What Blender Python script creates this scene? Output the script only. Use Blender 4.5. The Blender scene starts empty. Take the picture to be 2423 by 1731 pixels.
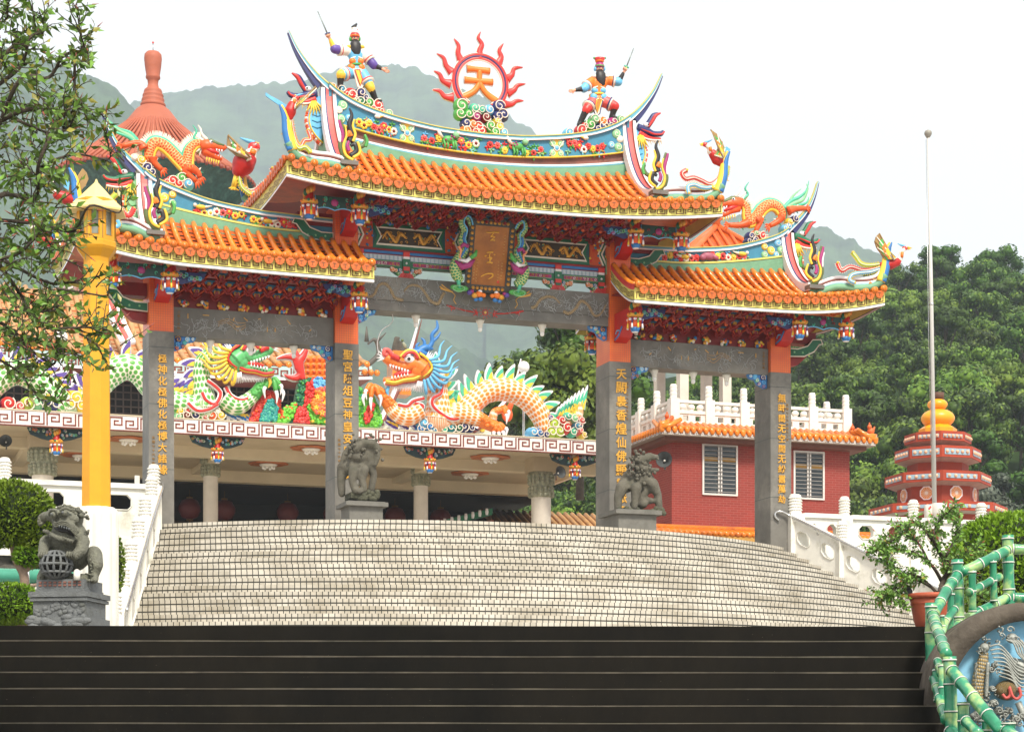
import bpy, bmesh, math, random
from math import sin, cos, pi, atan, tan, sqrt, radians as R, hypot, atan2, exp
from mathutils import Vector, Matrix, kdtree, noise

# ------------------------------------------------------------ camera, sky, sun, exposure
scn = bpy.context.scene
COL = scn.collection
F, U0, H0 = 5000.0, 1211.5, 1816.0            # focal length and principal point in photo pixels
cam_d = bpy.data.cameras.new('camera'); cam = bpy.data.objects.new('camera', cam_d); COL.objects.link(cam)
cam.location = (0, 0, 0); cam.rotation_euler = (R(90), 0, 0)
cam_d.sensor_width = 36; cam_d.lens = F/2423*36
cam_d.shift_y = (H0-865.5)/2423
cam_d.clip_start = .5; cam_d.clip_end = 9000
scn.camera = cam
SUN_EL, SUN_AZ = 50, 22                       # degrees; azimuth to the right of straight behind the camera
world = bpy.data.worlds.new('World'); scn.world = world; world.use_nodes = True
wn = world.node_tree; bg = wn.nodes['Background']
sky = wn.nodes.new('ShaderNodeTexSky'); sky.sky_type = 'NISHITA'; sky.sun_disc = False
sky.sun_elevation = R(SUN_EL); sky.sun_rotation = R(180-SUN_AZ); sky.dust_density = 6; sky.air_density = 1.0
hs = wn.nodes.new('ShaderNodeHueSaturation'); hs.inputs['Saturation'].default_value = .12
mx = wn.nodes.new('ShaderNodeMixRGB'); mx.inputs[0].default_value = .75; mx.inputs[2].default_value = (11.0, 10.9, 10.7, 1)
wn.links.new(sky.outputs[0], hs.inputs['Color']); wn.links.new(hs.outputs[0], mx.inputs[1]); wn.links.new(mx.outputs[0], bg.inputs[0])
bg.inputs[1].default_value = .085
sun_d = bpy.data.lights.new('sun', 'SUN'); sun_d.energy = 2.9; sun_d.angle = R(12); sun_d.color = (1, .93, .80)
sun = bpy.data.objects.new('sun', sun_d); COL.objects.link(sun)
sun.rotation_euler = (R(90-SUN_EL), 0, R(SUN_AZ))
scn.view_settings.view_transform = 'Standard'; scn.view_settings.look = 'None'
scn.view_settings.gamma = 1; scn.view_settings.exposure = 0.6
scn.cycles.max_bounces = 6; scn.cycles.volume_bounces = 3; scn.cycles.transparent_max_bounces = 16
random.seed(7)

# ------------------------------------------------------------ materials
def lin(h):
    if not isinstance(h, str): return tuple(h)
    h = h.lstrip('#'); o = []
    for i in (0, 2, 4):
        x = int(h[i:i+2], 16)/255
        o.append(x/12.92 if x <= .04045 else ((x+.055)/1.055)**2.4)
    return tuple(o)
MATS = {}
def M(name, col, rough=.55, var=.12, scale=2.5, bump=0., metal=0., spec=.5, col2=None, fac2=.5, bscale=None, coat=0.):
    """procedural painted surface: a base colour, slow and fine noise in it, optional second colour in patches, bump"""
    if name in MATS: return MATS[name]
    m = bpy.data.materials.new(name); m.use_nodes = True; MATS[name] = m
    nt = m.node_tree; N = nt.nodes.new; L = nt.links.new
    b = nt.nodes['Principled BSDF']; b.inputs['Roughness'].default_value = rough; b.inputs['Metallic'].default_value = metal
    b.inputs['Specular IOR Level'].default_value = spec; b.inputs['Coat Weight'].default_value = coat
    c = lin(col); tc = N('ShaderNodeTexCoord')
    n1 = N('ShaderNodeTexNoise'); n1.inputs['Scale'].default_value = scale; n1.inputs['Detail'].default_value = 6; n1.inputs['Roughness'].default_value = .65
    L(tc.outputs['Object'], n1.inputs['Vector'])
    rp = N('ShaderNodeValToRGB'); rp.color_ramp.elements[0].position = .3; rp.color_ramp.elements[1].position = .7
    rp.color_ramp.elements[0].color = (*[max(0, x*(1-var*1.3)) for x in c], 1)
    rp.color_ramp.elements[1].color = (*[min(.95, x*(1+var)) for x in c], 1)
    L(n1.outputs[0], rp.inputs[0]); out = rp.outputs[0]
    if col2:
        n2 = N('ShaderNodeTexNoise'); n2.inputs['Scale'].default_value = scale*.6; n2.inputs['Detail'].default_value = 8; n2.inputs['Roughness'].default_value = .7
        L(tc.outputs['Object'], n2.inputs['Vector'])
        r2 = N('ShaderNodeValToRGB'); r2.color_ramp.elements[0].position = .62-.28*fac2; r2.color_ramp.elements[1].position = .8-.22*fac2
        L(n2.outputs[0], r2.inputs[0]); mm = N('ShaderNodeMixRGB'); mm.inputs[2].default_value = (*lin(col2), 1)
        L(r2.outputs[0], mm.inputs[0]); L(out, mm.inputs[1]); out = mm.outputs[0]
    L(out, b.inputs['Base Color'])
    if bump:
        n3 = N('ShaderNodeTexNoise'); n3.inputs['Scale'].default_value = bscale or scale*6; n3.inputs['Detail'].default_value = 5
        L(tc.outputs['Object'], n3.inputs['Vector'])
        bp = N('ShaderNodeBump'); bp.inputs['Strength'].default_value = bump; bp.inputs['Distance'].default_value = .03
        L(n3.outputs[0], bp.inputs['Height']); L(bp.outputs[0], b.inputs['Normal'])
    return m
def nodes_of(name, rough=.5):
    m = bpy.data.materials.new(name); m.use_nodes = True; MATS[name] = m
    nt = m.node_tree; b = nt.nodes['Principled BSDF']; b.inputs['Roughness'].default_value = rough
    return m, nt, nt.nodes.new, nt.links.new, b
def mth(nt, op, a, b=None):
    n = nt.nodes.new('ShaderNodeMath'); n.operation = op
    for i, x in enumerate((a, b)):
        if x is None: continue
        if isinstance(x, (int, float)): n.inputs[i].default_value = x
        else: nt.links.new(x, n.inputs[i])
    return n.outputs[0]
def scale_mat(name, core, rim, nu=1., nv=1.):
    """fish scales on uv: staggered rounded cells with a pale rim"""
    if name in MATS: return MATS[name]
    m, nt, N, L, b = nodes_of(name, .4)
    tc = N('ShaderNodeTexCoord'); sp = N('ShaderNodeSeparateXYZ'); L(tc.outputs['UV'], sp.inputs[0])
    u = mth(nt, 'MULTIPLY', sp.outputs[0], nu); v = mth(nt, 'MULTIPLY', sp.outputs[1], nv)
    row = mth(nt, 'FLOOR', u); off = mth(nt, 'MULTIPLY', mth(nt, 'MODULO', row, 2.), .5)
    x = mth(nt, 'SUBTRACT', mth(nt, 'FRACT', mth(nt, 'ADD', v, off)), .5)
    y = mth(nt, 'SUBTRACT', mth(nt, 'FRACT', u), .5)
    d = mth(nt, 'SQRT', mth(nt, 'ADD', mth(nt, 'MULTIPLY', x, x), mth(nt, 'MULTIPLY', y, mth(nt, 'MULTIPLY', y, 1.2))))
    rp = N('ShaderNodeValToRGB'); e = rp.color_ramp.elements
    e[0].position = .33; e[0].color = (*lin(core), 1); e[1].position = .5; e[1].color = (*lin(rim), 1)
    k = e.new(.41); k.color = (*[(p+q*.35)/1.35 for p, q in zip(lin(core), lin(rim))], 1)
    L(d, rp.inputs[0]); L(rp.outputs[0], b.inputs['Base Color'])
    bp = N('ShaderNodeBump'); bp.inputs['Strength'].default_value = .5; bp.inputs['Distance'].default_value = .04; bp.invert = True
    L(d, bp.inputs['Height']); L(bp.outputs[0], b.inputs['Normal'])
    return m

WHITE = M('white_paint', '#d9d6cd', .5, .06, 3, .1, col2='#c9c4b4', fac2=.25)
CREAM = M('cream_rim', '#eadfd0', .5, .06)
RED = M('red_paint', '#bb1810', .45, .15); DRED = M('deep_red', '#7d0f0b', .5, .2); CRIM = M('crimson', '#d2322c', .4, .12)
PINK = M('coral', '#de5a54', .45, .12); MAG = M('magenta', '#a02f70', .45, .15); PURP = M('purple', '#5a4394', .45, .15)
ORAN = M('orange_paint', '#ec7a22', .45, .12); ORDK = M('orange_deep', '#e2591f', .45, .12)
YEL = M('yellow_paint', '#e9c23c', .45, .1); GOLD = M('gold_paint', '#d79a35', .35, .2, 8, metal=.25)
GRN = M('green_paint', '#4fa34c', .45, .15); DGRN = M('bottle_green', '#1d6a48', .45, .2); PGRN = M('pale_green', '#86c08c', .5, .1)
MINT = M('mint', '#4cb592', .45, .12); BLUE = M('blue_paint', '#2f74b6', .45, .15); SKYB = M('sky_blue', '#67b4e0', .45, .12)
NAVY = M('navy', '#2a2f66', .45, .15); BLACK = M('black_paint', '#232022', .5, .1); SKIN = M('painted_skin', '#dfa184', .5, .08)
TEAL = M('teal_glaze', '#3a82a0', .4, .1, 5); RBRN = M('red_brown', '#7a4036', .6, .2)
STEEL = M('steel', '#c9c9c9', .25, .05, metal=.9)

# ------------------------------------------------------------ frames and mesh building
class Frame:
    """vertical plane system: s to the right along it, t back, z up (z = 0 at eye height)"""
    def __init__(f, x, y, th=0.):
        f.o = (x, y); f.th = th; f.c = cos(th); f.s = sin(th)
    def w(f, p): return Vector((f.o[0]+p[0]*f.c-p[1]*f.s, f.o[1]+p[0]*f.s+p[1]*f.c, p[2]))
    def px(f, u, v, t=0.):
        ox, oy = f.o[0]-t*f.s, f.o[1]+t*f.c; a = (u-U0)/F
        s = (a*oy-ox)/(f.c-a*f.s); return (s, t, (H0-v)/F*(oy+s*f.s))
    def p2(f, L, t=0.): return [f.px(u, v, t)[::2] for u, v in L]
    def p3(f, L, t=0.): return [f.px(u, v, t) for u, v in L]
TH = atan(F/14600); SC = -.694
G = Frame(SC*cos(TH), 55+SC*sin(TH), TH)      # the gate, the hall behind it and the terrace share this frame
PLAT = 6.0                                    # height of the terrace above the eye

class MB:
    def __init__(s): s.v = []; s.f = []; s.mi = []; s.mats = []; s.sm = []; s.uv = {}
    def add(s, vs, fs, m, smooth=False, uvs=None):
        o = len(s.v); s.v += [tuple(p) for p in vs]
        if m not in s.mats: s.mats.append(m)
        k = s.mats.index(m)
        for i, f in enumerate(fs):
            if uvs: s.uv[len(s.f)] = [uvs[j] for j in f]
            s.f.append([o+j for j in f]); s.mi.append(k); s.sm.append(smooth)
    def box(s, a, b, m):
        x0, y0, z0 = a; x1, y1, z1 = b
        s.add([(x0,y0,z0),(x1,y0,z0),(x1,y1,z0),(x0,y1,z0),(x0,y0,z1),(x1,y0,z1),(x1,y1,z1),(x0,y1,z1)],
              [(0,3,2,1),(4,5,6,7),(0,1,5,4),(1,2,6,5),(2,3,7,6),(3,0,4,7)], m)
    def cbox(s, c, d, m, rot=None):
        vs = [Vector(((i & 1)-.5, ((i >> 1) & 1)-.5, (i >> 2)-.5)) for i in range(8)]
        vs = [Vector((p.x*d[0], p.y*d[1], p.z*d[2])) for p in vs]
        if rot is not None: vs = [rot @ p for p in vs]
        s.add([p+Vector(c) for p in vs], [(0,2,3,1),(4,5,7,6),(0,1,5,4),(1,3,7,5),(3,2,6,7),(2,0,4,6)], m)
    def prism(s, poly, t0, t1, m, smooth=False):
        n = len(poly); ar = sum(poly[i][0]*poly[(i+1) % n][1]-poly[(i+1) % n][0]*poly[i][1] for i in range(n))
        if ar < 0: poly = poly[::-1]
        s.add([(p[0], t0, p[1]) for p in poly]+[(p[0], t1, p[1]) for p in poly],
              [list(range(n)), list(range(2*n-1, n-1, -1))]+[((i+1) % n, i, n+i, n+(i+1) % n) for i in range(n)], m, smooth)
    def slab(s, poly, z0, z1, m):
        n = len(poly); ar = sum(poly[i][0]*poly[(i+1) % n][1]-poly[(i+1) % n][0]*poly[i][1] for i in range(n))
        if ar < 0: poly = poly[::-1]
        s.add([(p[0], p[1], z1) for p in poly]+[(p[0], p[1], z0) for p in poly],
              [list(range(n)), list(range(2*n-1, n-1, -1))]+[((i+1) % n, i, n+i, n+(i+1) % n) for i in range(n)], m)
    def tube(s, pts, rad, m, n=8, caps=True, closed=False, uv=False, sq=(1, 1), smooth=True, up=None, vrep=None):
        P = [Vector(p) for p in pts]; k = len(P)
        if not hasattr(rad, '__len__'): rad = [rad]*k
        T = []
        for i in range(k):
            a = P[(i-1) % k] if closed or i > 0 else P[i]; b = P[(i+1) % k] if closed or i < k-1 else P[i]
            d = b-a; T.append(d.normalized() if d.length > 1e-9 else Vector((0, 0, 1)))
        r = Vector(up) if up else (Vector((0, 1, 0)) if abs(T[0].y) < .9 else Vector((1, 0, 0)))
        vs = []; uvs = []; acc = 0.
        for i in range(k):
            if up: r = Vector(up)
            r = r-T[i]*r.dot(T[i]); r.normalize(); q = T[i].cross(r)
            if i: acc += (P[i]-P[i-1]).length
            for j in range(n+(1 if uv else 0)):
                a = 2*pi*j/n
                vs.append(P[i]+r*(cos(a)*rad[i]*sq[0])+q*(sin(a)*rad[i]*sq[1])); uvs.append((acc, j/n))
        w = n+(1 if uv else 0); fs = []
        for i in range(k if closed else k-1):
            o, o2 = i*w, ((i+1) % k)*w
            for j in range(n):
                j2 = j+1 if uv else (j+1) % n
                fs.append((o+j, o+j2, o2+j2, o2+j))
        if caps and not closed: fs += [list(range(n-1, -1, -1)), [(k-1)*w+j for j in range(n)]]
        s.add(vs, fs, m, smooth, uvs if uv else None)
    def lathe(s, prof, c, m, n=16, smooth=True, a0=0., caps=True):
        vs = [(c[0]+r*cos(a0+2*pi*j/n), c[1]+r*sin(a0+2*pi*j/n), c[2]+z) for r, z in prof for j in range(n)]
        fs = [(i*n+j, i*n+(j+1) % n, (i+1)*n+(j+1) % n, (i+1)*n+j) for i in range(len(prof)-1) for j in range(n)]
        if caps: fs += [list(range(n-1, -1, -1)), [(len(prof)-1)*n+j for j in range(n)]]
        s.add(vs, fs, m, smooth)
    def ball(s, c, r, m, n=10, k=6, rot=None):
        if not hasattr(r, '__len__'): r = (r, r, r)
        vs = []
        for i in range(k+1):
            a = pi*i/k
            for j in range(n):
                b = 2*pi*j/n; p = Vector((sin(a)*cos(b)*r[0], sin(a)*sin(b)*r[1], -cos(a)*r[2]))
                vs.append((rot @ p if rot is not None else p)+Vector(c))
        s.add(vs, [(i*n+j, i*n+(j+1) % n, (i+1)*n+(j+1) % n, (i+1)*n+j) for i in range(k) for j in range(n)], m, True)
    def grid(s, fn, nu, nv, m, smooth=True, uvf=None, flip=False):
        vs = [fn(i/nu, j/nv) for j in range(nv+1) for i in range(nu+1)]
        uvs = [uvf(i/nu, j/nv) for j in range(nv+1) for i in range(nu+1)] if uvf else None
        w = nu+1; fs = [(j*w+i, j*w+i+1, (j+1)*w+i+1, (j+1)*w+i) for j in range(nv) for i in range(nu)]
        if flip: fs = [f[::-1] for f in fs]
        s.add(vs, fs, m, smooth, uvs)
    def ribbon(s, fn, path, w, m):
        """flat band of width w along a polyline in (p, q), laid on the surface fn(p, q); square corners"""
        for (a, b), (c, d) in zip(path, path[1:]):
            L = hypot(c-a, d-b)
            if L < 1e-6: continue
            x, y = (c-a)/L*w/2, (d-b)/L*w/2; nx, ny = -y, x
            k = max(1, int(L/.25)); vs = []
            for i in range(k+1):
                e = -1+2*i/k; p = (a+c)/2+(c-a)/2*e+x*e; q = (b+d)/2+(d-b)/2*e+y*e
                vs += [fn(p-nx, q-ny), fn(p+nx, q+ny)]
            s.add(vs, [(2*i, 2*i+2, 2*i+3, 2*i+1) for i in range(k)], m)
    def mirror(s):
        s.v = [(-p[0], p[1], p[2]) for p in s.v]; s.f = [f[::-1] for f in s.f]
        s.uv = {k: u[::-1] for k, u in s.uv.items()}; return s
    def mesh(s, name, base=(0, 0, 0)):
        me = bpy.data.meshes.new(name)
        me.from_pydata([(p[0]-base[0], p[1]-base[1], p[2]-base[2]) for p in s.v], [], s.f)
        for m in s.mats: me.materials.append(m)
        me.polygons.foreach_set('material_index', s.mi); me.polygons.foreach_set('use_smooth', s.sm)
        if s.uv:
            ul = me.uv_layers.new(name='uv')
            for pi_, u in s.uv.items():
                for li, c in zip(me.polygons[pi_].loop_indices, u): ul.data[li].uv = c
        me.update(); return me
    def build(s, name, parent=None, label=None, base=None):
        b = base if base is not None else (BASE.get(parent.name, (0, 0, 0)) if parent else (0, 0, 0))
        o = bpy.data.objects.new(name, s.mesh(name, b)); COL.objects.link(o)
        if parent: o.parent = parent; BASE[o.name] = b
        if label: o['label'] = label
        return o
BASE = {}
def tag(o, label=None, cat=None, group=None, kind=None):
    if label: o['label'] = label
    if cat: o['category'] = cat
    if group: o['group'] = group
    if kind: o['kind'] = kind
    return o
def thing(name, label, cat, fr, base, group=None):
    o = bpy.data.objects.new(name, None); COL.objects.link(o); o.empty_display_size = .2
    o.location = fr.w(base); o.rotation_euler = (0, 0, fr.th); BASE[o.name] = tuple(base)
    return tag(o, label, cat, group)
def solo(mb, name, label, cat, fr, base=None, group=None, kind=None):
    """a thing (or piece of the setting) that is one mesh"""
    base = base or (0, 0, 0); o = mb.build(name, base=base)
    o.location = fr.w(base); o.rotation_euler = (0, 0, fr.th)
    return tag(o, label, cat, group, kind)
def dup(src, loc, label=None, rz=None, sc=None):
    c = src.copy(); COL.objects.link(c); c.location = loc
    if rz is not None: c.rotation_euler = (0, 0, rz)
    if sc is not None: c.scale = (sc, sc, sc) if not hasattr(sc, '__len__') else sc
    if label: c['label'] = label
    for a in list(src.children):
        d = a.copy(); COL.objects.link(d); d.parent = c
        for e in a.children:
            g = e.copy(); COL.objects.link(g); g.parent = d
    return c
def spline(P, k=6, closed=False):
    P = [tuple(p) for p in P]; n = len(P); out = []
    for i in range(n if closed else n-1):
        g = lambda j: P[j % n] if closed else P[min(max(j, 0), n-1)]
        a, b, c, d = g(i-1), g(i), g(i+1), g(i+2)
        for j in range(k):
            x = j/k
            out.append(tuple(.5*(2*b[q]+(c[q]-a[q])*x+(2*a[q]-5*b[q]+4*c[q]-d[q])*x*x+(3*b[q]-a[q]-3*c[q]+d[q])*x**3) for q in range(len(b))))
    if not closed: out.append(P[-1])
    return out
def lerp_tab(T, x):
    if x <= T[0][0]: return T[0][1]
    for (a, b), (c, d) in zip(T, T[1:]):
        if x <= c: return b+(d-b)*(x-a)/(c-a)
    return T[-1][1]
def smooth_tab(T, k=8): return spline(T, k)
def rads(k, *r):
    """radius profile: spread the given radii over k points"""
    n = len(r)-1; return [lerp_tab(list(enumerate(r)), i/(k-1)*n) for i in range(k)]
def blob(name, prims, vox, parent=None, label=None, base=None, extra=None, sm=2):
    """one continuous skin over tapered limbs and lumps (voxel remesh); each face takes the paint of the nearest limb.
    prims: ('t', pts, radii, mat) or ('b', centre, radii, mat[, rot])"""
    tmp = MB(); pts = []; mats = []
    for p in prims:
        m = p[3]
        if m not in mats: mats.append(m)
        k = mats.index(m)
        if p[0] == 't':
            P = p[1]; r = p[2] if hasattr(p[2], '__len__') else [p[2]]*len(P)
            tmp.tube(P, r, m, 10)
            for q, rr in zip(P, r): tmp.ball(q, rr*.995, m, 8, 6)
            for (a, b, ra, rb) in zip(P, P[1:], r, r[1:]):
                for e in (0, .2, .4, .6, .8, 1): pts.append((Vector(a).lerp(Vector(b), e), k, ra+(rb-ra)*e))
        else:
            rot = p[4] if len(p) > 4 else None
            tmp.ball(p[1], p[2], m, 14, 10, rot)
            r = p[2] if hasattr(p[2], '__len__') else (p[2],)*3
            pts.append((Vector(p[1]), k, min(r)))
            for ax in range(3):
                for sg in (-.6, .6):
                    d = Vector((0, 0, 0)); d[ax] = sg*r[ax]
                    pts.append((Vector(p[1])+(rot @ d if rot is not None else d), k, min(r)*.7))
    me = tmp.mesh('tmp'); ob = bpy.data.objects.new('tmp', me); COL.objects.link(ob)
    md = ob.modifiers.new('r', 'REMESH'); md.mode = 'VOXEL'; md.voxel_size = vox; md.use_smooth_shade = True
    if sm: m2 = ob.modifiers.new('s', 'SMOOTH'); m2.iterations = sm; m2.factor = .5
    dg = bpy.context.evaluated_depsgraph_get(); ev = ob.evaluated_get(dg); em = ev.to_mesh()
    V = [tuple(v.co) for v in em.vertices]; Fs = [list(f.vertices) for f in em.polygons]
    ev.to_mesh_clear(); bpy.data.objects.remove(ob); bpy.data.meshes.remove(me)
    out = MB(); out.v = V; out.f = Fs; out.mats = mats; out.sm = [True]*len(Fs)
    kd = kdtree.KDTree(len(pts))
    for i, (q, k, r) in enumerate(pts): kd.insert(q, i)
    kd.balance()
    for f in Fs:
        c = sum((Vector(V[i]) for i in f), Vector())/len(f)
        best = min(kd.find_n(c, 12), key=lambda h: h[2]-pts[h[1]][2])
        out.mi.append(pts[best[1]][1])
    if extra: extra(out)
    return out.build(name, parent, label, base) if name else out
FONT = bpy.data.fonts.load(bpy.utils.system_resource('DATAFILES', path='fonts')+'/Noto Sans CJK Regular.woff2') if False else None
def glyphs(mb, text, s, t, z, size, m, fat=.02, depth=.01, step=None, slant=0.):
    """raised lettering in the s-z plane at depth t (facing -t); a column of characters when step is given"""
    for i, ch in enumerate(text):
        if ch == ' ': continue
        cu = bpy.data.curves.new('g', 'FONT'); cu.body = ch; cu.size = size; cu.align_x = 'CENTER'; cu.align_y = 'CENTER'
        cu.extrude = depth; cu.offset = fat*size; cu.resolution_u = 3
        ob = bpy.data.objects.new('g', cu); COL.objects.link(ob)
        dg = bpy.context.evaluated_depsgraph_get(); me = ob.evaluated_get(dg).to_mesh()
        zz = z-(step or 0)*i; ss = s+(0 if step else i*size); ja = .05*sin(i*2.7+s*3); jk = 1+.06*sin(i*4.1+s)
        mb.add([(ss+jk*(v.co.x+ja*v.co.y), t-v.co.z, zz+jk*(v.co.y-ja*v.co.x)) for v in me.vertices], [tuple(f.vertices) for f in me.polygons], m)
        ob.evaluated_get(dg).to_mesh_clear(); bpy.data.objects.remove(ob); bpy.data.curves.remove(cu)
MEA = [(0, 0), (0, .98), (.8, .98), (.8, .3), (.3, .3), (.3, .66), (.55, .66)]
def meander(mb, fn, p0, p1, n, h, lw, m, up=0.):
    """Greek-key band on fn(p, q): n hooks between p0 and p1, height h"""
    w = (p1-p0)/n
    for i in range(n):
        a = [(x*w*.96, up+y*h) for x, y in MEA]
        if i % 2: a = [(w*.8-x, 2*up+h-y) for x, y in a]
        mb.ribbon(fn, [(p0+i*w+x+w*.1, y) for x, y in a], lw, m)
def spiral(c, r, turns=1.4, a0=0., sg=1, k=22, r0=.12):
    return [(c[0]+r*(r0+(1-r0)*i/k)*cos(a0+sg*turns*2*pi*i/k), c[1]+r*(r0+(1-r0)*i/k)*sin(a0+sg*turns*2*pi*i/k)) for i in range(k+1)]
def curl(mb, c, r, t, m, rim=None, th=.1, sg=1, a0=0.):
    """one scroll of a carved cloud: a coloured boss with a pale raised spiral"""
    mb.ball((c[0], t+th*.5, c[1]), (r, th*.8, r), m, 12, 8)
    sp = spiral(c, r*.86, 1.35, a0, sg, 18)
    mb.tube([(x, t-th*.3*(1-.45*((hypot(x-c[0], y-c[1])/r)**2))+.01, y) for x, y in sp], max(.01, r*.085), rim or CREAM, 5)
def rimmed(mb, poly, t0, t1, m, rim=CREAM, r=.02):
    mb.prism(poly, t0, t1, m); mb.tube([(x, t0, y) for x, y in poly], r, rim, 5, closed=True)
# ------------------------------------------------------------ ground, steps, terrace
W0 = Frame(0, 0)
def struct(mb, name, fr=W0): return solo(mb, name, None, None, fr, kind='structure')
GROUND = M('paving', '#8d897f', .8, .15, 1.5, .3)
mb = MB(); mb.add([(-1690, -35, -1.6), (1690, -35, -1.6), (1690, 4600, -1.6), (-1690, 4600, -1.6)], [(0, 1, 2, 3)], GROUND)
struct(mb, 'ground')
# dark foreground steps
DARK = M('wet_dark_stone', '#0e0d0b', .8, .5, 1.2, .25, col2='#25201a', fac2=.45, bscale=20)
m, nt, N, L, b = nodes_of('dark_stone_steps', .75)
tc = N('ShaderNodeTexCoord'); n1 = N('ShaderNodeTexNoise'); n1.inputs['Scale'].default_value = .8; n1.inputs['Detail'].default_value = 9; n1.inputs['Roughness'].default_value = .75
mp = N('ShaderNodeMapping'); mp.inputs['Scale'].default_value = (1, 1, .5); L(tc.outputs['Object'], mp.inputs[0]); L(mp.outputs[0], n1.inputs['Vector'])
rp = N('ShaderNodeValToRGB'); e = rp.color_ramp.elements; e[0].position = .35; e[0].color = (*lin('#0c0b08'), 1); e[1].position = .75; e[1].color = (*lin('#1f1b14'), 1)
L(n1.outputs[0], rp.inputs[0])
n2 = N('ShaderNodeTexNoise'); n2.inputs['Scale'].default_value = 70; n2.inputs['Detail'].default_value = 2; L(tc.outputs['Object'], n2.inputs['Vector'])
r2 = N('ShaderNodeValToRGB'); r2.color_ramp.elements[0].position = .74; r2.color_ramp.elements[1].position = .78
L(n2.outputs[0], r2.inputs[0]); mm = N('ShaderNodeMixRGB'); mm.inputs[2].default_value = (*lin('#6a6252'), 1)
L(r2.outputs[0], mm.inputs[0]); L(rp.outputs[0], mm.inputs[1]); L(mm.outputs[0], b.inputs['Base Color'])
b.inputs['Specular IOR Level'].default_value = .12
DSTEP = m; EDGE = M('worn_step_edge', '#524c40', .8, .4, 4)
DS = Frame(0, 21.6, R(.8)); ZP = 1.45
mb = MB(); poly = []
for k in range(18):
    z = ZP-.172*k; t = -.3*k
    mb.add([(-12, t, z-.172), (4.35, t, z-.172), (4.35, t, z), (-12, t, z)], [(0, 1, 2, 3)], DSTEP)
    mb.add([(-12, t, z), (4.35, t, z), (4.35, t+.3 if k else t+1.2, z), (-12, t+.3 if k else t+1.2, z)], [(0, 1, 2, 3)], DSTEP)
    if k:                                     # the worn pale line where riser meets tread edge
        vs = []; n = 90
        for i in range(n+1):
            x = -12+16.35*i/n; w = .0035+.0035*noise.noise((x*1.7, k*3.1, 0)); dz = .004*noise.noise((x*.6, k*2.3, 5))
            vs += [(x, t-.004, z-.002-max(.001, w*.7)+dz), (x, t-.004, z+.004+max(.001, w)+dz)]
        mb.add(vs, [(2*i, 2*i+2, 2*i+3, 2*i+1) for i in range(n)], EDGE)
struct(mb, 'dark_steps', DS)
# plaza between the two flights
mb = MB(); mb.add([(-60, 22.5, ZP-.004), (4.3, 22.5, ZP-.004), (60, 22.5, ZP-.004), (60, 62, ZP-.004), (-60, 62, ZP-.004)], [(0, 1, 2, 3, 4)], GROUND)
for xa, xb in ((-60, -11.9), (4.25, 60)): mb.add([(xa, 22.5, -1.6), (xb, 22.5, -1.6), (xb, 22.5, ZP-.004), (xa, 22.5, ZP-.004)], [(0, 1, 2, 3)], GROUND)
struct(mb, 'plaza')
# white-tiled fan of steps
m, nt, N, L, b = nodes_of('stair_tile', .45)
tc = N('ShaderNodeTexCoord'); sp = N('ShaderNodeSeparateXYZ'); L(tc.outputs['UV'], sp.inputs[0])
def line(x, w): # 1 near integer values of x
    d = mth(nt, 'ABSOLUTE', mth(nt, 'SUBTRACT', mth(nt, 'FRACT', mth(nt, 'ADD', x, .5)), .5)); return mth(nt, 'LESS_THAN', d, w)
gr = mth(nt, 'MAXIMUM', line(sp.outputs[0], .075), line(sp.outputs[1], .075))
nz = N('ShaderNodeTexNoise'); nz.inputs['Scale'].default_value = .9; nz.inputs['Detail'].default_value = 8; nz.inputs['Roughness'].default_value = .72; L(tc.outputs['Object'], nz.inputs['Vector'])
rp = N('ShaderNodeValToRGB'); e = rp.color_ramp.elements; e[0].position = .28; e[0].color = (*lin('#978d79'), 1); e[1].position = .6; e[1].color = (*lin('#c7c1b5'), 1)
L(nz.outputs[0], rp.inputs[0])
wnz = N('ShaderNodeTexWhiteNoise'); wnz.noise_dimensions = '2D'; cb = N('ShaderNodeCombineXYZ')
L(mth(nt, 'FLOOR', sp.outputs[0]), cb.inputs[0]); L(mth(nt, 'FLOOR', sp.outputs[1]), cb.inputs[1]); L(cb.outputs[0], wnz.inputs['Vector'])
hv = N('ShaderNodeHueSaturation'); L(mth(nt, 'ADD', .9, mth(nt, 'MULTIPLY', wnz.outputs[0], .17)), hv.inputs['Value']); L(rp.outputs[0], hv.inputs['Color'])
mm = N('ShaderNodeMixRGB'); L(gr, mm.inputs[0]); L(hv.outputs[0], mm.inputs[1]); mm.inputs[2].default_value = (*lin('#2a2921'), 1)
L(mm.outputs[0], b.inputs['Base Color']); STILE = m
RA, TCN, RIS, TRD, NST = 12.9, 9.7, .1896, .38, 24
SIDE = {-1: (8.42, .27), 1: (8.62, .58)}       # half width of the flight at the gate, and how each side spreads per metre forward
def stair_end(r, sg):
    f = .3; a, b = SIDE[sg]
    for _ in range(60):
        t = TCN-r*cos(f); f = math.asin(min(.99, (a-b*t)/r))
    return sg*f
def arc(r, n=72):
    f0, f1 = stair_end(r, -1), stair_end(r, 1); A = [f0+(f1-f0)*i/n for i in range(n+1)]
    return [(r*sin(a), TCN-r*cos(a)) for a in A], A
mb = MB()
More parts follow.
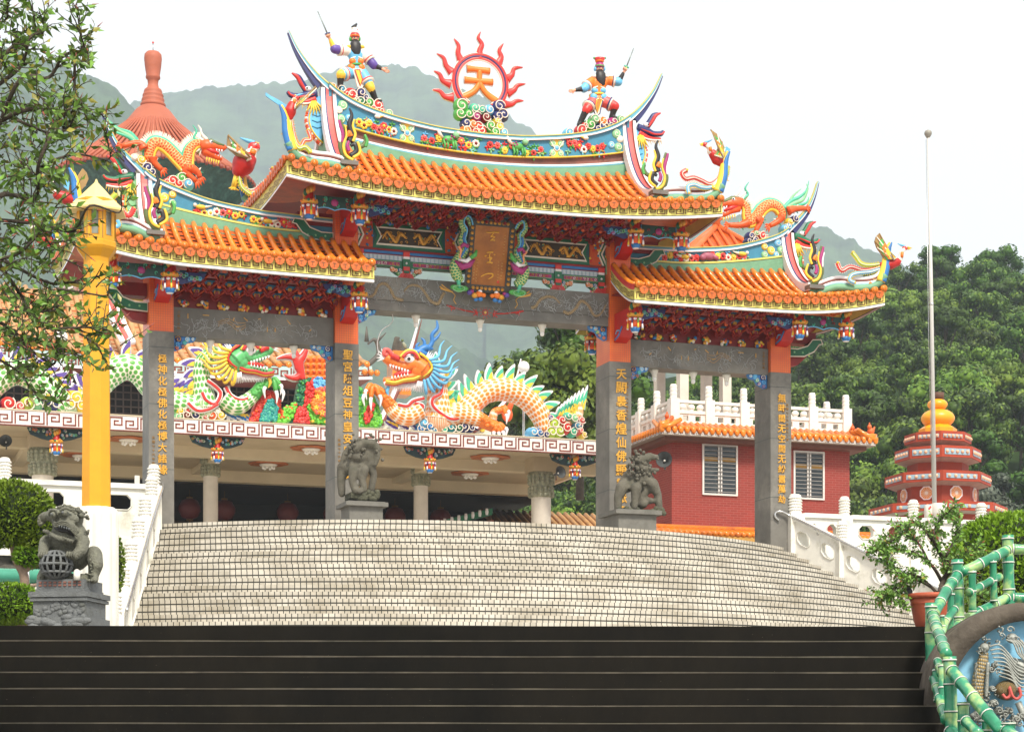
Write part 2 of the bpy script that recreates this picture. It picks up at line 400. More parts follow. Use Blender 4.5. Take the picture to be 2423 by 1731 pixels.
for k in range(NST+1):
    r = RA+TRD*k; z = PLAT-RIS*k; P, f = arc(r); n = len(P)-1; off = random.random()
    ul = [a*r/.134+off for a in f]
    if k < NST:
        mb.add([(x, y, z-RIS) for x, y in P]+[(x, y, z) for x, y in P], [(i, i+1, n+2+i, n+1+i) for i in range(n)], STILE, True,
               [(u, .53) for u in ul]+[(u, 1.47) for u in ul])
    if k:
        P2 = [(x*(r-TRD)/r, TCN-(TCN-y)*(r-TRD)/r) for x, y in P]
        mb.add([(x, y, z) for x, y in P]+[(x, y, z) for x, y in P2], [(i, i+1, n+2+i, n+1+i) for i in range(n)], STILE, True,
               [(u, .53) for u in ul]+[(u, 2.47) for u in ul])
struct(mb, 'tiled_steps', G)
# terrace slab behind the top step, with its front wall
PAVE = M('terrace_paving', '#b9b2a4', .7, .12, 1)
RETW = M('rough_retaining_stone', '#3d3b36', .9, .4, 1.2, .8, col2='#57544a')
P, f = arc(RA-.05)
mb = MB(); mb.slab(P+[(60, 0), (60, 90), (-60, 90), (-60, 0)], PLAT-.25, PLAT-.004, PAVE); struct(mb, 'terrace', G)
mb = MB()
for sg in (-1, 1):
    x0, x1 = sorted((sg*8.9, sg*60)); mb.box((x0, .12, ZP-.2), (x1, .9, PLAT-.26), RETW)
    for i in range(170):
        x = sg*(9+random.random()*22); z = ZP+.1+random.random()*(PLAT-ZP-.7)
        mb.ball((x, .12, z), (.2+random.random()*.28, .12+random.random()*.1, .15+random.random()*.2), RETW, 8, 5)
solo(mb, 'retaining_wall', 'dark rough stone retaining wall below the terrace on both sides of the white steps', 'wall', G)

# ------------------------------------------------------------ mountains and the wooded hill
def canopy_mat(name, a, b_, sc):
    m, nt, N, L, b = nodes_of(name, .9); b.inputs['Specular IOR Level'].default_value = .1
    tc = N('ShaderNodeTexCoord'); n = N('ShaderNodeTexNoise'); n.inputs['Scale'].default_value = sc; n.inputs['Detail'].default_value = 8; n.inputs['Roughness'].default_value = .7
    L(tc.outputs['Object'], n.inputs['Vector']); rp = N('ShaderNodeValToRGB'); e = rp.color_ramp.elements
    e[0].position = .35; e[0].color = (*lin(a), 1); e[1].position = .68; e[1].color = (*lin(b_), 1)
    L(n.outputs[0], rp.inputs[0]); L(rp.outputs[0], b.inputs['Base Color']); return m
HILLM = canopy_mat('mountain_canopy', '#1c2e1c', '#4d6640', .02)
def crown_bump(x, y, sz):
    d, _ = noise.voronoi((x/sz, y/sz, 0), distance_metric='DISTANCE'); return max(0, 1-d[0]*1.3)
def mountain(name, tab, Yf, Yr, u0, u1, zf, sz, amp, nu=430, nv=75, pw=1.25):
    T = smooth_tab(tab)
    mb = MB(); vs = []
    for j in range(nv+1):
        y = j/nv
        for i in range(nu+1):
            u = u0+(u1-u0)*i/nu; a = (u-U0)/F
            yy = Yr*(1+.08*noise.noise((u*.003, 3, 1)))
            Y = Yf+(yy-Yf)*y if y <= .85 else 0
            hr = (H0-lerp_tab(T, u))/F*yy
            if y > .85:                       # crest and back slope
                e = (y-.85)/.15; Y = Yf+(yy-Yf)*.85+(yy*1.0-(Yf+(yy-Yf)*.85))*e*1.6
            q = min(1.15, (Y-Yf)/(yy-Yf)); g = q**pw if q <= 1 else 1-(q-1)*2.2
            x = a*Y; z = zf+(hr-zf)*g
            rib = noise.noise((x*.0025+7, Y*.0013, 2))*.07+noise.noise((x*.007, Y*.004, 9))*.035
            z += (hr-zf)*rib*min(1, q*3)*max(0, 1-q)**.6*1.6
            z += amp*crown_bump(x, Y*.8, sz)*(.6+.4*noise.noise((x*.01, Y*.01, 4)))+amp*.35*crown_bump(x+9, Y, sz*.45)-amp*.5
            vs.append((x, Y, z))
    w = nu+1
    mb.add(vs, [(j*w+i, j*w+i+1, (j+1)*w+i+1, (j+1)*w+i) for j in range(nv) for i in range(nu)], HILLM, True)
    return struct(mb, name)
mountain('mountain', [(-900, 60), (-300, 70), (0, 85), (110, 128), (170, 143), (235, 165), (285, 195), (318, 232), (350, 262), (430, 330), (560, 430), (760, 590), (1000, 760), (1300, 900), (1700, 980)], 700, 1500, -700, 1600, -4, 17, 11)
mountain('mountain', [(-800, 420), (0, 330), (180, 280), (318, 226), (350, 212), (400, 194), (480, 184), (560, 179), (640, 176), (700, 168), (760, 152), (820, 136), (860, 129), (900, 130), (960, 142), (1000, 148), (1060, 170), (1109, 198), (1168, 226), (1208, 261), (1238, 288), (1300, 322), (1500, 430), (1700, 560), (2000, 760)], 1000, 2700, -300, 1900, -4, 26, 15, nu=470)
mountain('mountain', [(1200, 640), (1450, 560), (1600, 520), (1720, 500), (1760, 492), (1850, 498), (1920, 519), (1945, 524), (1985, 543), (2016, 549), (2046, 572), (2077, 582), (2123, 598), (2200, 630), (2330, 622), (2384, 616), (2450, 606), (2700, 560)], 900, 2100, 1150, 2850, -4, 22, 12, nu=360)
HILL = smooth_tab([(1050, 960), (1180, 900), (1250, 870), (1330, 850), (1420, 810), (1550, 790), (1700, 760), (1850, 720), (1985, 690), (2060, 668), (2123, 640), (2176, 600), (2231, 604), (2262, 622), (2323, 628), (2362, 642), (2420, 660), (2600, 640), (2900, 620)])
HY0, HY1 = 118, 250
def hill_z(x, Y):
    u = U0+F*x/Y; q = (Y-HY0)/(HY1-HY0)
    hr = (H0-lerp_tab(HILL, u)-95)/F*HY1
    return 4+(hr-4)*(max(0, q)**.92 if q <= 1 else 1-(q-1)*1.5)
FLOORM = canopy_mat('forest_floor', '#1c2a14', '#34491f', .3)
mb = MB(); nu, nv = 90, 40; vs = []
for j in range(nv+1):
    Y = HY0-6+(HY1*1.25-HY0)*j/nv
    for i in range(nu+1):
        a = (1000+1950*i/nu-U0)/F; vs.append((a*Y, Y, hill_z(a*Y, Y)-.5))
mb.add(vs, [(j*(nu+1)+i, j*(nu+1)+i+1, (j+1)*(nu+1)+i+1, (j+1)*(nu+1)+i) for j in range(nv) for i in range(nu)], FLOORM, True)
struct(mb, 'hillside')
# the air between here and the mountains
mb = MB(); mb.box((-700, -20, -2.6), (700, 1100, 300), None) if False else None
m = bpy.data.materials.new('misty_air'); m.use_nodes = True; nt = m.node_tree
nt.nodes.remove(nt.nodes['Principled BSDF']); pv = nt.nodes.new('ShaderNodeVolumePrincipled')
pv.inputs['Color'].default_value = (.77, .875, 1, 1); pv.inputs['Density'].default_value = .00025; pv.inputs['Anisotropy'].default_value = .0
nt.links.new(pv.outputs[0], nt.nodes['Material Output'].inputs['Volume'])
mb = MB(); mb.box((-1700, -40, -2.6), (1700, 4700, 960), m)
solo(mb, 'haze', None, None, W0, kind='stuff')
# ------------------------------------------------------------ the gate
TILE = M('glazed_orange_tile', '#e07c08', .28, .2, 1.7, .15, col2='#b8590c', fac2=.42, coat=.35)
TILED = M('glazed_tile_pan', '#bb5008', .4, .25, 3, .1); TEND = M('tile_end', '#cc6014', .4, .22, 9, .4)
FASC = M('fascia_yellow', '#d6ca68', .5, .1, 2, col2='#b8aa58', fac2=.2); KEYB = M('key_brown', '#6b4018', .5, .15)
LINEW = M('white_line', '#ece8ea', .45, .05); LINEB = M('blue_line', '#3a3f7d', .45, .1); LINEK = M('dark_line', '#2b3a3a', .5, .1)
ROOFG = M('roof_green', '#6f9f7c', .6, .14, 2, .2); TEALT = M('teal_top', '#5fa2b6', .4, .12, 3); BROWNB = M('brown_band', '#7c4a3e', .6, .3, 2.5)
GREY = M('grey_stone', '#6a6761', .55, .25, 1.3, .2, col2='#8a867d', fac2=.45); GREYL = M('grey_stone_side', '#67655f', .6, .2, 1.4, .15, col2='#858078', fac2=.4)
m, nt, N, L, b = nodes_of('orange_mosaic', .35)
tc = N('ShaderNodeTexCoord'); sp = N('ShaderNodeSeparateXYZ'); L(tc.outputs['Object'], sp.inputs[0])
gx = mth(nt, 'MULTIPLY', mth(nt, 'ADD', sp.outputs[0], sp.outputs[1]), 17.); gz = mth(nt, 'MULTIPLY', sp.outputs[2], 17.)
def line(x, w): return mth(nt, 'LESS_THAN', mth(nt, 'FRACT', x), w)
gr = mth(nt, 'MAXIMUM', line(gx, .13), line(gz, .13)); nz = N('ShaderNodeTexNoise'); nz.inputs['Scale'].default_value = 2; L(tc.outputs['Object'], nz.inputs['Vector'])
rp = N('ShaderNodeValToRGB'); e = rp.color_ramp.elements; e[0].position = .3; e[0].color = (*lin('#dc560f'), 1); e[1].position = .7; e[1].color = (*lin('#ee7426'), 1)
L(nz.outputs[0], rp.inputs[0]); mm = N('ShaderNodeMixRGB'); L(gr, mm.inputs[0]); L(rp.outputs[0], mm.inputs[1]); mm.inputs[2].default_value = (*lin('#b9573a'), 1)
L(mm.outputs[0], b.inputs['Base Color']); OMOS = m

gate = thing('gate', 'large three-bay temple gate with orange tiled roofs on grey stone pillars, above the white steps', 'gate', G, (0, .5, PLAT))
mb = MB()
def pillar(s, ztop):
    mb = MB(); x0, x1 = s-.31, s+.31
    mb.box((x0, 0, PLAT-.15), (x1, 1.0, 10.75), GREY); mb.box((x0+.012, .012, 10.75), (x1-.012, .988, ztop), OMOS)
    for z in (7.35, 8.95, 10.35): mb.box((x0-.002, -.002, z), (x1+.002, 1.002, z+.012), LINEK)
    return mb.build('pillar', gate)
for s, zt in ((-8.43, 12.2), (-3.73, 14.3), (3.73, 14.3), (8.43, 12.2)): pillar(s, zt)
# couplets in raised gold characters, and the small dedication beside each
GOLDL = M('gold_letter', '#e0a63a', .3, .12, 10, metal=.3); FAINT = M('worn_gold_letter', '#8f6a35', .5, .3)
def couplet(s, txt, v0, v1, n, side):
    mb = MB(); z0 = G.px(U0, v0, 0)[2]
    return mb
def zrow(s, u, v): return G.px(u, v, 0)[2]
for s, txt, zt, zb, sm in ((-8.43, '極神化極佛化極博大諸緣', zrow(0, 385, 850), zrow(0, 385, 1086), -.2), (-3.73, '聖宮陳俎豆神皇安居永奠', zrow(0, 820, 841), zrow(0, 820, 1096), -.2),
                           (3.73, '天闕裊香煌仙佛顯靈脈正氣', zrow(0, 1466, 886), zrow(0, 1466, 1178), .19), (8.43, '無時間无空間无紛囂萬劫', zrow(0, 1848, 943), zrow(0, 1848, 1182), .19)):
    n = len(txt); st = {11: None}.get(n); vis = {'極': 9, '聖': 9, '天': 9, '無': 10}[txt[0]]; st = (zt-zb)/vis
    mb = MB(); glyphs(mb, txt, s+.02, -.012, zt, st*.86, GOLDL, .012, .014, st); mb.build('couplet', gate)
    mb = MB(); glyphs(mb, '民國七十六年歲次丁卯', s+sm, -.008, zt-.6*st if sm > 0 else zb+1.9*st, .075, FAINT, .005, .006, .105); mb.build('small_inscription', gate)
# stone beams with engraved pictures
ENGR = M('engraved_grey_line', '#a6a8a8', .6, .15); ENGG = M('engraved_gold', '#c99b55', .4, .15); ENGGB = M('engraved_gold_bright', '#e8b35a', .4, .1)
def rndline(rng, x, z, n, st, wild=1.6):
    a = rng.random()*6.3; P = [(x, z)]
    for _ in range(n):
        a += (rng.random()-.5)*wild; x += cos(a)*st; z += sin(a)*st; P.append((x, z))
    return P
def engrave(mb, P, r, t, m): mb.tube([(x, t, z) for x, z in spline(P, 3)], r, m, 4, caps=False)
rng = random.Random(3)
beam = MB(); beam.box((-3.44, .12, 11.69), (3.44, .8, 12.55), GREY); beam.box((-3.44, .09, 11.95), (3.44, .13, 12.551), GREY)
mbeam = beam.build('beam', gate)
SCE = scale_mat('engraved_scale', '#6d675c', '#c29f68', 26, 7); T = .083
for sg in (-1, 1):
    mb = MB(); body = [(-3.35, 12.12), (-3.1, 11.99), (-2.92, 12.1), (-2.8, 12.37), (-2.6, 12.42), (-2.47, 12.2), (-2.38, 12.03), (-2.2, 11.95)] if sg < 0 else []
    if sg < 0: A = [(-3.42, 12.15), (-3.2, 12.0), (-3.0, 12.06), (-2.88, 12.3), (-2.7, 12.36), (-2.56, 12.22), (-2.44, 12.02), (-2.22, 11.97)]; B_ = [(-2.2, 12.2), (-2.05, 12.36), (-1.8, 12.36), (-1.62, 12.18), (-1.5, 12.02), (-1.3, 11.95), (-1.2, 12.12), (-1.12, 12.25)]
    else: A = [(3.35, 12.25), (3.2, 12.0), (3.02, 11.95), (2.85, 12.2), (2.65, 12.3), (2.5, 12.1), (2.3, 11.95), (2.15, 12.0)]; B_ = [(2.05, 12.2), (1.9, 12.33), (1.7, 12.35), (1.5, 12.25), (1.38, 12.08), (1.25, 12.02)]
    for P in (A, B_):
        S = spline(P, 5); mb.tube([(x, T, z) for x, z in S], rads(len(S), .02, .036, .042, .04), SCE, 8, uv=True, sq=(.25, 1))
        for x, z in S[::2]:
            for q in (-1, 1): engrave(mb, rndline(rng, x, z+.09*q, 4, .03), .006, T, ENGR)
    hx = -1.25 if sg < 0 else 1.25
    for dz, dx in ((.0, 0), (.05, .05), (-.05, .02)):
        engrave(mb, [(hx-sg*dx, 12.4+dz), (hx-sg*(.15+dx), 12.33+dz*.4), (hx-sg*.35, 12.28)], .017, T-.003, ENGGB)
    engrave(mb, [(hx-sg*.3, 12.3), (hx-sg*.42, 12.2), (hx-sg*.38, 12.08), (hx-sg*.45, 11.98)], .012, T, ENGGB)
    for i in range(75):
        engrave(mb, rndline(rng, sg*(1.2+2.15*rng.random()), 12.02+.42*rng.random(), 6, .035), .007, T+.001, ENGR)
    for i in range(12): engrave(mb, rndline(rng, sg*(.3+.9*rng.random()), 11.85+.25*rng.random(), 7, .04, .9), .005, T+.001, ENGR)
    mb.build('dragon_engraving', mbeam)
mb = MB(); REDL = M('red_line', '#cf3226', .5, .1)      # red spears either side of a small sun
for sg in (-1, 1):
    engrave(mb, [(sg*.2, 11.8), (sg*.6, 11.84), (sg*1.05, 11.93)], .018, .112, REDL)
    for a, b_ in (((.95, 12.05), (.92, 11.8)), ((1.0, 11.98), (.8, 12.02)), ((.98, 11.9), (.83, 11.84)), ((.25, 11.9), (.22, 11.72)), ((.2, 11.8), (.33, 11.88)), ((.2, 11.8), (.33, 11.72))):
        engrave(mb, [(sg*a[0], a[1]), (sg*b_[0], b_[1])], .013, .112, REDL)
engrave(mb, [(.07*cos(a), 11.82+.07*sin(a)) for a in [i*pi/6 for i in range(13)]], .012, .112, REDL); mb.ball((0, .112, 11.82), (.04, .012, .04), ENGGB, 8, 5)
for i in range(10): a = i*pi/5; engrave(mb, [(.1*cos(a), 11.82+.1*sin(a)), (.17*cos(a), 11.82+.17*sin(a))], .006, .112, REDL)
mb.build('red_engraving', mbeam)
for sg in (-1, 1):
    mb = MB(); x0, x1 = sorted((sg*4.04, sg*8.12)); mb.box((x0, .15, 10.69), (x1, .75, 11.4), GREY); o = mb.build('beam', gate)
    mb = MB(); T = .146
    for i in range(95):
        c_ = rng.choice((4.7, 5.4, 6.1, 6.9, 7.5)); engrave(mb, rndline(rng, sg*(c_+rng.gauss(0, .2)), 11.0+rng.gauss(0, .1), 6, .035), .007, T, ENGR)
    for x, z, dx, dz in ((7.75, 11.2, 0, .12), (7.3, 11.25, .16, 0), (5.2, 11.22, -.09, .1), (5.95, 11.25, .06, .02), (6.3, 11.22, -.1, .08), (6.6, 11.2, .02, .08), (4.65, 11.05, .06, .05), (6.5, 11.02, .1, .02), (5.55, 11.0, .0, .1), (5.75, 11.0, .0, .12)):
        mb.tube([(sg*x-dx/2, T, z-dz/2), (sg*x+dx/2, T, z+dz/2)], .012, ENGGB, 5)
    for dz in (0, -.05, -.1): engrave(mb, [(sg*7.0, 11.1+dz), (sg*6.75, 11.2+dz), (sg*6.5, 11.12+dz*2), (sg*6.3, 11.13+dz)], .006, T, ENGG)
    glyphs(mb, '玉皇大帝敬', sg*7.98, T-.005, 11.28, .085, FAINT, .005, .004, .1)
    mb.build('engraving', o)

# --- roofs
def roof(nm, SC_, tf, tb, hips, gs, zeb, up, ztile, zridge, bands, rs, rowsp, mir=False, inner=None):
    """SC_: corner s; gs: gable-ridge s; zeb(s): underside of the eave; ztile(s): top of the tile rows; zridge(s): top of the ridge.
    hips: sides (-1, 1) that end in a hip; inner: s of the plain cut end on the other side"""
    tm = .5; tt = .12; ZE = lambda s: zeb(s)+.45
    lo = -SC_ if -1 in hips else inner; hi = SC_
    cx = 0 if -1 in hips else None
    def H(s, t):                              # tiled surface, front and back
        t2 = t if t <= tm else 2*tm-t
        x = (tt-t2)/(tt-tf); x = max(0, min(1, x)); zt = ztile(s); ze = ZE(s)
        return zt+(ze-zt)*(1-(1-x)**1.45)
    roofm = MB()
    # body under the tiles: green sides and a red soffit
    n = 48
    def S(i): return lo+.02+(hi-lo-.04)*i/n
    Bk = lambda mb: mb.mirror() if mir else mb
    fr = lambda u, v: (lo+(hi-lo)*u, tf+(tb-tf)*v, 0)
    def under(u, v):
        s = lo+(hi-lo)*u; t = tf+.1+(tb-tf-.2)*v; e = 1-abs(2*v-1)
        return (s, t, zeb(s)+.10+.42*min(1, e*1.6))
    roofm.grid(under, n, 10, M('soffit_red', '#84120c', .5, .25, 3), flip=True)
    # top surface: stepped pan tiles
    gin = gs-.12
    def pan(u, v):
        s = max(lo, -gin if -1 in hips else lo)+(min(hi, gin)-max(lo, -gin if -1 in hips else lo))*u
        t = tf+(tt-tf)*v; return (s, t, H(s, t)-.05)
    NST_ = 9
    s0, s1 = (-gin if -1 in hips else lo), gin
    for (ta, tb_) in ((tf, tt), (tb, 2*tm-tt)):
        for k in range(NST_):
            a, b_ = ta+(tb_-ta)*k/NST_, ta+(tb_-ta)*(k+1)/NST_
            roofm.grid(lambda u, v, a=a, b_=b_: (s0+(s1-s0)*u, a+(b_-a)*v, H(s0+(s1-s0)*u, b_ if v > .5 else a)-.055+(.0 if v > .5 else .03)), 30, 1, TILED, False, flip=ta > tb_)
    # skirt beside the gable
    for sg in hips:
        zg = H(sg*gin, tf+.55)+.05
        def sk(u, v, sg=sg, zg=zg):
            s = gin+(SC_-gin)*u; t = tf+.02+(tb-tf-.04)*v; e = max(0, 1-abs(2*v-1))
            zf = H(sg*gs, t) if u < .01 else 0
            return (sg*s, t, (ZE(sg*s)+(min(zg, H(sg*gs, t))-ZE(sg*s))*(1-u)-.05))
        roofm.grid(sk, 6, 12, TILED, False, flip=sg < 0)
        # gable wall
        P = [(tf+.5+(tm-tf-.5)*i/10, H(sg*gs, tf+.5+(tm-tf-.5)*i/10)) for i in range(11)]
        P = P[:-1]+[(tm, zridge(gs)-.1)]+[(2*tm-a, b_) for a, b_ in P[::-1][1:]]
        q = MB(); q.prism([(a, b_) for a, b_ in P], -.05, .05, ROOFG)
        roofm.add([(sg*gin+y, x, z) for x, y, z in q.v], q.f, ROOFG)
    # body of the ridge below the bands
    RF = Bk(roofm).build('roof', gate)
    # tile rows
    tiles = MB(); ends = MB()
    nrow = int((hi-lo-.1)/rowsp); offs = (hi-lo-nrow*rowsp)/2
    for i in range(nrow+1):
        s = lo+offs+rowsp*i
        for front in (1, 0):
            a = abs(s) if -1 in hips else s
            if a < gs-.06: ttop = tt
            else: x = (a-gs)/(SC_-gs); ttop = tf+.62*(1-x)+.04
            ks = max(2, int(round((ttop-tf)/.26))); P = []; rr = []
            for k in range(ks):
                for e, r_ in ((0.02, .066), (.98, .082)):
                    t = ttop+(tf-.05-ttop)*(k+e)/ks; z = H(s, t) if a < gs-.06 else ZE(s)+.16*(t-tf)/.62+.0
                    P.append((s, t if front else 2*tm-t, z+.0)); rr.append(r_)
            tiles.tube(P, rr, TILE, 8)
            zt_ = P[-1][2]; te = tf-.05
            c = lambda t: t if front else 2*tm-t
            if front or True:
                ends.tube([(s, c(te+.02), zt_+.015), (s, c(te-.08), zt_+.0)], [.09, .092], TILE, 12)
                if front: ends.tube([(s+.05*cos(q), te-.082, zt_+.0+.05*sin(q)) for q in [j*pi/4 for j in range(8)]], .009, TILED, 4, closed=True)
            if i < nrow:                       # drip tile hanging between two rows
                sm = s+rowsp/2; zz = ZE(sm)-.055; hw = rowsp*.47
                pl = [(sm-hw, zz+.02), (sm-hw*.96, zz-.07), (sm-hw*.72, zz-.14), (sm-hw*.35, zz-.18), (sm, zz-.185), (sm+hw*.35, zz-.18), (sm+hw*.72, zz-.14), (sm+hw*.96, zz-.07), (sm+hw, zz+.02)]
                ends.prism(pl, te-.062 if front else c(te), te-.035 if front else c(te)+.03, TEND)
                if front: ends.cbox((sm, te-.064, zz-.09), (.016, .006, .09), KEYB); ends.cbox((sm, te-.064, zz-.045), (.09, .006, .016), KEYB)
    # side rows on the skirt
    for sg in hips:
        nr = int((tb-tf-.2)/rowsp)
        for i in range(nr+1):
            t = tf+.1+(tb-tf-.2-nr*rowsp)/2+rowsp*i; d = min(t-tf, tb-t); s_in = max(gs+.1, SC_-.1-(d/.62)*(SC_-gs)) if d < .62 else gs+.1
            za = ZE(SC_)+.12; ze = ZE(SC_)-.06*(1-abs(2*(t-tf)/(tb-tf)-1))
            tiles.tube([(sg*s_in, t, za+.12*min(1, d/.6)), (sg*(s_in+SC_)/2, t, (za+ze)/2+.05*min(1, d)), (sg*(SC_+.04), t, ze)], [.075, .07, .082], TILE, 8)
            ends.tube([(sg*(SC_+.02), t, ze), (sg*(SC_+.075), t, ze-.01)], .096, TEND, 10)
            if i < nr:
                tm_ = t+rowsp/2; hw = rowsp*.43; q = MB()
                q.prism([(tm_-hw, ze+.02), (tm_-hw, ze-.07), (tm_, ze-.17), (tm_+hw, ze-.07), (tm_+hw, ze+.02)], -.015, .015, TEND)
                ends.add([(sg*(SC_+.05)+y, x, z) for x, y, z in q.v], q.f, TEND)
    Bk(tiles).build('roof_tiles', RF); Bk(ends).build('tile_ends', RF)
    # fascia with the key pattern, white and dark lines below
    fa = MB(); FH = .30
    te = tf+.0
    segs = []
    def front(p, q): s = lo+p; return (s, te, zeb(s)+.075+q)
    def frontk(p, q): s = lo+p; return (s, te-.008, zeb(s)+.075+q)
    Ln = hi-lo; N_ = 60
    def strip(fn, Ln, q0, q1, m, N_=60): fa.grid(lambda u, v: fn(u*Ln, q0+(q1-q0)*v), N_, 1, m, False)
    def allband(fn, Ln, k=0.):
        strip(fn, Ln, 0, FH, FASC); strip(lambda p, q: fn(p, q), Ln, -.022, 0, LINEK); strip(lambda p, q: tuple(x for x in fn(p, q)), Ln, -.075, -.022, LINEW)
    allband(front, Ln)
    meander(fa, frontk, .03, Ln-.03, 2*int(Ln/.52), .15, .021, KEYB, .04)
    fa.grid(lambda u, v: (lo+Ln*u, te+.1*v, zeb(lo+Ln*u)), 60, 1, LINEW, False, flip=True)
    bk = lambda p, q: (lo+p, tb, zeb(lo+p)+.075+q)
    fa.grid(lambda u, v: bk(u*Ln, -.075+(FH+.075)*v), 60, 1, FASC, False, flip=True)
    Lt = tb-tf
    for sg in hips:
        dip = lambda p: -.10*(1-abs(2*p/Lt-1)**2)
        sd = lambda p, q, sg=sg: (sg*SC_, tf+p, zeb(SC_)+.075+q+dip(p))
        sdk = lambda p, q, sg=sg: (sg*(SC_+.008), tf+p, zeb(SC_)+.075+q+dip(p))
        for q0, q1, m in ((0, FH, FASC), (-.022, 0, LINEK), (-.075, -.022, LINEW)): fa.grid(lambda u, v: sd(u*Lt, q0+(q1-q0)*v), 20, 1, m, False, flip=sg < 0)
        meander(fa, sdk, .03, Lt-.03, 2*int(Lt/.52), .15, .021, KEYB, .04)
    if inner is not None:                      # verge of the plain cut end follows the slope
        vz = lambda p: H(inner, tf+p)-.45+.075
        sd = lambda p, q: (inner, tf+p, vz(p)+.0+q); sdk = lambda p, q: (inner-.008, tf+p, vz(p)+q)
        for q0, q1, m in ((0, .25, FASC), (-.022, 0, LINEK), (-.075, -.022, LINEW), (.25, .40, CRIM)): fa.grid(lambda u, v: sd(u*Lt, q0+(q1-q0)*v), 30, 1, m, False, flip=True)
        meander(fa, sdk, .03, tm-tf-.2, 8, .15, .021, KEYB, .05)
    Bk(fa).build('fascia', RF)
    # ridge
    rg = MB(); rlo = -gs if -1 in hips else rs[0]
    def rb(ztop, zbot, th, m, a, b_, n=44):
        for f_ in (-1, 1):
            rg.grid(lambda u, v: (a+(b_-a)*u, tm+f_*th, zbot(a+(b_-a)*u)+(ztop(a+(b_-a)*u)-zbot(a+(b_-a)*u))*v), n, 1, m, False, flip=f_ > 0)
        rg.grid(lambda u, v: (a+(b_-a)*u, tm-th+2*th*v, ztop(a+(b_-a)*u)), n, 1, m, False)
        rg.grid(lambda u, v: (a+(b_-a)*u, tm-th+2*th*v, zbot(a+(b_-a)*u)), n, 1, m, False, flip=True)
    for top, bot, th, m in bands: rb(top, bot, th, m, rlo, gs)
    tip = rs[1]
    for sg in ([-1, 1] if -1 in hips else [1]): # swept-up horn of the ridge
        def tail(off0, off1, th, m, sa, sb):
            P = []; n = 26
            for i in range(n+1):
                x = sa+(sb-sa)*i/n; P.append((x, zridge(x)))
            vs = []
            for i, (x, z) in enumerate(P):
                a, b_ = P[max(0, i-1)], P[min(n, i+1)]; dx, dz = b_[0]-a[0], b_[1]-a[1]; l = hypot(dx, dz); nx, nz = -dz/l, dx/l
                w = 1-(i/n)*.75
                for o_, tt_ in ((off0*w, -th*w), (off0*w, th*w), (off1*w, th*w), (off1*w, -th*w)): vs.append((sg*(x+nx*o_), tm+tt_, z+nz*o_))
            fs = []
            for i in range(n):
                for j in range(4):
                    f = (4*i+j, 4*i+(j+1) % 4, 4*i+4+(j+1) % 4, 4*i+4+j); fs.append(f if sg > 0 else f[::-1])
            fs.append((4*n, 4*n+1, 4*n+2, 4*n+3)); rg.add(vs, fs, m)
        tail(-.10, .0, .15, TEALT, gs-.1, tip); tail(0, .03, .17, FASC, gs-.1, tip); tail(-.13, -.10, .17, LINEW, gs-.1, tip); tail(-.26, -.13, .1, NAVY, gs+.1, tip-.02)
    ridge = Bk(rg).build('ridge', RF)
    # gable ridges running down the slope
    for sg in hips:
        gr_ = MB(); T0, T1 = tm, tf+.38
        for back in (0, 1):
            n = 22; prof = []
            za, zb = zridge(gs)-.12, H(sg*gs, T1)+.16
            for i in range(n+1):
                x = i/n; ang = x*pi/2
                t = T0+(T1-T0)*(1-cos(ang))**.85; z = zb+(za-zb)*(1-sin(ang))**1.0
                prof.append((t if not back else 2*tm-t, z))
            for wa, wb, hh, m in ((-.19, -.10, .16, LINEW), (-.10, -.075, .19, NAVY), (-.075, .075, .15, PINK), (.075, .10, .19, RBRN), (.10, .19, .16, LINEW)):
                vs = []
                for i, (t, z) in enumerate(prof):
                    a, b_ = prof[max(0, i-1)], prof[min(n, i+1)]; dt, dz = b_[0]-a[0], b_[1]-a[1]; l = hypot(dt, dz); nt_, nz_ = -dz/l, dt/l
                    if nz_ < 0 or (abs(nz_) < .05 and False): nt_, nz_ = -nt_, -nz_
                    for w_, h_ in ((wa, hh), (wb, hh), (wb, -.05), (wa, -.05)): vs.append((sg*gs+w_, t+nt_*h_, z+nz_*h_))
                fs = [(4*i+j, 4*i+(j+1) % 4, 4*i+4+(j+1) % 4, 4*i+4+j) for i in range(n) for j in range(4)]+[(4*n, 4*n+1, 4*n+2, 4*n+3)]
                gr_.add(vs, fs, m)
            # green cheek filling between gable ridge and tiles
            q = MB(); q.prism([(t, z+.02) for t, z in prof]+[(t, H(sg*gs, t)-.25) for t, z in prof[::-1]], -.13, .13, ROOFG)
            gr_.add([(sg*gs+y, x, z) for x, y, z in q.v], q.f, ROOFG)
            t, z = prof[-1]
            gr_.cbox((sg*gs, t, z+.03), (.44, .3, .1), GREY)
        Bk(gr_).build('gable_ridge', RF)
        # low curved rail from gable foot to the corner
        for back in (0, 1):
            hr = MB()
            P = [(gs+.1, T1+.02, H(sg*gs, T1)+.30), ((gs*.7+SC_*.3), tf+.26, ZE(SC_)+.24), ((gs*.4+SC_*.6), tf+.16, ZE(SC_)+.23), (SC_-.25, tf+.06, ZE(SC_)+.32), (SC_-.02, tf-.02, ZE(SC_)+.62)]
            P = spline(P, 5); P = [(sg*x, t if not back else 2*tm-t, z) for x, t, z in P]
            for dz, r_, m in ((0, .055, LINEW), (-.06, .05, RBRN), (-.12, .05, LINEW), (-.18, .055, TEALT)): hr.tube([(x, t, z+dz) for x, t, z in P], r_, m, 6)
            hr.tube([(x, t, z-.26) for x, t, z in P], .11, ROOFG, 6)
            # upturned end piece
            x, t, z = P[-1]
            E_ = spline([(x-sg*.12, t, z-.45), (x, t, z-.05), (x+sg*.05, t, z+.35), (x+sg*.16, t, z+.62)], 5)
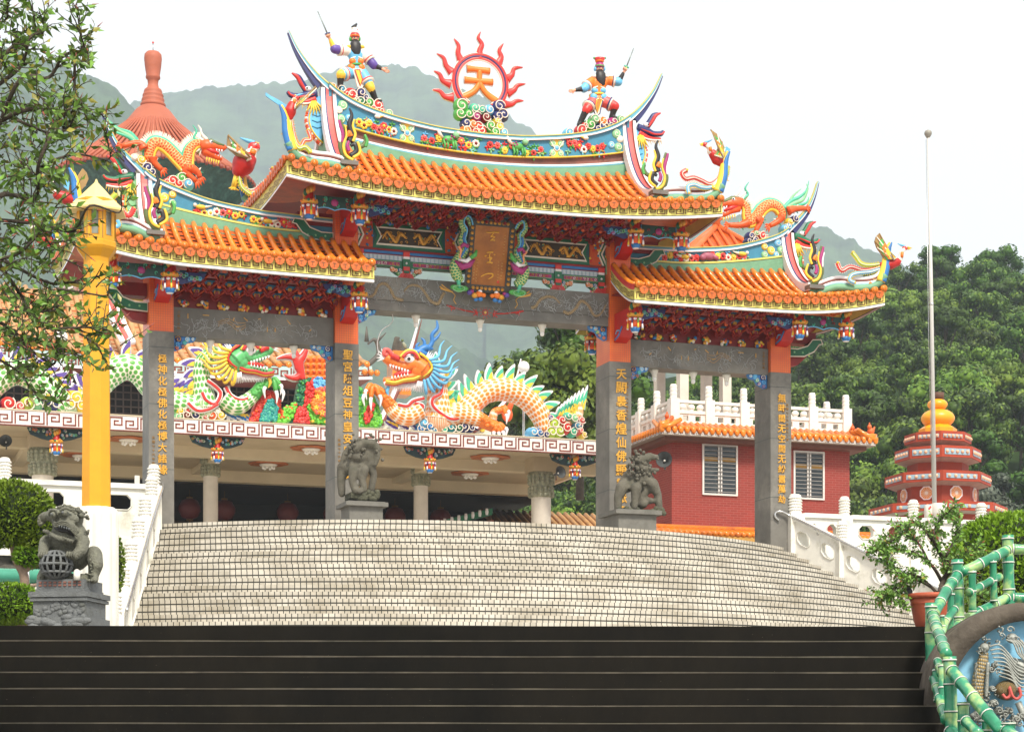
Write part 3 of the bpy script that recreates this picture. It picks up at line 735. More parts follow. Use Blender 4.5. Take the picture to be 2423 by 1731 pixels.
            hr.tube(E_, rads(len(E_), .14, .12, .08, .03), YEL, 6, sq=(.5, 1)); hr.tube([(a+sg*.05, b_-.02, c_) for a, b_, c_ in E_], rads(len(E_), .11, .1, .07, .02), BLUE, 6, sq=(.5, 1))
            Bk(hr).build('hip_ridge', RF)
    return RF, ridge, H, tiles

ZR = smooth_tab([(0, 16.5), (1.0, 16.54), (1.6, 16.6), (2.4, 16.72), (3.15, 16.9), (3.75, 17.15), (4.25, 17.5), (4.6, 17.85), (4.9, 18.25), (5.12, 18.68)])
zrm = lambda s: lerp_tab(ZR, abs(s))
zebm = lambda s: 13.93+.34*(abs(s)/5.75)**2.6
bands_m = [(zrm, lambda s: zrm(s)-.06, .24, TEALT), (lambda s: zrm(s)+.02, lambda s: zrm(s)-.001, .26, FASC), (lambda s: zrm(s)-.06, lambda s: zrm(s)-.10, .25, LINEW),
           (lambda s: zrm(s)-.10, lambda s: 15.99+.42*(s/3.9)**2, .17, TEAL), (lambda s: 15.99+.42*(s/3.9)**2, lambda s: 15.96+.42*(s/3.9)**2, .23, YEL), (lambda s: 15.96+.42*(s/3.9)**2, lambda s: 15.80+.36*(s/3.9)**2, .14, BROWNB),
           (lambda s: 15.80+.36*(s/3.9)**2, lambda s: 15.755+.36*(s/3.9)**2, .20, LINEW), (lambda s: 15.755+.36*(s/3.9)**2, lambda s: 15.72+.36*(s/3.9)**2, .2, TEALT), (lambda s: 15.72+.36*(s/3.9)**2, lambda s: 15.69+.36*(s/3.9)**2, .2, NAVY),
           (lambda s: 15.69+.36*(s/3.9)**2, lambda s: 15.2+.2*(s/3.9)**2, .3, ROOFG)]
ztm = lambda s: 15.53+.25*(min(abs(s), 4.2)/3.8)**2
ROOFM, RIDGEM, HM, _ = roof('main', 5.75, -2.05, 3.05, (-1, 1), 4.12, zebm, 0, ztm, zrm, bands_m, (0, 5.12), .283)
ZS = smooth_tab([(3.4, 13.93), (4.5, 13.95), (5.5, 13.98), (5.9, 14.0), (7.04, 14.14), (7.82, 14.34), (8.53, 14.6), (8.92, 14.89), (9.35, 15.3), (9.62, 15.75), (9.78, 16.2)])
zrs = lambda s: lerp_tab(ZS, abs(s))
zebs = lambda s: 11.97+.06*((s-3.45)/5.5)**2+.33*max(0, (s-7.9)/2.8)**2.
zbb = lambda s: 13.6+.42*max(0, (s-5.2)/3.4)**1.6
bands_s = [(zrs, lambda s: zrs(s)-.06, .22, TEALT), (lambda s: zrs(s)+.02, lambda s: zrs(s)-.001, .24, FASC), (lambda s: zrs(s)-.06, lambda s: zrs(s)-.10, .23, LINEW),
           (lambda s: zrs(s)-.10, zbb, .16, TEAL), (zbb, lambda s: zbb(s)-.05, .22, FASC), (lambda s: zbb(s)-.05, lambda s: zbb(s)-.08, .2, RBRN), (lambda s: zbb(s)-.08, lambda s: 13.1, .27, ROOFG)]
zts = lambda s: 13.38+.22*max(0, (s-5)/3.8)**1.5
SIDES = {}
for sg in (1, -1):
    SIDES[sg] = roof('side', 10.7, -1.65, 2.65, (1,), 8.8, zebs, 0, zts, zrs, bands_s, (3.4, 9.8), .272, mir=sg < 0, inner=3.46)
# ------------------------------------------------------------ brackets, pendants, painted panel, carvings
rng = random.Random(11)
BRB = M('bracket_blue', '#3c86b0', .5, .2); BRO = M('bracket_orange', '#c9501c', .5, .2); BRR = M('bracket_red', '#8f130c', .5, .2); BRP = M('bracket_pink', '#b0434a', .5, .2)
def bracket_mesh(tiers, w, t0, z0, dt, dz):
    mb = MB()
    for k in range(tiers):
        for sg in ((0,) if k % 2 else (-1, 1)):
            s = sg*w/2; t = t0-dt*k; z = z0+dz*k
            hw = w*.42 if sg == 0 else w*.2; sc = 0 if sg == 0 else -sg*w*.16
            mb.prism([(s+sc-hw, z+.07), (s+sc+hw, z+.07), (s+sc+hw*.6, z-.02), (s+sc-hw*.6, z-.02)], t-.09, t-.045, BRB)
            mb.cbox((s+sc*.5, t-.12, z-.03), (.085 if sg == 0 else .05, .07, .07), GOLD)
            mb.cbox((s+sc*.3, t-.02, z-.12), (.07, dt+.1, .06), BRR)
            for q in (-1, 1):
                if sg and q == sg: continue
                a = Vector((s, t+.1, z-.12)); b = Vector((s+q*w*.5, t-dt*.75, z+.06)); rot = (b-a).to_track_quat('X', 'Z').to_matrix()
                mb.cbox((a+b)/2, ((b-a).length, .07, .06), BRR, rot); mb.cbox((a+b)/2-Vector((0, .035, .02)), ((b-a).length*.95, .018, .035), BRO, rot)
                mb.cbox((a+b)/2-Vector((q*.06, -.1, .12)), ((b-a).length*.5, .05, .04), DRED, rot)
            if sg >= 0: mb.lathe([(.03, -.05), (.05, -.03), (.058, .03), (.058, .05)], (s+(w/2 if sg == 0 else 0), t-.12, z-.07), BRO if k % 2 else BRP, 8)
    return mb
def bracket_row(s0, s1, n, tiers, t0, z0, dt, dz):
    w = (s1-s0)/n; me = None
    for i in range(n):
        s = s0+w*(i+.5)
        if me is None: me = bracket_mesh(tiers, w, t0, z0, dt, dz).mesh('bracket')
        o = bpy.data.objects.new('bracket', me); COL.objects.link(o); o.parent = gate; b = BASE[gate.name]; o.location = (s-b[0], -b[1], -b[2])
bracket_row(-3.4, 3.4, 14, 4, -.12, 13.98, .40, .075)
for sg in (-1, 1): a, b_ = sorted((sg*4.05, sg*8.1)); bracket_row(a, b_, 8, 4, -.02, 11.80, .33, .12)
for a, b_, z0, z1, t0, t1 in ((-3.42, 3.42, 13.95, 14.25, .1, .9), (-8.12, -4.04, 11.42, 12.2, .25, .75), (4.04, 8.12, 11.42, 12.2, .25, .75)):
    mb = MB(); mb.box((a, t0, z0), (b_, t1, z1), DRED); mb.build('cross_wall', gate)
# carved friezes
def frieze(s, t, z, w, h):
    mb = MB()
    for i in range(16):
        c_ = (s+rng.gauss(0, w*.25), t-.03*rng.random(), z+h*(.15+.7*rng.random())); m = rng.choice((GOLD, GOLD, ORAN, GOLD, YEL, BLUE, CREAM, CRIM, DGRN))
        mb.ball(c_, (.03+.03*rng.random(), .04, .03+.03*rng.random()), m, 7, 5)
    mb.build('carved_frieze', gate)
for sg in (-1, 1):
    for i in range(8): frieze(sg*(4.35+.5*i), .2, 11.41, .26, .2)
for i in range(12): frieze(-3.15+.57*i, .06, 13.86, .3, .16)
# painted panel over the middle bay
P_ = MB(); t = .32
P_.box((-3.42, t, 13.30), (3.42, .7, 13.96), M('panel_teal', '#2a5a5e', .5, .2)); PK = M('panel_dark', '#3a2a14', .5, .2)
def chev(s, w, d, m, tt):
    z0, z1 = 13.33, 13.93; zm = (z0+z1)/2
    P_.prism([(s-w/2, z0), (s+d-w/2, zm), (s-w/2, z1), (s+w/2, z1), (s+d+w/2, zm), (s+w/2, z0)], tt, t+.01, m)
for sg in (-1, 1):
    c_ = sg*2.0
    hexa = lambda hw, hh: [(c_-hw, 13.63-hh), (c_-hw+.12, 13.63), (c_-hw, 13.63+hh), (c_+hw, 13.63+hh), (c_+hw-.12, 13.63), (c_+hw, 13.63-hh)]
    P_.prism(hexa(.98, .31), t-.03, t+.01, DGRN); P_.prism(hexa(.89, .235), t-.04, t, CREAM); P_.prism(hexa(.84, .19), t-.05, t, PK)
    for q in (-1, 1):
        D = spline([(c_+q*.72, 13.55), (c_+q*.6, 13.74), (c_+q*.47, 13.6), (c_+q*.36, 13.5), (c_+q*.25, 13.72), (c_+q*.1, 13.62)], 5)
        P_.tube([(x, t-.055, z) for x, z in D], rads(len(D), .015, .04, .045, .05, .035), GOLD, 6, sq=(.4, 1))
        for i in range(16): P_.tube([(a, t-.052, b_) for a, b_ in spiral((c_+q*(.06+.7*rng.random()), 13.49+.27*rng.random()), .045, .9, rng.random()*6, 1, 8)], .011, GOLD, 4)
        for i in range(9): P_.ball((c_+q*(.1+.65*rng.random()), t-.05, 13.48+.28*rng.random()), .022, GOLD if i > 1 else MINT, 6, 4)
        s2 = c_+q*1.14
        P_.prism([(s2-.17, 13.32), (s2+.17, 13.32), (s2+.17, 13.94), (s2-.17, 13.94)], t-.02, t, BRO)
        for i in range(12): P_.ball((s2+rng.gauss(0, .08), t-.02, 13.36+.54*rng.random()), .035, rng.choice((BLUE, TEAL, CRIM, YEL)), 6, 4)
        for j, m in enumerate((CREAM, DGRN, CREAM)): chev(c_+q*(1.36+.045*j), .05, -q*.14, m, t-.035)
        P_.prism([(c_+q*1.52, 13.63), (c_+q*1.6, 13.75), (c_+q*1.8, 13.75), (c_+q*1.8, 13.5), (c_+q*1.6, 13.5)], t-.03, t, BLUE); P_.prism([(c_+q*1.58, 13.63), (c_+q*1.63, 13.7), (c_+q*1.8, 13.7), (c_+q*1.8, 13.56), (c_+q*1.63, 13.56)], t-.036, t, GOLD)
P_.box((-3.42, t-.06, 13.255), (3.42, .7, 13.30), BRR); P_.box((-3.42, t-.02, 13.19), (3.42, .6, 13.255), BLUE); P_.box((-3.42, t+.02, 13.165), (3.42, .6, 13.19), BRR)
o = P_.build('painted_panel', gate)
mb = MB(); mb.box((-3.42, t+.02, 13.03), (3.42, .5, 13.165), M('pale_blue', '#a9bccb', .5, .08))
for i in range(62): mb.box((-3.38+.11*i, t-.0, 13.045), (-3.38+.11*i+.07, t+.02, 13.15), M('tooth_white', '#c6d2da', .5, .06))
mb.build('tooth_frieze', gate)
mb = MB(); mb.box((-3.42, t+.0, 12.86), (3.42, .5, 13.03), DGRN)
for a, b_ in ((-3.3, -2.25), (-1.9, -.75), (.6, 1.9), (2.25, 3.3)):
    mb.box((a, t-.012, 12.895), (b_, t+.0, 12.995), MAG)
    x = a+.08
    while x < b_-.05:
        mb.tube([(p, t-.018, q) for p, q in spiral((x, 12.945), .042, 1.1, rng.random()*6, 1, 10)], .009, rng.choice((CREAM, GOLD, PINK)), 4); x += .1
    mb.tube([(a, t-.012, 12.89), (b_, t-.012, 12.89), (b_, t-.012, 13.0), (a, t-.012, 13.0)], .01, PGRN, 4, closed=True)
mb.build('scroll_bar', gate)
for s in (-2.08, 2.08, -3.3, 3.3):
    mb = MB(); mb.box((s-.085, t-.06, 13.14), (s+.085, t+.1, 13.27), CRIM); mb.box((s-.1, t-.04, 12.88), (s+.1, t+.1, 13.08), DGRN); mb.box((s-.08, t-.05, 13.08), (s+.08, t+.1, 13.14), LINEW)
    mb.ball((s, t-.05, 12.97), .03, LINEW, 8, 5); mb.box((s-.085, t-.06, 12.78), (s+.085, t+.1, 12.88), CRIM); mb.box((s-.07, t-.05, 12.72), (s+.07, t+.1, 12.78), DGRN)
    mb.prism([(s-.12, 12.76), (s+.12, 12.76), (s+.24, 12.55), (s-.24, 12.55)], t-.03, t+.1, CRIM)
    for i in range(10): x, z = s+rng.gauss(0, .08), 12.58+.14*rng.random(); mb.tube([(p, t-.036, q) for p, q in spiral((x, z), .03, 1, rng.random()*6, 1, 8)], .007, PINK, 4)
    for q in (-1, 1):
        if abs(s) > 3 and q*s > 0: continue
        mb.prism([(s+q*.09, 12.86), (s+q*.44, 12.86), (s+q*.40, 12.76), (s+q*.28, 12.68), (s+q*.14, 12.62)], t, t+.06, DGRN)
        for x, z, m, r_ in ((.36, 12.8, ORAN, .07), (.27, 12.78, ORAN, .055), (.17, 12.8, BLUE, .05), (.2, 12.69, GRN, .06), (.13, 12.73, SKYB, .04), (.4, 12.84, CRIM, .03)): curl(mb, (s+q*x, z), r_, t-.02, m, CREAM, .05, q)
    mb.build('lotus_strut', gate)
# blue scroll brackets in the corners under the stone beams
def corner_bracket(s, sg, z, t, w, h):
    mb = MB(); mb.prism([(s, z), (s+sg*w, z), (s+sg*w*.9, z-h*.3), (s+sg*w*.6, z-h*.42), (s+sg*w*.45, z-h*.75), (s+sg*w*.12, z-h), (s, z-h*.95)], t, t+.12, BLUE)
    for x, zz, m, r_ in ((.22, .2, NAVY, .2), (.62, .16, SKYB, .16), (.2, .55, BLUE, .18), (.5, .42, MINT, .13), (.16, .82, MAG, .12), (.42, .66, PURP, .11), (.85, .12, SKYB, .1)):
        curl(mb, (s+sg*w*x, z-h*zz), r_*w*.8, t-.02, m, rng.choice((CREAM, GOLD, SKYB)), .06, sg, rng.random()*6)
    mb.build('corner_bracket', gate)
corner_bracket(-3.42, 1, 11.69, .2, .52, .36); corner_bracket(3.42, -1, 11.69, .2, .52, .36)
for sg in (-1, 1): corner_bracket(sg*4.05, sg, 10.69, .2, .58, .36); corner_bracket(sg*8.11, -sg, 10.69, .2, .58, .36)
# carved hanging posts at the eaves
def pendant_mesh():
    mb = MB(); mb.lathe([(.1, .1), (.1, .62)], (0, 0, 0), RED, 10)
    for i in range(9): a = i*.7; mb.ball((.1*cos(a), .1*sin(a), .38+.035*i % .3), (.06, .06, .09), (GOLD, GOLD, ORAN, PURP, GOLD, DGRN)[i % 6], 7, 5)
    mb.lathe([(.15, .28), (.19, .31), (.2, .37), (.16, .37)], (0, 0, 0), GOLD, 14)
    for i in range(10): a = i*2*pi/10; mb.ball((.18*cos(a), .18*sin(a), .36), .04, (GOLD, DGRN, ORAN)[i % 3], 6, 4)
    mb.lathe([(.13, .05), (.15, .12), (.16, .28)], (0, 0, 0), ORDK, 14); mb.lathe([(.165, .195), (.172, .21), (.172, .265), (.165, .28)], (0, 0, 0), CRIM, 14)
    for i in range(8):
        a = -pi/2+(i-3.5)*2*pi/8; mb.ball((.172*cos(a), .172*sin(a), .235), (.045, .045, .032), LINEW, 8, 5); mb.ball((.2*cos(a), .2*sin(a), .235), (.015, .02, .015), BLACK, 6, 4)
    for i in range(8):
        a = -pi/2+i*2*pi/8; c_, m = (.19*cos(a), .19*sin(a)), (GRN, PURP, ORAN, NAVY)[i % 4]
        mb.tube([(*c_, .28), (c_[0]*1.02, c_[1]*1.02, .13)], [.012, .02], m, 6); mb.tube([(c_[0]*1.02, c_[1]*1.02, .13), (c_[0]*1.05, c_[1]*1.05, .02)], [.02, .028], (YEL, LINEW)[i % 2], 6)
    mb.lathe([(.04, -.06), (.09, -.05), (.105, -.01), (.13, .05)], (0, 0, 0), BLUE, 14); mb.lathe([(.07, -.065), (.085, -.05), (.08, -.04)], (0, 0, 0), LINEW, 10)
    return mb.mesh('hanging_post')
PEND = pendant_mesh()
def pendant(s, t, z):
    o = bpy.data.objects.new('hanging_post', PEND); COL.objects.link(o); o.parent = gate; b = BASE[gate.name]; o.location = (s-b[0], t-b[1], z-b[2]); o.scale = (1.05, 1.05, 1.08)
for sg in (-1, 1):
    for s, t, z in ((3.7, -1.15, 13.54), (4.98, -1.15, 13.56), (3.7, 2.2, 13.54), (3.7, -1.1, 11.38), (8.42, -1.15, 11.50), (9.8, -1.15, 11.53), (8.3, 1.9, 11.38), (3.7, 2.0, 11.38)): pendant(sg*s, t, z)
# carved boards and arms between them
def board(s0, s1, z1, h, t):
    mb = MB(); n = 12; P = [(s0+(s1-s0)*i/n, z1-h+.06*abs(sin(2*pi*i/n))-.0) for i in range(n+1)]
    mb.prism([(s0, z1), (s1, z1)]+P[::-1], t, t+.05, M('board_green', '#173f38', .5, .25)); mb.tube([(x, t-.005, z) for x, z in [(s0, z1)]+P+[(s1, z1)]], .016, SKYB, 5)
    for i in range(16): x, z = s0+(s1-s0)*(.1+.8*rng.random()), z1-h*(.1+.7*rng.random()); mb.tube([(p, t-.012, q) for p, q in spiral((x, z), .05, .8, rng.random()*6, 1, 8)], .014, rng.choice((MINT, DGRN, BRR)), 4)
    c_ = (s0+s1)/2; mb.ball((c_, t-.01, z1-h*.45), (.1, .03, .09), MAG, 10, 6)
    mb.build('carved_board', gate)
def cloudbr(s, sg, z, t):
    mb = MB(); mb.prism([(s, z), (s+sg*.75, z), (s+sg*.7, z-.12), (s+sg*.4, z-.22), (s+sg*.15, z-.3), (s, z-.24)], t, t+.06, NAVY)
    for i in range(9): x = .06+.6*i/9; curl(mb, (s+sg*x, z-.05-.13*rng.random()), .06, t-.02, rng.choice((BLUE, TEAL, DGRN, MAG, NAVY)), rng.choice((SKYB, PGRN)), .04, sg)
    mb.build('cloud_bracket', gate)
for sg in (-1, 1):
    a, b_ = sorted((sg*3.85, sg*4.83)); board(a, b_, 14.12, .34, -1.15)
    a, b_ = sorted((sg*8.56, sg*9.66)); board(a, b_, 12.1, .36, -1.15)
    cloudbr(sg*3.55, -sg, 14.02, -1.1); cloudbr(sg*3.85, sg, 11.98, -1.05); cloudbr(sg*8.27, -sg, 12.0, -1.05)
    for s, z in ((4.04, 13.45), (8.74, 11.35)):
        mb = MB(); A = [(sg*s, z-.1), (sg*(s+.5), z-.07), (sg*(s+.8), z+.08), (sg*(s+.95), z+.28), (sg*(s+1.05), z+.3), (sg*(s+1.0), z+.42), (sg*(s+.75), z+.4), (sg*(s+.6), z+.22), (sg*(s+.3), z+.12), (sg*s, z+.12)]
        mb.prism(A, .2, .5, DGRN); mb.tube([(x, .195, q) for x, q in A], .018, CREAM, 5, closed=True)
        for x in (.2, .45, .65): mb.ball((sg*(s+x), .2, z+.03), (.03, .01, .03), PGRN, 6, 4)
        mb.build('beam_arm', gate)
        mb = MB(); mb.box(tuple(sorted((sg*s, sg*(s+.9)))[:1])+(.3, z+.3), (max(sg*s, sg*(s+.9)), .7, z+.62), DRED); mb.prism([(sg*s, z-.35), (sg*(s+.35), z-.3), (sg*(s+.62), z-.05), (sg*s, z-.05)], .3, .6, BRR); mb.build('red_bracket_block', gate)
    for s, z in ((3.73, 13.75), (3.73, 11.55), (8.43, 11.75)): # red corbels in front of each pillar
        mb = MB(); q = MB(); q.prism([(.0, z-.3), (-.35, z-.22), (-.62, z+.0), (-1.1, z+.08), (-1.1, z+.42), (0, z+.45)], -.17, .17, RED)
        mb.add([(sg*s+y, x, zz) for x, y, zz in q.v], q.f, RED)
        for e in (-1, 1): mb.tube([(sg*s+e*.172, x, zz) for x, zz in ((-.05, z-.24), (-.33, z-.17), (-.55, z+.02))], .028, BLUE, 5); mb.tube([(sg*s+e*.172, x, zz) for x, zz in ((-.1, z-.1), (-.2, z-.02), (-.35, z-.05))], .02, SKYB, 5)
        mb.build('red_corbel', gate)
# flowers, beasts and clouds in relief on the ridge bands
def flower(mb, s, z, t, r, m, mc):
    for i in range(7): a = i*2*pi/7; mb.ball((s+r*.62*cos(a), t-.02, z+r*.62*sin(a)), (r*.45, .035, r*.45), m, 7, 5)
    mb.ball((s, t-.045, z), (r*.42, .035, r*.42), mc, 8, 5)
def leaf(mb, s, z, t, r, m):
    for a in (0.3, 1.6, 2.8, 4.4): mb.ball((s+r*.8*cos(a), t-.02, z+r*.8*sin(a)), (r*.6*(abs(cos(a))+.35), .03, r*.6*(abs(sin(a))+.35)), m, 6, 4)
def spray(mb, s, z, t, sg, w, h):
    mb.tube([(s+sg*w*x, t-.02, z+h*(.1*sin(5*x))) for x in (0, .2, .4, .6, .8, 1)], .014, YEL, 5)
    for i in range(8):
        x = s+sg*w*(.06+.125*i); flower(mb, x, z+h*(rng.random()-.5)*.5, t, .085+.02*rng.random(), (CREAM, CRIM, YEL, PINK, CRIM)[(i+rng.randrange(3)) % 5], (DRED, CRIM, YEL)[i % 3])
    for i in range(26): leaf(mb, s+sg*w*rng.random(), z+h*(rng.random()-.5)*.85, t, .06, rng.choice((GRN, GRN, PGRN, CRIM, SKYB)))
def beast(mb, s, z, t, sg):
    mb.ball((s, t-.05, z+.02), (.17, .07, .1), GRN, 10, 6); mb.ball((s+sg*.2, t-.07, z+.15), (.09, .07, .09), PGRN, 9, 6); mb.ball((s+sg*.25, t-.08, z+.2), (.06, .04, .05), CREAM, 8, 5)
    for x in (-.13, -.05, .1, .17): mb.tube([(s+sg*x, t-.05, z), (s+sg*(x+.04), t-.06, z-.13), (s+sg*(x+.02), t-.06, z-.22)], [.045, .03, .03], GRN, 6)
    mb.tube([(s-sg*.15, t-.05, z+.05), (s-sg*.25, t-.06, z+.15), (s-sg*.3, t-.06, z+.26)], [.03, .05, .02], CREAM, 6)
    for i in range(5): mb.ball((s+rng.gauss(0, .09), t-.1, z+rng.gauss(.03, .05)), .03, MAG, 6, 4)
def xcloud(mb, s, zb, zt, t):
    for q in (-1, 1):
        for (z, dz) in ((zt, -1), (zb, 1)): curl(mb, (s+q*.11, z+dz*.1), .1, t-.02, PGRN, CREAM, .05, q)
        mb.tube([(s+q*.2, t-.02, zt-.02), (s+q*.06, t-.02, (zb+zt)/2), (s+q*.2, t-.02, zb+.02)], .016, CREAM, 5)
    mb.prism([(s-.16, zb), (s+.16, zb), (s+.05, (zb+zt)/2), (s+.16, zt), (s-.16, zt), (s-.05, (zb+zt)/2)], t-.015, t, YEL); mb.ball((s, t-.02, (zb+zt)/2), (.06, .03, .06), SKYB, 8, 5); mb.tube([(s+.07*cos(a), t-.025, (zb+zt)/2+.07*sin(a)) for a in [i*pi/5 for i in range(10)]], .014, CREAM, 5, closed=True)
t = .33; zb = lambda s: 15.99+.42*(s/3.9)**2; ztp = lambda s: zrm(s)-.1; zm = lambda s: (zb(s)+ztp(s))/2
mb = MB()
for sg in (-1, 1):
    spray(mb, sg*.1, zm(.1), t, sg, 1.6, .4); beast(mb, sg*.95, zm(.95)+.02, t, 1 if sg < 0 else 1); xcloud(mb, sg*2.05, zb(2.05), ztp(2.05), t); spray(mb, sg*2.35, zm(2.6), t, sg, 1.05, .42)
    for x, z, r_, m in ((3.75, .75, .13, PGRN), (3.6, .35, .1, SKYB), (3.8, .2, .12, PGRN), (3.85, .5, .1, CREAM)): curl(mb, (sg*x, zb(x)+(ztp(x)-zb(x))*z), r_, t-.03, m, CREAM, .06, sg)
    mb.ball((sg*2.85, t-.06, zm(2.85)+.2), (.09, .05, .05), CREAM, 8, 5); mb.tube([(sg*2.8, t-.06, zm(2.8)+.2), (sg*2.65, t-.07, zm(2.7)+.28)], [.03, .01], YEL, 6)
mb.build('flower_relief', RIDGEM)
for sg in (-1, 1):
    mb = MB(); t = .34; zm = lambda s: (zbb(s)+zrs(s)-.1)/2
    for a in (4.9, 6.3): spray(mb, a, zm(a+.6), t, 1, 1.25, .26)
    if sg > 0: mb.ball((6.4, t-.06, zm(6.4)), (.22, .08, .11), M('plum_beast', '#a3566c', .5, .15), 10, 6); mb.ball((6.22, t-.09, zm(6.2)-.03), (.1, .07, .09), MATS['plum_beast'], 8, 5); mb.tube([(6.5, t-.07, zm(6.5)), (6.68, t-.06, zm(6.6)-.08)], [.08, .05], MATS['plum_beast'], 6)
    for a, m1, m2 in ((5.7, YEL, CREAM), (7.4, YEL, CREAM)): mb.ball((a, t-.06, zm(a)), (.14, .05, .06), m1, 8, 5); mb.ball((a+.15, t-.06, zm(a)+.04), .05, m2, 7, 5); mb.tube([(a-.1, t-.06, zm(a)), (a-.28, t-.06, zm(a)+.05)], [.04, .01], CREAM, 6)
    for x, z, r_, m in ((8.5, .75, .12, SKYB), (8.3, .4, .12, YEL), (8.6, .3, .12, PGRN), (8.1, .2, .1, PGRN), (8.1, .75, .1, YEL), (8.45, .1, .09, SKYB)): curl(mb, (x, zbb(x)+(zrs(x)-.1-zbb(x))*z), r_, t-.03, m, CREAM, .06)
    (mb if sg > 0 else mb.mirror()).build('flower_relief', SIDES[sg][1])
# dragon-fish at the ridge ends (traced on the right-hand one, mirrored for the left), scroll finials at the gable feet
def dfish(gs, zt, body, body2, parent, mir, k=1.):
    mb = MB(); x0 = gs+.12; t = .42
    B = [(x0, zt-.15), (x0+.22*k, zt-.2), (x0+.34*k, zt-.45), (x0+.42*k, zt-.75), (x0+.38*k, zt-.98), (x0+.25*k, zt-1.18), (x0+.06, zt-1.36), (x0, zt-1.0)]
    mb.prism(B, t, t+.16, body); S = spline(B[2:7], 5)
    for i, (x, z) in enumerate(S): mb.ball((x+.01, t+.08, z), (.05, .1, .05), (ORDK, ORDK, CREAM)[i % 3], 7, 5)
    mb.tube([(x-.05, t-.01, z) for x, z in S], .022, YEL, 5)
    for z in (zt-.5, zt-.65, zt-.8, zt-.95): mb.tube([(x0+.03, t-.005, z), (x0+.16, t-.012, z-.04), (x0+.3, t-.005, z)], .012, body2, 4)
    hx, hz = x0+.42*k, zt-.22
    U = spline([(hx-.25, hz+.12), (hx, hz+.06), (hx+.2, hz+.0), (hx+.42, hz+.02), (hx+.5, hz+.1)], 5)
    Lw = spline([(hx-.22, hz-.02), (hx, hz-.12), (hx+.2, hz-.14), (hx+.42, hz-.12)], 5)
    mb.tube([(x, t+.05, z) for x, z in U], rads(len(U), .12, .11, .08, .075, .04), NAVY if body is SKYB else DGRN, 8); mb.tube([(x, t+.05, z) for x, z in Lw], rads(len(Lw), .1, .08, .06, .04), CRIM, 8)
    mb.tube([(x, t+.0, z-.05) for x, z in Lw], .028, CREAM, 6); mb.tube([(x, t-.03, z-.03) for x, z in U], .025, CRIM, 6)
    H_ = spline([(hx, hz+.15), (hx+.12, hz+.32), (hx+.22, hz+.48), (hx+.36, hz+.56)], 5); mb.tube([(x, t+.05, z) for x, z in H_], rads(len(H_), .09, .09, .08, .03), NAVY if body is SKYB else DGRN, 7, sq=(.6, 1))
    mb.tube([(x+.04, t+.0, z) for x, z in H_], rads(len(H_), .03, .05, .05, .02), CRIM, 6); mb.ball((hx-.02, t, hz+.2), (.09, .08, .07), LINEW, 8, 5); mb.ball((hx+.02, t-.08, hz+.2), .025, BLACK, 6, 4)
    for i in range(6): a = -.4-.32*i; mb.tube([(hx-.15, t, hz-.05), (hx-.15+.22*cos(a-.6), t-.03, hz-.08+.26*sin(a-.6)), (hx-.15+.32*cos(a-.5), t-.03, hz-.12+.36*sin(a-.5))], [.03, .025, .004], YEL, 5)
    for i in range(7): x = hx+.05+.06*i; mb.tube([(x, t+.02, hz-.17), (x+.02, t, hz-.27-.05*(i % 2))], [.018, .004], YEL, 5)
    (mb.mirror() if mir else mb).build('dragon_fish_ornament', parent)
for sg in (-1, 1): dfish(4.12, 17.25, SKYB, TEAL, RIDGEM, sg < 0); dfish(8.8, 14.72, PGRN, GRN, SIDES[sg][1], sg < 0, .9)
OLIVE = M('olive_glaze', '#5d6a3a', .45, .2)
def finial(s, t, z, parent, mir):
    mb = MB()
    def rib(P, r0, r1, m, dt=0, sq=(.6, 1)): S = spline(P, 5); mb.tube([(s+x, t+dt, z+q) for x, q in S], rads(len(S), r0, (r0+r1)/1.6, r1), m, 7, sq=sq)
    rib([(-.12, 0), (.02, .05), (.14, .18), (.2, .4), (.12, .62), (.16, .85), (.2, 1.02)], .09, .03, OLIVE); rib([(-.1, .04), (.04, .1), (.12, .22), (.14, .4), (.07, .62), (.1, .85)], .04, .02, YEL, -.06)
    rib([(.17, .45), (.15, .65), (.21, .85), (.25, 1.0)], .05, .03, MAG, -.02); rib([(.22, .45), (.22, .65), (.27, .85)], .025, .015, LINEW, -.03)
    rib([(-.02, .5), (-.08, .7), (-.02, .92), (-.08, 1.15), (-.02, 1.32)], .09, .02, BLACK); rib([(-.1, .5), (-.16, .68), (-.1, .88), (-.14, 1.05)], .04, .02, YEL, -.03)
    rib([(-.05, .15), (-.2, .28), (-.16, .45), (-.05, .4)], .07, .04, BLACK); rib([(-.1, .1), (-.28, .25), (-.22, .5)], .035, .03, YEL, -.04); rib([(-.2, .38), (-.35, .42), (-.42, .55), (-.38, .66)], .06, .03, OLIVE); rib([(-.42, .4), (-.46, .55), (-.4, .7)], .04, .03, GRN, -.03)
    rib([(-.06, .62), (.0, .72), (.02, .6)], .045, .03, ORAN, -.05); rib([(-.0, .25), (.04, .38), (0, .5)], .05, .03, MAG, -.04)
    (mb.mirror() if mir else mb).build('scroll_finial', parent)
for sg in (-1, 1): finial(4.12, -1.68, 14.86, RIDGEM, sg < 0); finial(8.8, -1.28, 12.92, SIDES[sg][1], sg < 0)

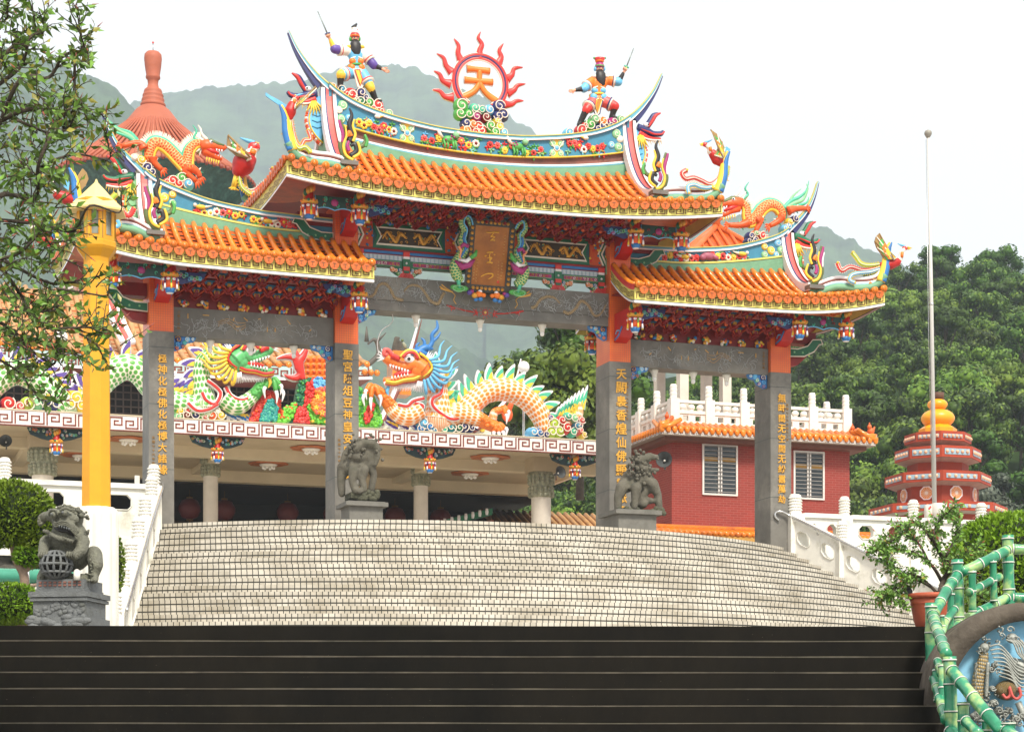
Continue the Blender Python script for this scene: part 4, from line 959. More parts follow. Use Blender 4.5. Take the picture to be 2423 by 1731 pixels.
# --- white flood lamps under the beams
LAMPW = M('lamp_white', '#e9e4da', .4, .04); BULB = M('bulb_glass', '#f4f2ee', .2, .03)
LN = []
for (u, v, t, lab) in ((984, 741, .45, 'white flood lamp under the middle stone beam, nearest the left pillar'), (1136, 752, .45, 'white flood lamp at the centre of the middle stone beam, below the plaque'), (1283, 763, .45, 'white flood lamp under the middle stone beam, nearest the right pillar'),
                     (497, 803, .45, 'white flood lamp under the left side beam, beside the outer grey pillar'), (593, 810, .45, 'white flood lamp under the middle of the left side beam'), (695, 816, .45, 'white flood lamp under the left side beam, beside the inner pillar'),
                     (1548, 873, .45, 'white flood lamp under the right side beam, beside the inner pillar'), (1640, 880, .45, 'white flood lamp under the middle of the right side beam'), (1719, 886, .45, 'white flood lamp under the right side beam, nearest the outer pillar')):
    s, _, z = G.px(u, v, t); z = 11.69 if abs(s) < 3.5 else 10.69
    r = thing('flood_lamp', lab, 'lamp', G, (s, t, z), 'flood lamps under the gate beams')
    mb = MB(); mb.lathe([(.06, -.2), (.065, -.13), (.11, -.04), (.115, 0)], (s, t, z), LAMPW, 14); mb.build('lamp_socket', r)
    mb = MB(); mb.lathe([(.02, -.31), (.05, -.29), (.06, -.24), (.05, -.195)], (s, t, z), BULB, 12); mb.build('bulb', r)

# --- the name plaque, leaning forward, held by two carved dragons
PB = M('plaque_brown', '#a3601c', .35, .25, 2.2, .1, col2='#bf7c30', fac2=.5); PF = M('plaque_frame', '#3c3a36', .5, .2)
plq = thing('name_plaque', 'brown name plaque with gold characters in a studded frame over the middle bay', 'plaque', G, (-.06, -.2, 12.27))
ZP0, LEAN = 12.27, .28
def pl(x, z, d=0.): return (x-.06, -.2-LEAN*z-d, ZP0+z)     # plaque surface
def pbox(mb, x0, x1, z0, z1, d0, d1, m):
    v = [pl(x, z, d) for d in (d0, d1) for z in (z0, z1) for x in (x0, x1)]; mb.add(v, [(0,1,3,2),(4,6,7,5),(0,4,5,1),(1,5,7,3),(3,7,6,2),(2,6,4,0)], m)
mb = MB(); pbox(mb, -.47, .47, .15, 1.6, -.05, .02, PB); mb.build('board', plq)
mb = MB()
for a in ((-.62, -.46, 0, 1.75), (.46, .62, 0, 1.75), (-.46, .46, 0, .16), (-.46, .46, 1.59, 1.75)): pbox(mb, *a, -.05, .05, PF)
for i in range(8):
    for z in (.08, 1.67): mb.tube([pl(-.40+.114*i, z, .05), pl(-.40+.114*i, z, .065)], .045, GOLD, 12); mb.tube([pl(-.40+.114*i+.028*cos(a), z+.028*sin(a), .067) for a in [j*pi/4 for j in range(8)]], .006, PB, 4, closed=True)
for i in range(11):
    for x in (-.54, .54): mb.tube([pl(x, .22+.13*i, .05), pl(x, .22+.13*i, .065)], .045, GOLD, 12); mb.tube([pl(x+.028*cos(a), .22+.13*i+.028*sin(a), .067) for a in [j*pi/4 for j in range(8)]], .006, PB, 4, closed=True)
mb.build('studded_frame', plq)
mb = MB()                                     # three cursive characters as brush strokes
def q2(L): return [((x-740)/7.38/90+.0, (1400-y)/7.38/94*1.0+.02-(x-740)*.00012) for x, y in L]
def brush(L, r): S = spline(q2(L), 4); mb.tube([pl(x, z, .03) for x, z in S], rads(len(S), *r), GOLDL, 6)
brush([(635, 430), (700, 420), (780, 402), (860, 392)], (.014, .018, .02, .026)); brush([(765, 420), (745, 455), (720, 480), (775, 475), (790, 480), (755, 515), (720, 550)], (.014, .02, .022, .02, .018, .02)); brush([(715, 548), (760, 535), (800, 535)], (.016, .022, .024))
brush([(670, 760), (720, 745), (785, 735)], (.014, .02, .026)); brush([(630, 830), (660, 815), (672, 805)], (.01, .026, .012)); brush([(800, 765), (825, 775)], (.012, .024)); brush([(735, 760), (725, 800), (740, 850), (738, 905)], (.014, .018, .022, .022)); brush([(690, 850), (740, 830), (770, 835), (740, 880)], (.012, .018, .02, .018)); brush([(685, 925), (730, 912), (790, 915)], (.014, .022, .026))
brush([(600, 1175), (650, 1140), (720, 1105), (790, 1095), (815, 1110), (800, 1150), (735, 1195)], (.012, .02, .02, .022, .024, .02, .008))
mb.build('gold_characters', plq)
mb = MB(); rg_ = random.Random(5)
for x, z0, z1 in ((.36, .95, 1.4), (.34, .35, .78), (.25, .3, .8), (-.33, .25, .8), (-.40, .3, .62)):
    z = z0
    while z < z1:
        for k in range(3): a = rg_.random()*3.14; mb.tube([pl(x-.02*cos(a)+rg_.gauss(0, .008), z-.015*sin(a), .022), pl(x+.02*cos(a), z+.015*sin(a)+rg_.gauss(0, .01), .022)], .0055, ENGG, 4)
        z += .075
pbox(mb, .24, .30, .24, .30, .02, .026, REDL); mb.build('small_inscription', plq)
SCG = scale_mat('green_dragon_scale', '#2f8f5b', '#cfd28a', 16, 10)
for sg in (-1, 1):
    mb = MB(); f = lambda x, z, d=.0: pl(sg*x, z, d)
    S = spline([(.62, 1.55), (.70, 1.72), (.82, 1.74), (.86, 1.58), (.76, 1.42), (.8, 1.2), (.72, 1.0), (.82, .78), (.92, .55), (.86, .32), (.72, .22)], 6)
    mb.tube([f(x, z, .08) for x, z in S], rads(len(S), .03, .06, .06, .07, .09, .1, .11, .14, .16, .14, .08), SCG, 10, uv=True)
    mb.tube([f(x-.05, z, .17) for x, z in S[:-10]], .022, SKYB, 5); mb.tube([f(x+.0, z, .2) for x, z in S[26:44]], .03, BLUE, 5)
    mb.tube([f(*p) for p in ((.98, .66, .2), (.8, .5, .28), (.62, .56, .3), (.48, .7, .28))], [.03, .09, .08, .02], MAG, 7); mb.tube([f(*p) for p in ((.9, .68, .22), (.7, .64, .3), (.5, .82, .28))], [.03, .06, .04], LINEW, 6); mb.tube([f(*p) for p in ((.62, .72, .33), (.5, .8, .33), (.46, .92, .3))], [.05, .06, .03], GRN, 7)
    mb.tube([f(*p) for p in ((.66, 1.02, .2), (.8, 1.06, .22), (.86, .98, .2))], [.06, .05, .05], MAG, 6); mb.tube([f(*p) for p in ((.9, 1.02, .18), (.84, .9, .2), (.86, .75, .2), (.78, .62, .22))], [.06, .03, .03, .03], M('peach', '#ee9a6a', .5, .1), 6)
    mb.tube([f(*p) for p in ((.84, .3, .12), (.82, .12, .14), (.78, .02, .16))], [.07, .05, .04], MINT, 7)
    for x, z in ((.66, .02), (.8, -.02), (.92, .03)): mb.ball(f(x, z, .14), (.12, .06, .07), GRN, 8, 5)
    mb.tube([f(.66+.16*(1+cos(a)), .0+.07*sin(a), .2) for a in [i*pi/6 for i in range(12)]], .014, PGRN, 4, closed=True)
    mb.build('dragon_carving', plq)
    mb = MB()
    for x, z, r_, m in ((.24, -.08, .1, ORAN), (.36, -.12, .09, GOLD), (.22, -.02, .06, LINEW), (.12, -.1, .07, ORAN), (.5, -.06, .08, PURP), (.44, -.03, .06, MAG), (.2, -.2, .07, BLUE), (.32, -.22, .06, BLUE), (.27, -.06, .04, GRN), (.24, -.14, .035, CRIM)): mb.ball(f(x, z, .12), (r_, r_*.8, r_*.8), m, 8, 6)
    mb.build('lion_carving', plq)
# ------------------------------------------------------------ figures standing on the roofs
rng = random.Random(21)
def KP(fr, x0, y0, k, t):
    """points read off an enlarged crop of the photograph -> positions in the plane at depth t"""
    def f(x, y, d=0.): s, _, z = fr.px(x0+x/k, y0+y/k, t); return (s, t-d, z)
    f.m = lambda px: px/k*(fr.o[1]+t*fr.c)/F; return f
def KL(f, L): return [f(*p) for p in L]
def plate(mb, f, L, th, m, rim=None, r=.02, d=0.):
    P = [f(x, y) for x, y in L]; t = P[0][1]; mb.prism([(a, c_) for a, b_, c_ in P], t-d-th/2, t-d+th/2, m)
    if rim: mb.tube([(a, t-d-th/2, c_) for a, b_, c_ in P], r, rim, 5, closed=True)
def cloudbank(mb, f, L, th=.16):
    for x, y, r, m in L: p = f(x, y); curl(mb, (p[0], p[2]), f.m(r), p[1]-th/2, m, CREAM, th, rng.choice((-1, 1)), rng.random()*6)
# --- burning-sun emblem
f = KP(G, 600, 0, 3.247, .5)
sunb = thing('sun_emblem', 'red flaming sun ring holding a large orange character, on coloured clouds above the ridge centre', 'emblem', G, (0, .5, 16.55))
mb = MB(); c0 = f(1740, 640); cx, cz = c0[0], c0[2]
for r, w, m, dd in ((.735, .055, CRIM, 0), (.69, .035, NAVY, .02), (.64, .05, PINK, .0), (.595, .02, CREAM, .02), (.78, .018, CREAM, .01)):
    mb.tube([(cx+r*cos(a), .5-dd, cz+r*sin(a)) for a in [-pi/2+.5+i*(2*pi-1.0)/48 for i in range(49)]], w, m, 8, sq=(1.2, 1))
mb.build('ring', sunb)
for L in ([(1740, 450), (1738, 390), (1755, 340), (1727, 290), (1745, 245)], [(1600, 475), (1572, 410), (1575, 350), (1540, 297)], [(1525, 555), (1480, 505), (1460, 445), (1408, 412)], [(1515, 645), (1455, 620), (1430, 570), (1385, 545)],
          [(1535, 750), (1470, 742), (1430, 700), (1375, 690)], [(1875, 495), (1903, 440), (1888, 385), (1920, 335)], [(1945, 605), (1985, 575), (2005, 525), (2070, 518)], [(1950, 715), (2000, 692), (2030, 655), (2090, 645)], [(1920, 800), (1980, 800), (2020, 775), (2075, 775)]):
    S = spline(KL(f, L), 6); mb = MB(); mb.tube(S, rads(len(S), .13, .075, .06, .045, .008), CRIM, 8, sq=(.5, 1)); mb.tube([(a, b_+.03, c_) for a, b_, c_ in S], rads(len(S), .15, .092, .075, .06, .015), CREAM, 8, sq=(.35, 1)); mb.build('flame', sunb)
mb = MB()
for L, w in (([(1640, 528), (1700, 532), (1815, 548)], (.09, .07, .09)), ([(1736, 540), (1736, 650)], (.072, .072)), ([(1620, 612), (1720, 622), (1838, 632)], (.09, .07, .09)), ([(1736, 640), (1690, 705), (1595, 752)], (.07, .08, .085)), ([(1738, 640), (1785, 715), (1868, 780)], (.07, .08, .1))):
    S = spline(KL(f, L), 5); mb.tube(S, rads(len(S), *w), ORAN, 8, sq=(.7, 1)); mb.tube([(a, b_+.035, c_) for a, b_, c_ in S], [x+.022 for x in rads(len(S), *w)], CREAM, 8, sq=(.5, 1))
mb.build('character', sunb)
mb = MB()
cloudbank(mb, f, [(1590, 820, 62, GRN), (1580, 880, 50, GRN), (1645, 885, 42, GRN), (1690, 840, 42, MINT), (1745, 855, 38, MINT), (1805, 852, 44, SKYB), (1878, 825, 55, NAVY), (1910, 890, 52, NAVY), (1870, 900, 48, NAVY), (1705, 905, 44, MAG), (1778, 908, 44, DRED), (1625, 955, 46, NAVY), (1678, 962, 42, ORAN), (1720, 985, 46, CRIM), (1625, 1008, 46, ORAN), (1745, 1012, 46, CRIM), (1815, 975, 48, GRN), (1862, 940, 36, YEL), (1882, 985, 42, YEL), (1912, 1025, 40, SKYB), (1845, 1022, 44, GRN), (1690, 1025, 40, CRIM)], .22)
mb.build('cloud_base', sunb)
# --- warriors
def warrior(label, f, J, C, cl):
    ft = [J['footL'], J['footR']]; b = f(*J['hip']); base = (b[0], .5, min(f(*p)[2] for p in ft)-.1)
    r = thing('warrior_statue', label, 'statue', G, base, 'warrior statues on the main ridge')
    m = f.m; P = lambda k, d=0.: f(*J[k], d); T = C
    def mid(a, b_, x): return tuple(p+(q-p)*x for p, q in zip(a, b_))
    pr = []
    for s_ in ('L', 'R'):
        sh, el, ha, hp, kn, fo = (P(k+s_, d) for k, d in (('sh', 0), ('el', .1), ('ha', .18), ('th', .02), ('kn', .16), ('foot', .06)))
        pr += [('t', [sh, mid(sh, el, .5)], [m(34), m(40)], T['pad']), ('t', [mid(sh, el, .5), el], [m(36), m(34)], T['sleeve']), ('t', [el, mid(el, ha, .75)], [m(24), m(16)], T['arm'+s_]), ('t', [mid(el, ha, .75), ha], [m(13), m(13)], SKIN),
               ('t', [hp, mid(hp, kn, .6)], [m(48), m(46)], T['thigh']), ('t', [mid(hp, kn, .6), kn], [m(42), m(36)], T['knee']), ('t', [mid(kn, fo, .2), fo], [m(28), m(22)], BLACK), ('t', [fo, f(J['foot'+s_][0]+(-14 if s_ == 'L' else 22), J['foot'+s_][1]+6, .18)], [m(22), m(16)], BLACK)]
    ch, wa, hi, hd = P('chest'), P('waist'), P('hip'), P('head')
    pr += [('b', ch, (m(62), m(45), m(55)), T['torso']), ('t', [ch, wa, hi], [m(52), m(46), m(56)], T['torso']), ('t', [ch, hd], [m(22), m(20)], SKIN), ('b', hd, (m(31), m(32), m(40)), SKIN)]
    blob('body', pr, .032, r)
    mb = MB(); hx, hy = J['head']              # face, helmet, beard
    for q in (-1, 1): mb.ball(f(hx+q*12, hy-4, m(30)), (m(7), m(4), m(4)), LINEW, 6, 4); mb.ball(f(hx+q*12, hy-4, m(34)), m(3.4), BLACK, 6, 4); mb.tube([f(hx+q*4, hy-9, m(33)), f(hx+q*20, hy-16, m(30))], m(3), BLACK, 5); mb.ball(f(hx+q*34, hy-4, 0), (m(11), m(16), m(18)), T['ear'], 8, 5)
    mb.tube([f(hx, hy-4, m(31)), f(hx, hy+10, m(40))], [m(4), m(7)], SKIN, 6); mb.tube([f(hx-9, hy+20, m(33)), f(hx+9, hy+20, m(33))], m(3), CRIM, 5); mb.build('face', r)
    mb = MB(); S = KL(f, [(hx+x, hy+y, m(d)) for x, y, d in ((0, 16, 14), (-2, 45, 30), (0, 85, 34), (4, 125, 34), (4, 150, 40))]); mb.tube(S, [m(30), m(42), m(40), m(28), m(4)], BLACK, 12, sq=(.6, 1))
    for q in (-1, 1): mb.tube([f(hx+q*3, hy+14, m(34)), f(hx+q*16, hy+22, m(34)), f(hx+q*20, hy+40, m(34))], m(4), BLACK, 5)
    mb.build('beard', r)
    mb = MB(); x, y, z = f(hx, hy-14); mb.lathe([(m(34), -m(6)), (m(38), m(8)), (m(34), m(24)), (m(24), m(40))], (x, y, z), T['helm'], 14); mb.lathe([(m(37), m(4)), (m(40), m(9)), (m(37), m(14))], (x, y, z), T['band'], 14)
    if T['crown']: mb.lathe([(m(24), m(38)), (m(34), m(52)), (m(44), m(72)), (m(40), m(72)), (m(26), m(52))], (x, y, z), CRIM, 14); [mb.ball(f(hx-42+14*i, hy-88), m(9), (GRN, MINT)[i % 2], 6, 4) for i in range(7)]; mb.lathe([(m(30), m(40)), (m(36), m(50)), (m(33), m(56))], (x, y, z), ORAN, 14)
    else: mb.lathe([(m(30), m(30)), (m(24), m(52)), (m(14), m(66))], (x, y, z), LINEW, 12); mb.ball(f(hx-2, hy-82), (m(26), m(16), m(14)), CREAM, 8, 5); mb.tube([f(hx-22, hy-92), f(hx+2, hy-104), f(hx+16, hy-122)], [m(10), m(14), m(6)], BLACK, 6); mb.ball(f(hx+10, hy-66), (m(16), m(20), m(16)), CRIM, 8, 5)
    mb.build('helmet', r)
    mb = MB()                                  # armour: collar, breast plates, belt, skirt flaps, hems
    wx, wy = J['waist']; cx_, cy = J['chest']
    for q in (-1, 1):
        mb.ball(f(cx_+q*46, cy-48, m(10)), (m(26), m(26), m(16)), T['collar'], 8, 5); mb.ball(f(wx+q*30, wy-22, m(34)), (m(28), m(22), m(24)), T['plate'], 10, 6); mb.ball(f(wx+q*34, wy+26, m(30)), (m(34), m(24), m(32)), T['plate2'], 10, 6)
        mb.tube([f(wx+q*10, wy-52, m(44)), f(wx+q*40, wy-44, m(36)), f(wx+q*54, wy-18, m(28))], m(6), CREAM, 6); mb.tube([f(wx+q*6, wy+44, m(50)), f(wx+q*34, wy+58, m(46)), f(wx+q*66, wy+36, m(30))], m(7), CREAM, 6)
    mb.tube([f(wx+54*cos(a), wy+2, m(50*sin(a))) for a in [i*2*pi/16 for i in range(16)]], m(9), T['belt'], 6, closed=True)
    hx2, hy2 = J['flap']
    plate(mb, f, [(wx-30, wy+40), (wx+30, wy+40), (hx2+30, hy2-60), (hx2+20, hy2-10), (hx2, hy2+8), (hx2-20, hy2-10), (hx2-32, hy2-60)], .03, CREAM, NAVY if T['crown'] else CREAM, m(5), .15); plate(mb, f, [(wx-18, wy+48), (wx+18, wy+48), (hx2+16, hy2-60), (hx2, hy2-14), (hx2-16, hy2-60)], .03, T['flap'], T['flaprim'], m(4), .175)
    for s_ in ('L', 'R'):
        for (a, b_, x, rr, m1, d0, d1) in (('sh', 'el', .62, 44, CREAM, 0, .1), ('sh', 'el', .55, 42, T['hem'], 0, .1), ('th', 'kn', .62, 54, CREAM, .02, .16), ('th', 'kn', .54, 53, T['hem'], .02, .16)):
            A, B_ = Vector(P(a+s_, d0)), Vector(P(b_+s_, d1)); c_ = A.lerp(B_, x); D = (B_-A).normalized(); mb.tube([c_-D*m(6), c_+D*m(7)], [m(rr), m(rr+3)], m1, 12)
    mb.build('armour', r)
    for s_ in ('L', 'R'):                      # hands: palm, four fingers, thumb
        A, B_ = Vector(P('el'+s_, .1)), Vector(P('ha'+s_, .18)); D = (B_-A).normalized(); q = MB(); U = D.cross(Vector((0, 1, 0))).normalized()
        sword = s_ == J['sw']; q.ball(B_+D*m(6), (m(14), m(11), m(14)), SKIN, 8, 6)
        for i in range(4):
            o = U*m(-10+6.5*i); st = B_+D*m(13)+o
            if sword: q.tube([st, st+Vector((0, -m(12), 0)), st-D*m(10)+Vector((0, -m(15), 0))], [m(4.6), m(4.4), m(4)], SKIN, 6)
            else: q.tube([st, st+D*m(15+3*(i in (1, 2))), st+D*m(28+6*(i in (1, 2)))+Vector((0, -m(4), 0))], [m(4.4), m(4.1), m(3)], SKIN, 6)
        q.tube([B_+U*m(12), B_+U*m(20)+D*m(10)+Vector((0, -m(6), 0)), B_+U*m(19)+D*m(22)+Vector((0, -m(9), 0))], [m(5), m(4.6), m(3.6)], SKIN, 6)
        q.build('hand', r)
    mb = MB(); h, tip = f(*J['hilt'], .2), f(*J['tip'], .2); v = Vector(tip)-Vector(h)
    mb.tube([h, tip], [m(6), m(4)], M('sword_grey', '#848c88', .35, .08, metal=.3), 6, sq=(.4, 1)); mb.tube([Vector(h)-v*.14, Vector(h)], m(6), YEL, 6); U = v.normalized().cross(Vector((0, 1, 0))).normalized(); mb.tube([Vector(h)-U*m(20), Vector(h)+U*m(20)], m(7), T['guard'], 6)
    mb.build('sword', r)
    mb = MB(); cloudbank(mb, f, cl, .3); mb.build('cloud_base', r)
    return r
f = KP(G, 600, 0, 3.247, .5)
warrior('black-bearded warrior statue in blue tunic and red helmet, sword raised to the left', f,
        dict(head=(778, 305), chest=(780, 415), waist=(782, 505), hip=(785, 550), shL=(728, 395), elL=(612, 388), haL=(566, 302), shR=(838, 402), elR=(915, 510), haR=(985, 552), thL=(745, 562), knL=(655, 590), footL=(662, 685), thR=(828, 565), knR=(888, 690), footR=(938, 785), hilt=(553, 280), tip=(478, 108), flap=(806, 690), sw='L'),
        dict(pad=CREAM, sleeve=PURP, armL=YEL, armR=BLACK, thigh=SKYB, knee=YEL, torso=SKYB, ear=GRN, helm=CRIM, band=ORAN, crown=0, collar=YEL, plate=ORAN, plate2=ORAN, belt=GRN, flap=YEL, flaprim=CRIM, hem=PINK, guard=NAVY),
        [(600, 682, 40, ORAN), (668, 705, 40, TEAL), (740, 742, 62, CRIM), (815, 728, 48, NAVY), (852, 765, 32, NAVY), (765, 790, 44, DGRN), (812, 795, 46, DGRN), (874, 802, 46, GRN), (858, 840, 30, YEL), (945, 822, 52, CRIM), (965, 868, 46, CRIM), (910, 850, 36, CRIM), (1025, 885, 38, PGRN), (700, 735, 36, CRIM)])
f = KP(G, 1100, 0, 3.247, .5)
warrior('bearded warrior statue in orange with a tall red crown, sword raised right', f,
        dict(head=(1035, 535), chest=(1035, 640), waist=(1016, 730), hip=(1020, 772), shL=(975, 622), elL=(905, 690), haL=(815, 712), shR=(1092, 618), elR=(1170, 640), haR=(1208, 560), thL=(985, 780), knL=(915, 858), footL=(872, 965), thR=(1060, 780), knR=(1138, 830), footR=(1118, 915), hilt=(1220, 532), tip=(1275, 390), flap=(1000, 895), sw='R'),
        dict(pad=ORAN, sleeve=SKYB, armL=BLACK, armR=BLACK, thigh=PINK, knee=CRIM, torso=ORAN, ear=SKYB, helm=MAG, band=GRN, crown=1, collar=CREAM, plate=SKYB, plate2=SKYB, belt=YEL, flap=ORAN, flaprim=YEL, hem=NAVY, guard=MINT),
        [(790, 1032, 44, SKYB), (885, 1012, 52, CRIM), (905, 978, 32, CRIM), (950, 972, 52, GRN), (985, 930, 46, PGRN), (1050, 946, 46, ORAN), (1045, 990, 52, NAVY), (1100, 978, 36, NAVY), (1125, 948, 44, MAG), (1190, 934, 44, PGRN), (1000, 1005, 40, NAVY)])
# --- ridge dragons
SCO = scale_mat('orange_dragon_scale', '#e4511a', '#f2a860', 16, 11)
def ridge_dragon(label, f, B, rB, head, face, legs, tail, cl, base):
    r = thing('ridge_dragon', label, 'dragon', G, base, 'dragons on the side ridges'); m = f.m
    S = spline(KL(f, B), 8); R_ = [m(x) for x in rads(len(S), *rB)]
    mb = MB(); mb.tube(S, R_, SCO, 12, uv=True); mb.build('body', r)
    mb = MB()                                  # green crest and white spines on the outer side
    up = []
    for i, p in enumerate(S):
        a, b_ = S[max(0, i-1)], S[min(len(S)-1, i+1)]; d = Vector((b_[0]-a[0], 0, b_[2]-a[2])).normalized(); n = Vector((-d.z, 0, d.x))*face
        up.append(n)
    C_ = [tuple(Vector(p)+n*R_[i]*.9) for i, (p, n) in enumerate(zip(S, up))]; mb.tube(C_, [x*.45 for x in R_], MINT, 6, sq=(.5, 1))
    for i in range(0, len(S)-1):
        for e in (0, .5):
            p = Vector(C_[i]).lerp(Vector(C_[i+1]), e); n = up[i]; mb.tube([p, p+n*m(55)+Vector((rng.gauss(0, .01), 0, 0))], [m(7), m(1.5)], CREAM, 5)
    for i, p in enumerate(S):
        q = Vector(p)-up[i]*R_[i]*.75+Vector((0, -R_[i]*.35, 0)); mb.ball(q, R_[i]*.42, YEL, 6, 4)
    mb.build('spines', r)
    hx, hy = head; D = -face                   # head with open jaws
    g = lambda x, y, d=0.: f(hx+face*-1*x*-1 if False else hx+D*x, hy+y, d)
    mb = MB()
    mb.tube(KL(g, [(-60, 10), (0, 0), (60, 5), (110, 20), (135, 8)]), [m(48), m(46), m(30), m(24), m(16)], ORDK, 9); mb.tube(KL(g, [(-40, 40), (20, 62), (70, 90), (105, 105)]), [m(34), m(26), m(20), m(12)], ORDK, 9)
    mb.tube(KL(g, [(-20, 28, .05), (30, 46, .06), (80, 66, .06)]), [m(20), m(18), m(8)], CRIM, 7)
    for x, y in ((60, 30), (80, 34), (100, 36)): mb.tube(KL(g, [(x, y, .06), (x+3, y+22, .06)]), [m(7), m(1)], LINEW, 5)
    for x, y in ((50, 76), (72, 86), (92, 96)): mb.tube(KL(g, [(x, y, .06), (x+2, y-18, .06)]), [m(6), m(1)], LINEW, 5)
    mb.tube(KL(g, [(-40, -30), (20, -28, .06), (70, -8, .06), (120, 4, .04)]), [m(14), m(20), m(14), m(10)], OLIVE, 7); mb.ball(g(15, -18, .12), m(14), LINEW, 8, 6); mb.ball(g(19, -18, .16), m(7), BLACK, 6, 4)
    for L, w, mm in (([(-10, -45), (-50, -90), (-60, -130), (-80, -160)], (14, 10, 8, 2), CREAM), ([(-40, -40), (-85, -70), (-110, -110)], (12, 8, 2), CREAM), ([(-60, -20), (-110, -60), (-90, -110), (-120, -160)], (14, 10, 8, 2), MINT)): mb.tube(spline(KL(g, L), 4), rads(len(spline(L, 4)), *[m(x) for x in w]), mm, 6)
    for i in range(9): a = 1.9+.3*i; mb.tube([g(-50, 15, .02), g(-50+75*cos(a), 15+75*sin(a), .04)], [m(12), m(2)], (CREAM, OLIVE, CREAM)[i % 3], 5)
    for i in range(6): mb.tube(KL(g, [(-10+18*i, 88+5*i), (-14+18*i, 125+5*i)]), [m(8), m(1)], YEL, 5)
    mb.build('head', r)
    for L in legs:
        q = MB(); P = KL(f, L[:3]); q.tube(spline([(a, b_-.1, c_) for a, b_, c_ in P], 4), rads(9, m(38), m(26), m(18)), ORDK, 8); e = Vector(P[-1])+Vector((0, -.1, 0)); d = (Vector(P[-1])-Vector(P[-2])).normalized()
        for a in (-.9, -.3, .3, .9): v = Matrix.Rotation(a, 3, 'Y') @ d; q.tube([e, e+v*m(32), e+v*m(46)+Vector((0, 0, -m(12)))], [m(11), m(8), m(2)], ORDK, 6)
        c_ = Vector(P[1])+Vector((0, -.1, 0))
        for i in range(7): a = i*.9; q.tube([c_, c_+Vector((cos(a), 0, sin(a)))*m(46)], [m(14), m(2)], CREAM if i % 2 else MINT, 5)
        q.build('leg', r)
    mb = MB()
    for i, L in enumerate(tail): T_ = spline(KL(f, L), 5); mb.tube(T_, rads(len(T_), m(26), m(18), m(10), m(2)), (MINT, PGRN)[i % 2], 6, sq=(.5, 1))
    mb.build('tail_flames', r)
    mb = MB(); cloudbank(mb, f, cl, .25); mb.build('cloud_base', r)
f = KP(G, 1600, 250, 3.247, .5)
ridge_dragon('orange dragon with a green crest facing left on the right-hand side roof', f,
    [(500, 745), (535, 790), (540, 850), (560, 895), (610, 860), (655, 800), (715, 765), (775, 785), (805, 835), (800, 870)], (34, 36, 40, 48, 48, 46, 46, 46, 42, 34), (440, 745), 1,
    [[(600, 890), (640, 880), (595, 975)], [(800, 860), (770, 895), (705, 930)], [(850, 815), (900, 800), (985, 795)], [(540, 905), (480, 925), (390, 925)]],
    [[(830, 790), (880, 735), (950, 700), (1000, 650), (1020, 575)], [(850, 780), (920, 745), (975, 720), (1010, 640), (1000, 600)], [(860, 785), (930, 770), (1000, 745), (1020, 700)], [(820, 800), (860, 760), (900, 690), (960, 640)]],
    [(560, 1010, 40, NAVY), (590, 1040, 36, NAVY), (545, 1045, 30, NAVY), (650, 1010, 44, CRIM), (675, 1025, 30, CRIM), (600, 985, 30, PGRN), (820, 950, 36, SKYB), (850, 935, 30, SKYB), (905, 880, 36, NAVY), (860, 900, 34, YEL)], (7.4, .5, 14.2))
f = KP(G, 0, 0, 3.247, .5)
ridge_dragon('orange dragon with a green crest facing right on the left-hand side roof', f,
    [(1545, 1105), (1500, 1110), (1455, 1160), (1440, 1240), (1430, 1290), (1370, 1235), (1310, 1170), (1250, 1120), (1190, 1105), (1155, 1150), (1145, 1210), (1165, 1240)], (30, 34, 38, 42, 48, 46, 46, 46, 46, 44, 38, 32), (1600, 1120), -1,
    [[(1440, 1300), (1420, 1330), (1500, 1400)], [(1170, 1220), (1180, 1260), (1235, 1310)], [(1100, 1150), (1060, 1110), (930, 1130)], [(1460, 1300), (1510, 1330), (1530, 1370)]],
    [[(1110, 1150), (1050, 1080), (1000, 1020), (900, 980), (800, 890)], [(1100, 1160), (1020, 1060), (930, 1010), (860, 960), (820, 900)], [(1090, 1150), (1000, 1060), (900, 1020), (830, 990)]],
    [(1130, 1300, 48, NAVY), (1160, 1330, 40, NAVY), (1080, 1240, 40, YEL), (1320, 1400, 48, CRIM), (1390, 1380, 48, GRN), (1440, 1420, 48, SKYB), (1280, 1410, 36, CRIM), (1370, 1420, 40, CRIM), (1030, 1220, 34, CREAM)], (-7.4, .5, 14.2))
f = KP(G, 0, 0, 3.247, .5)
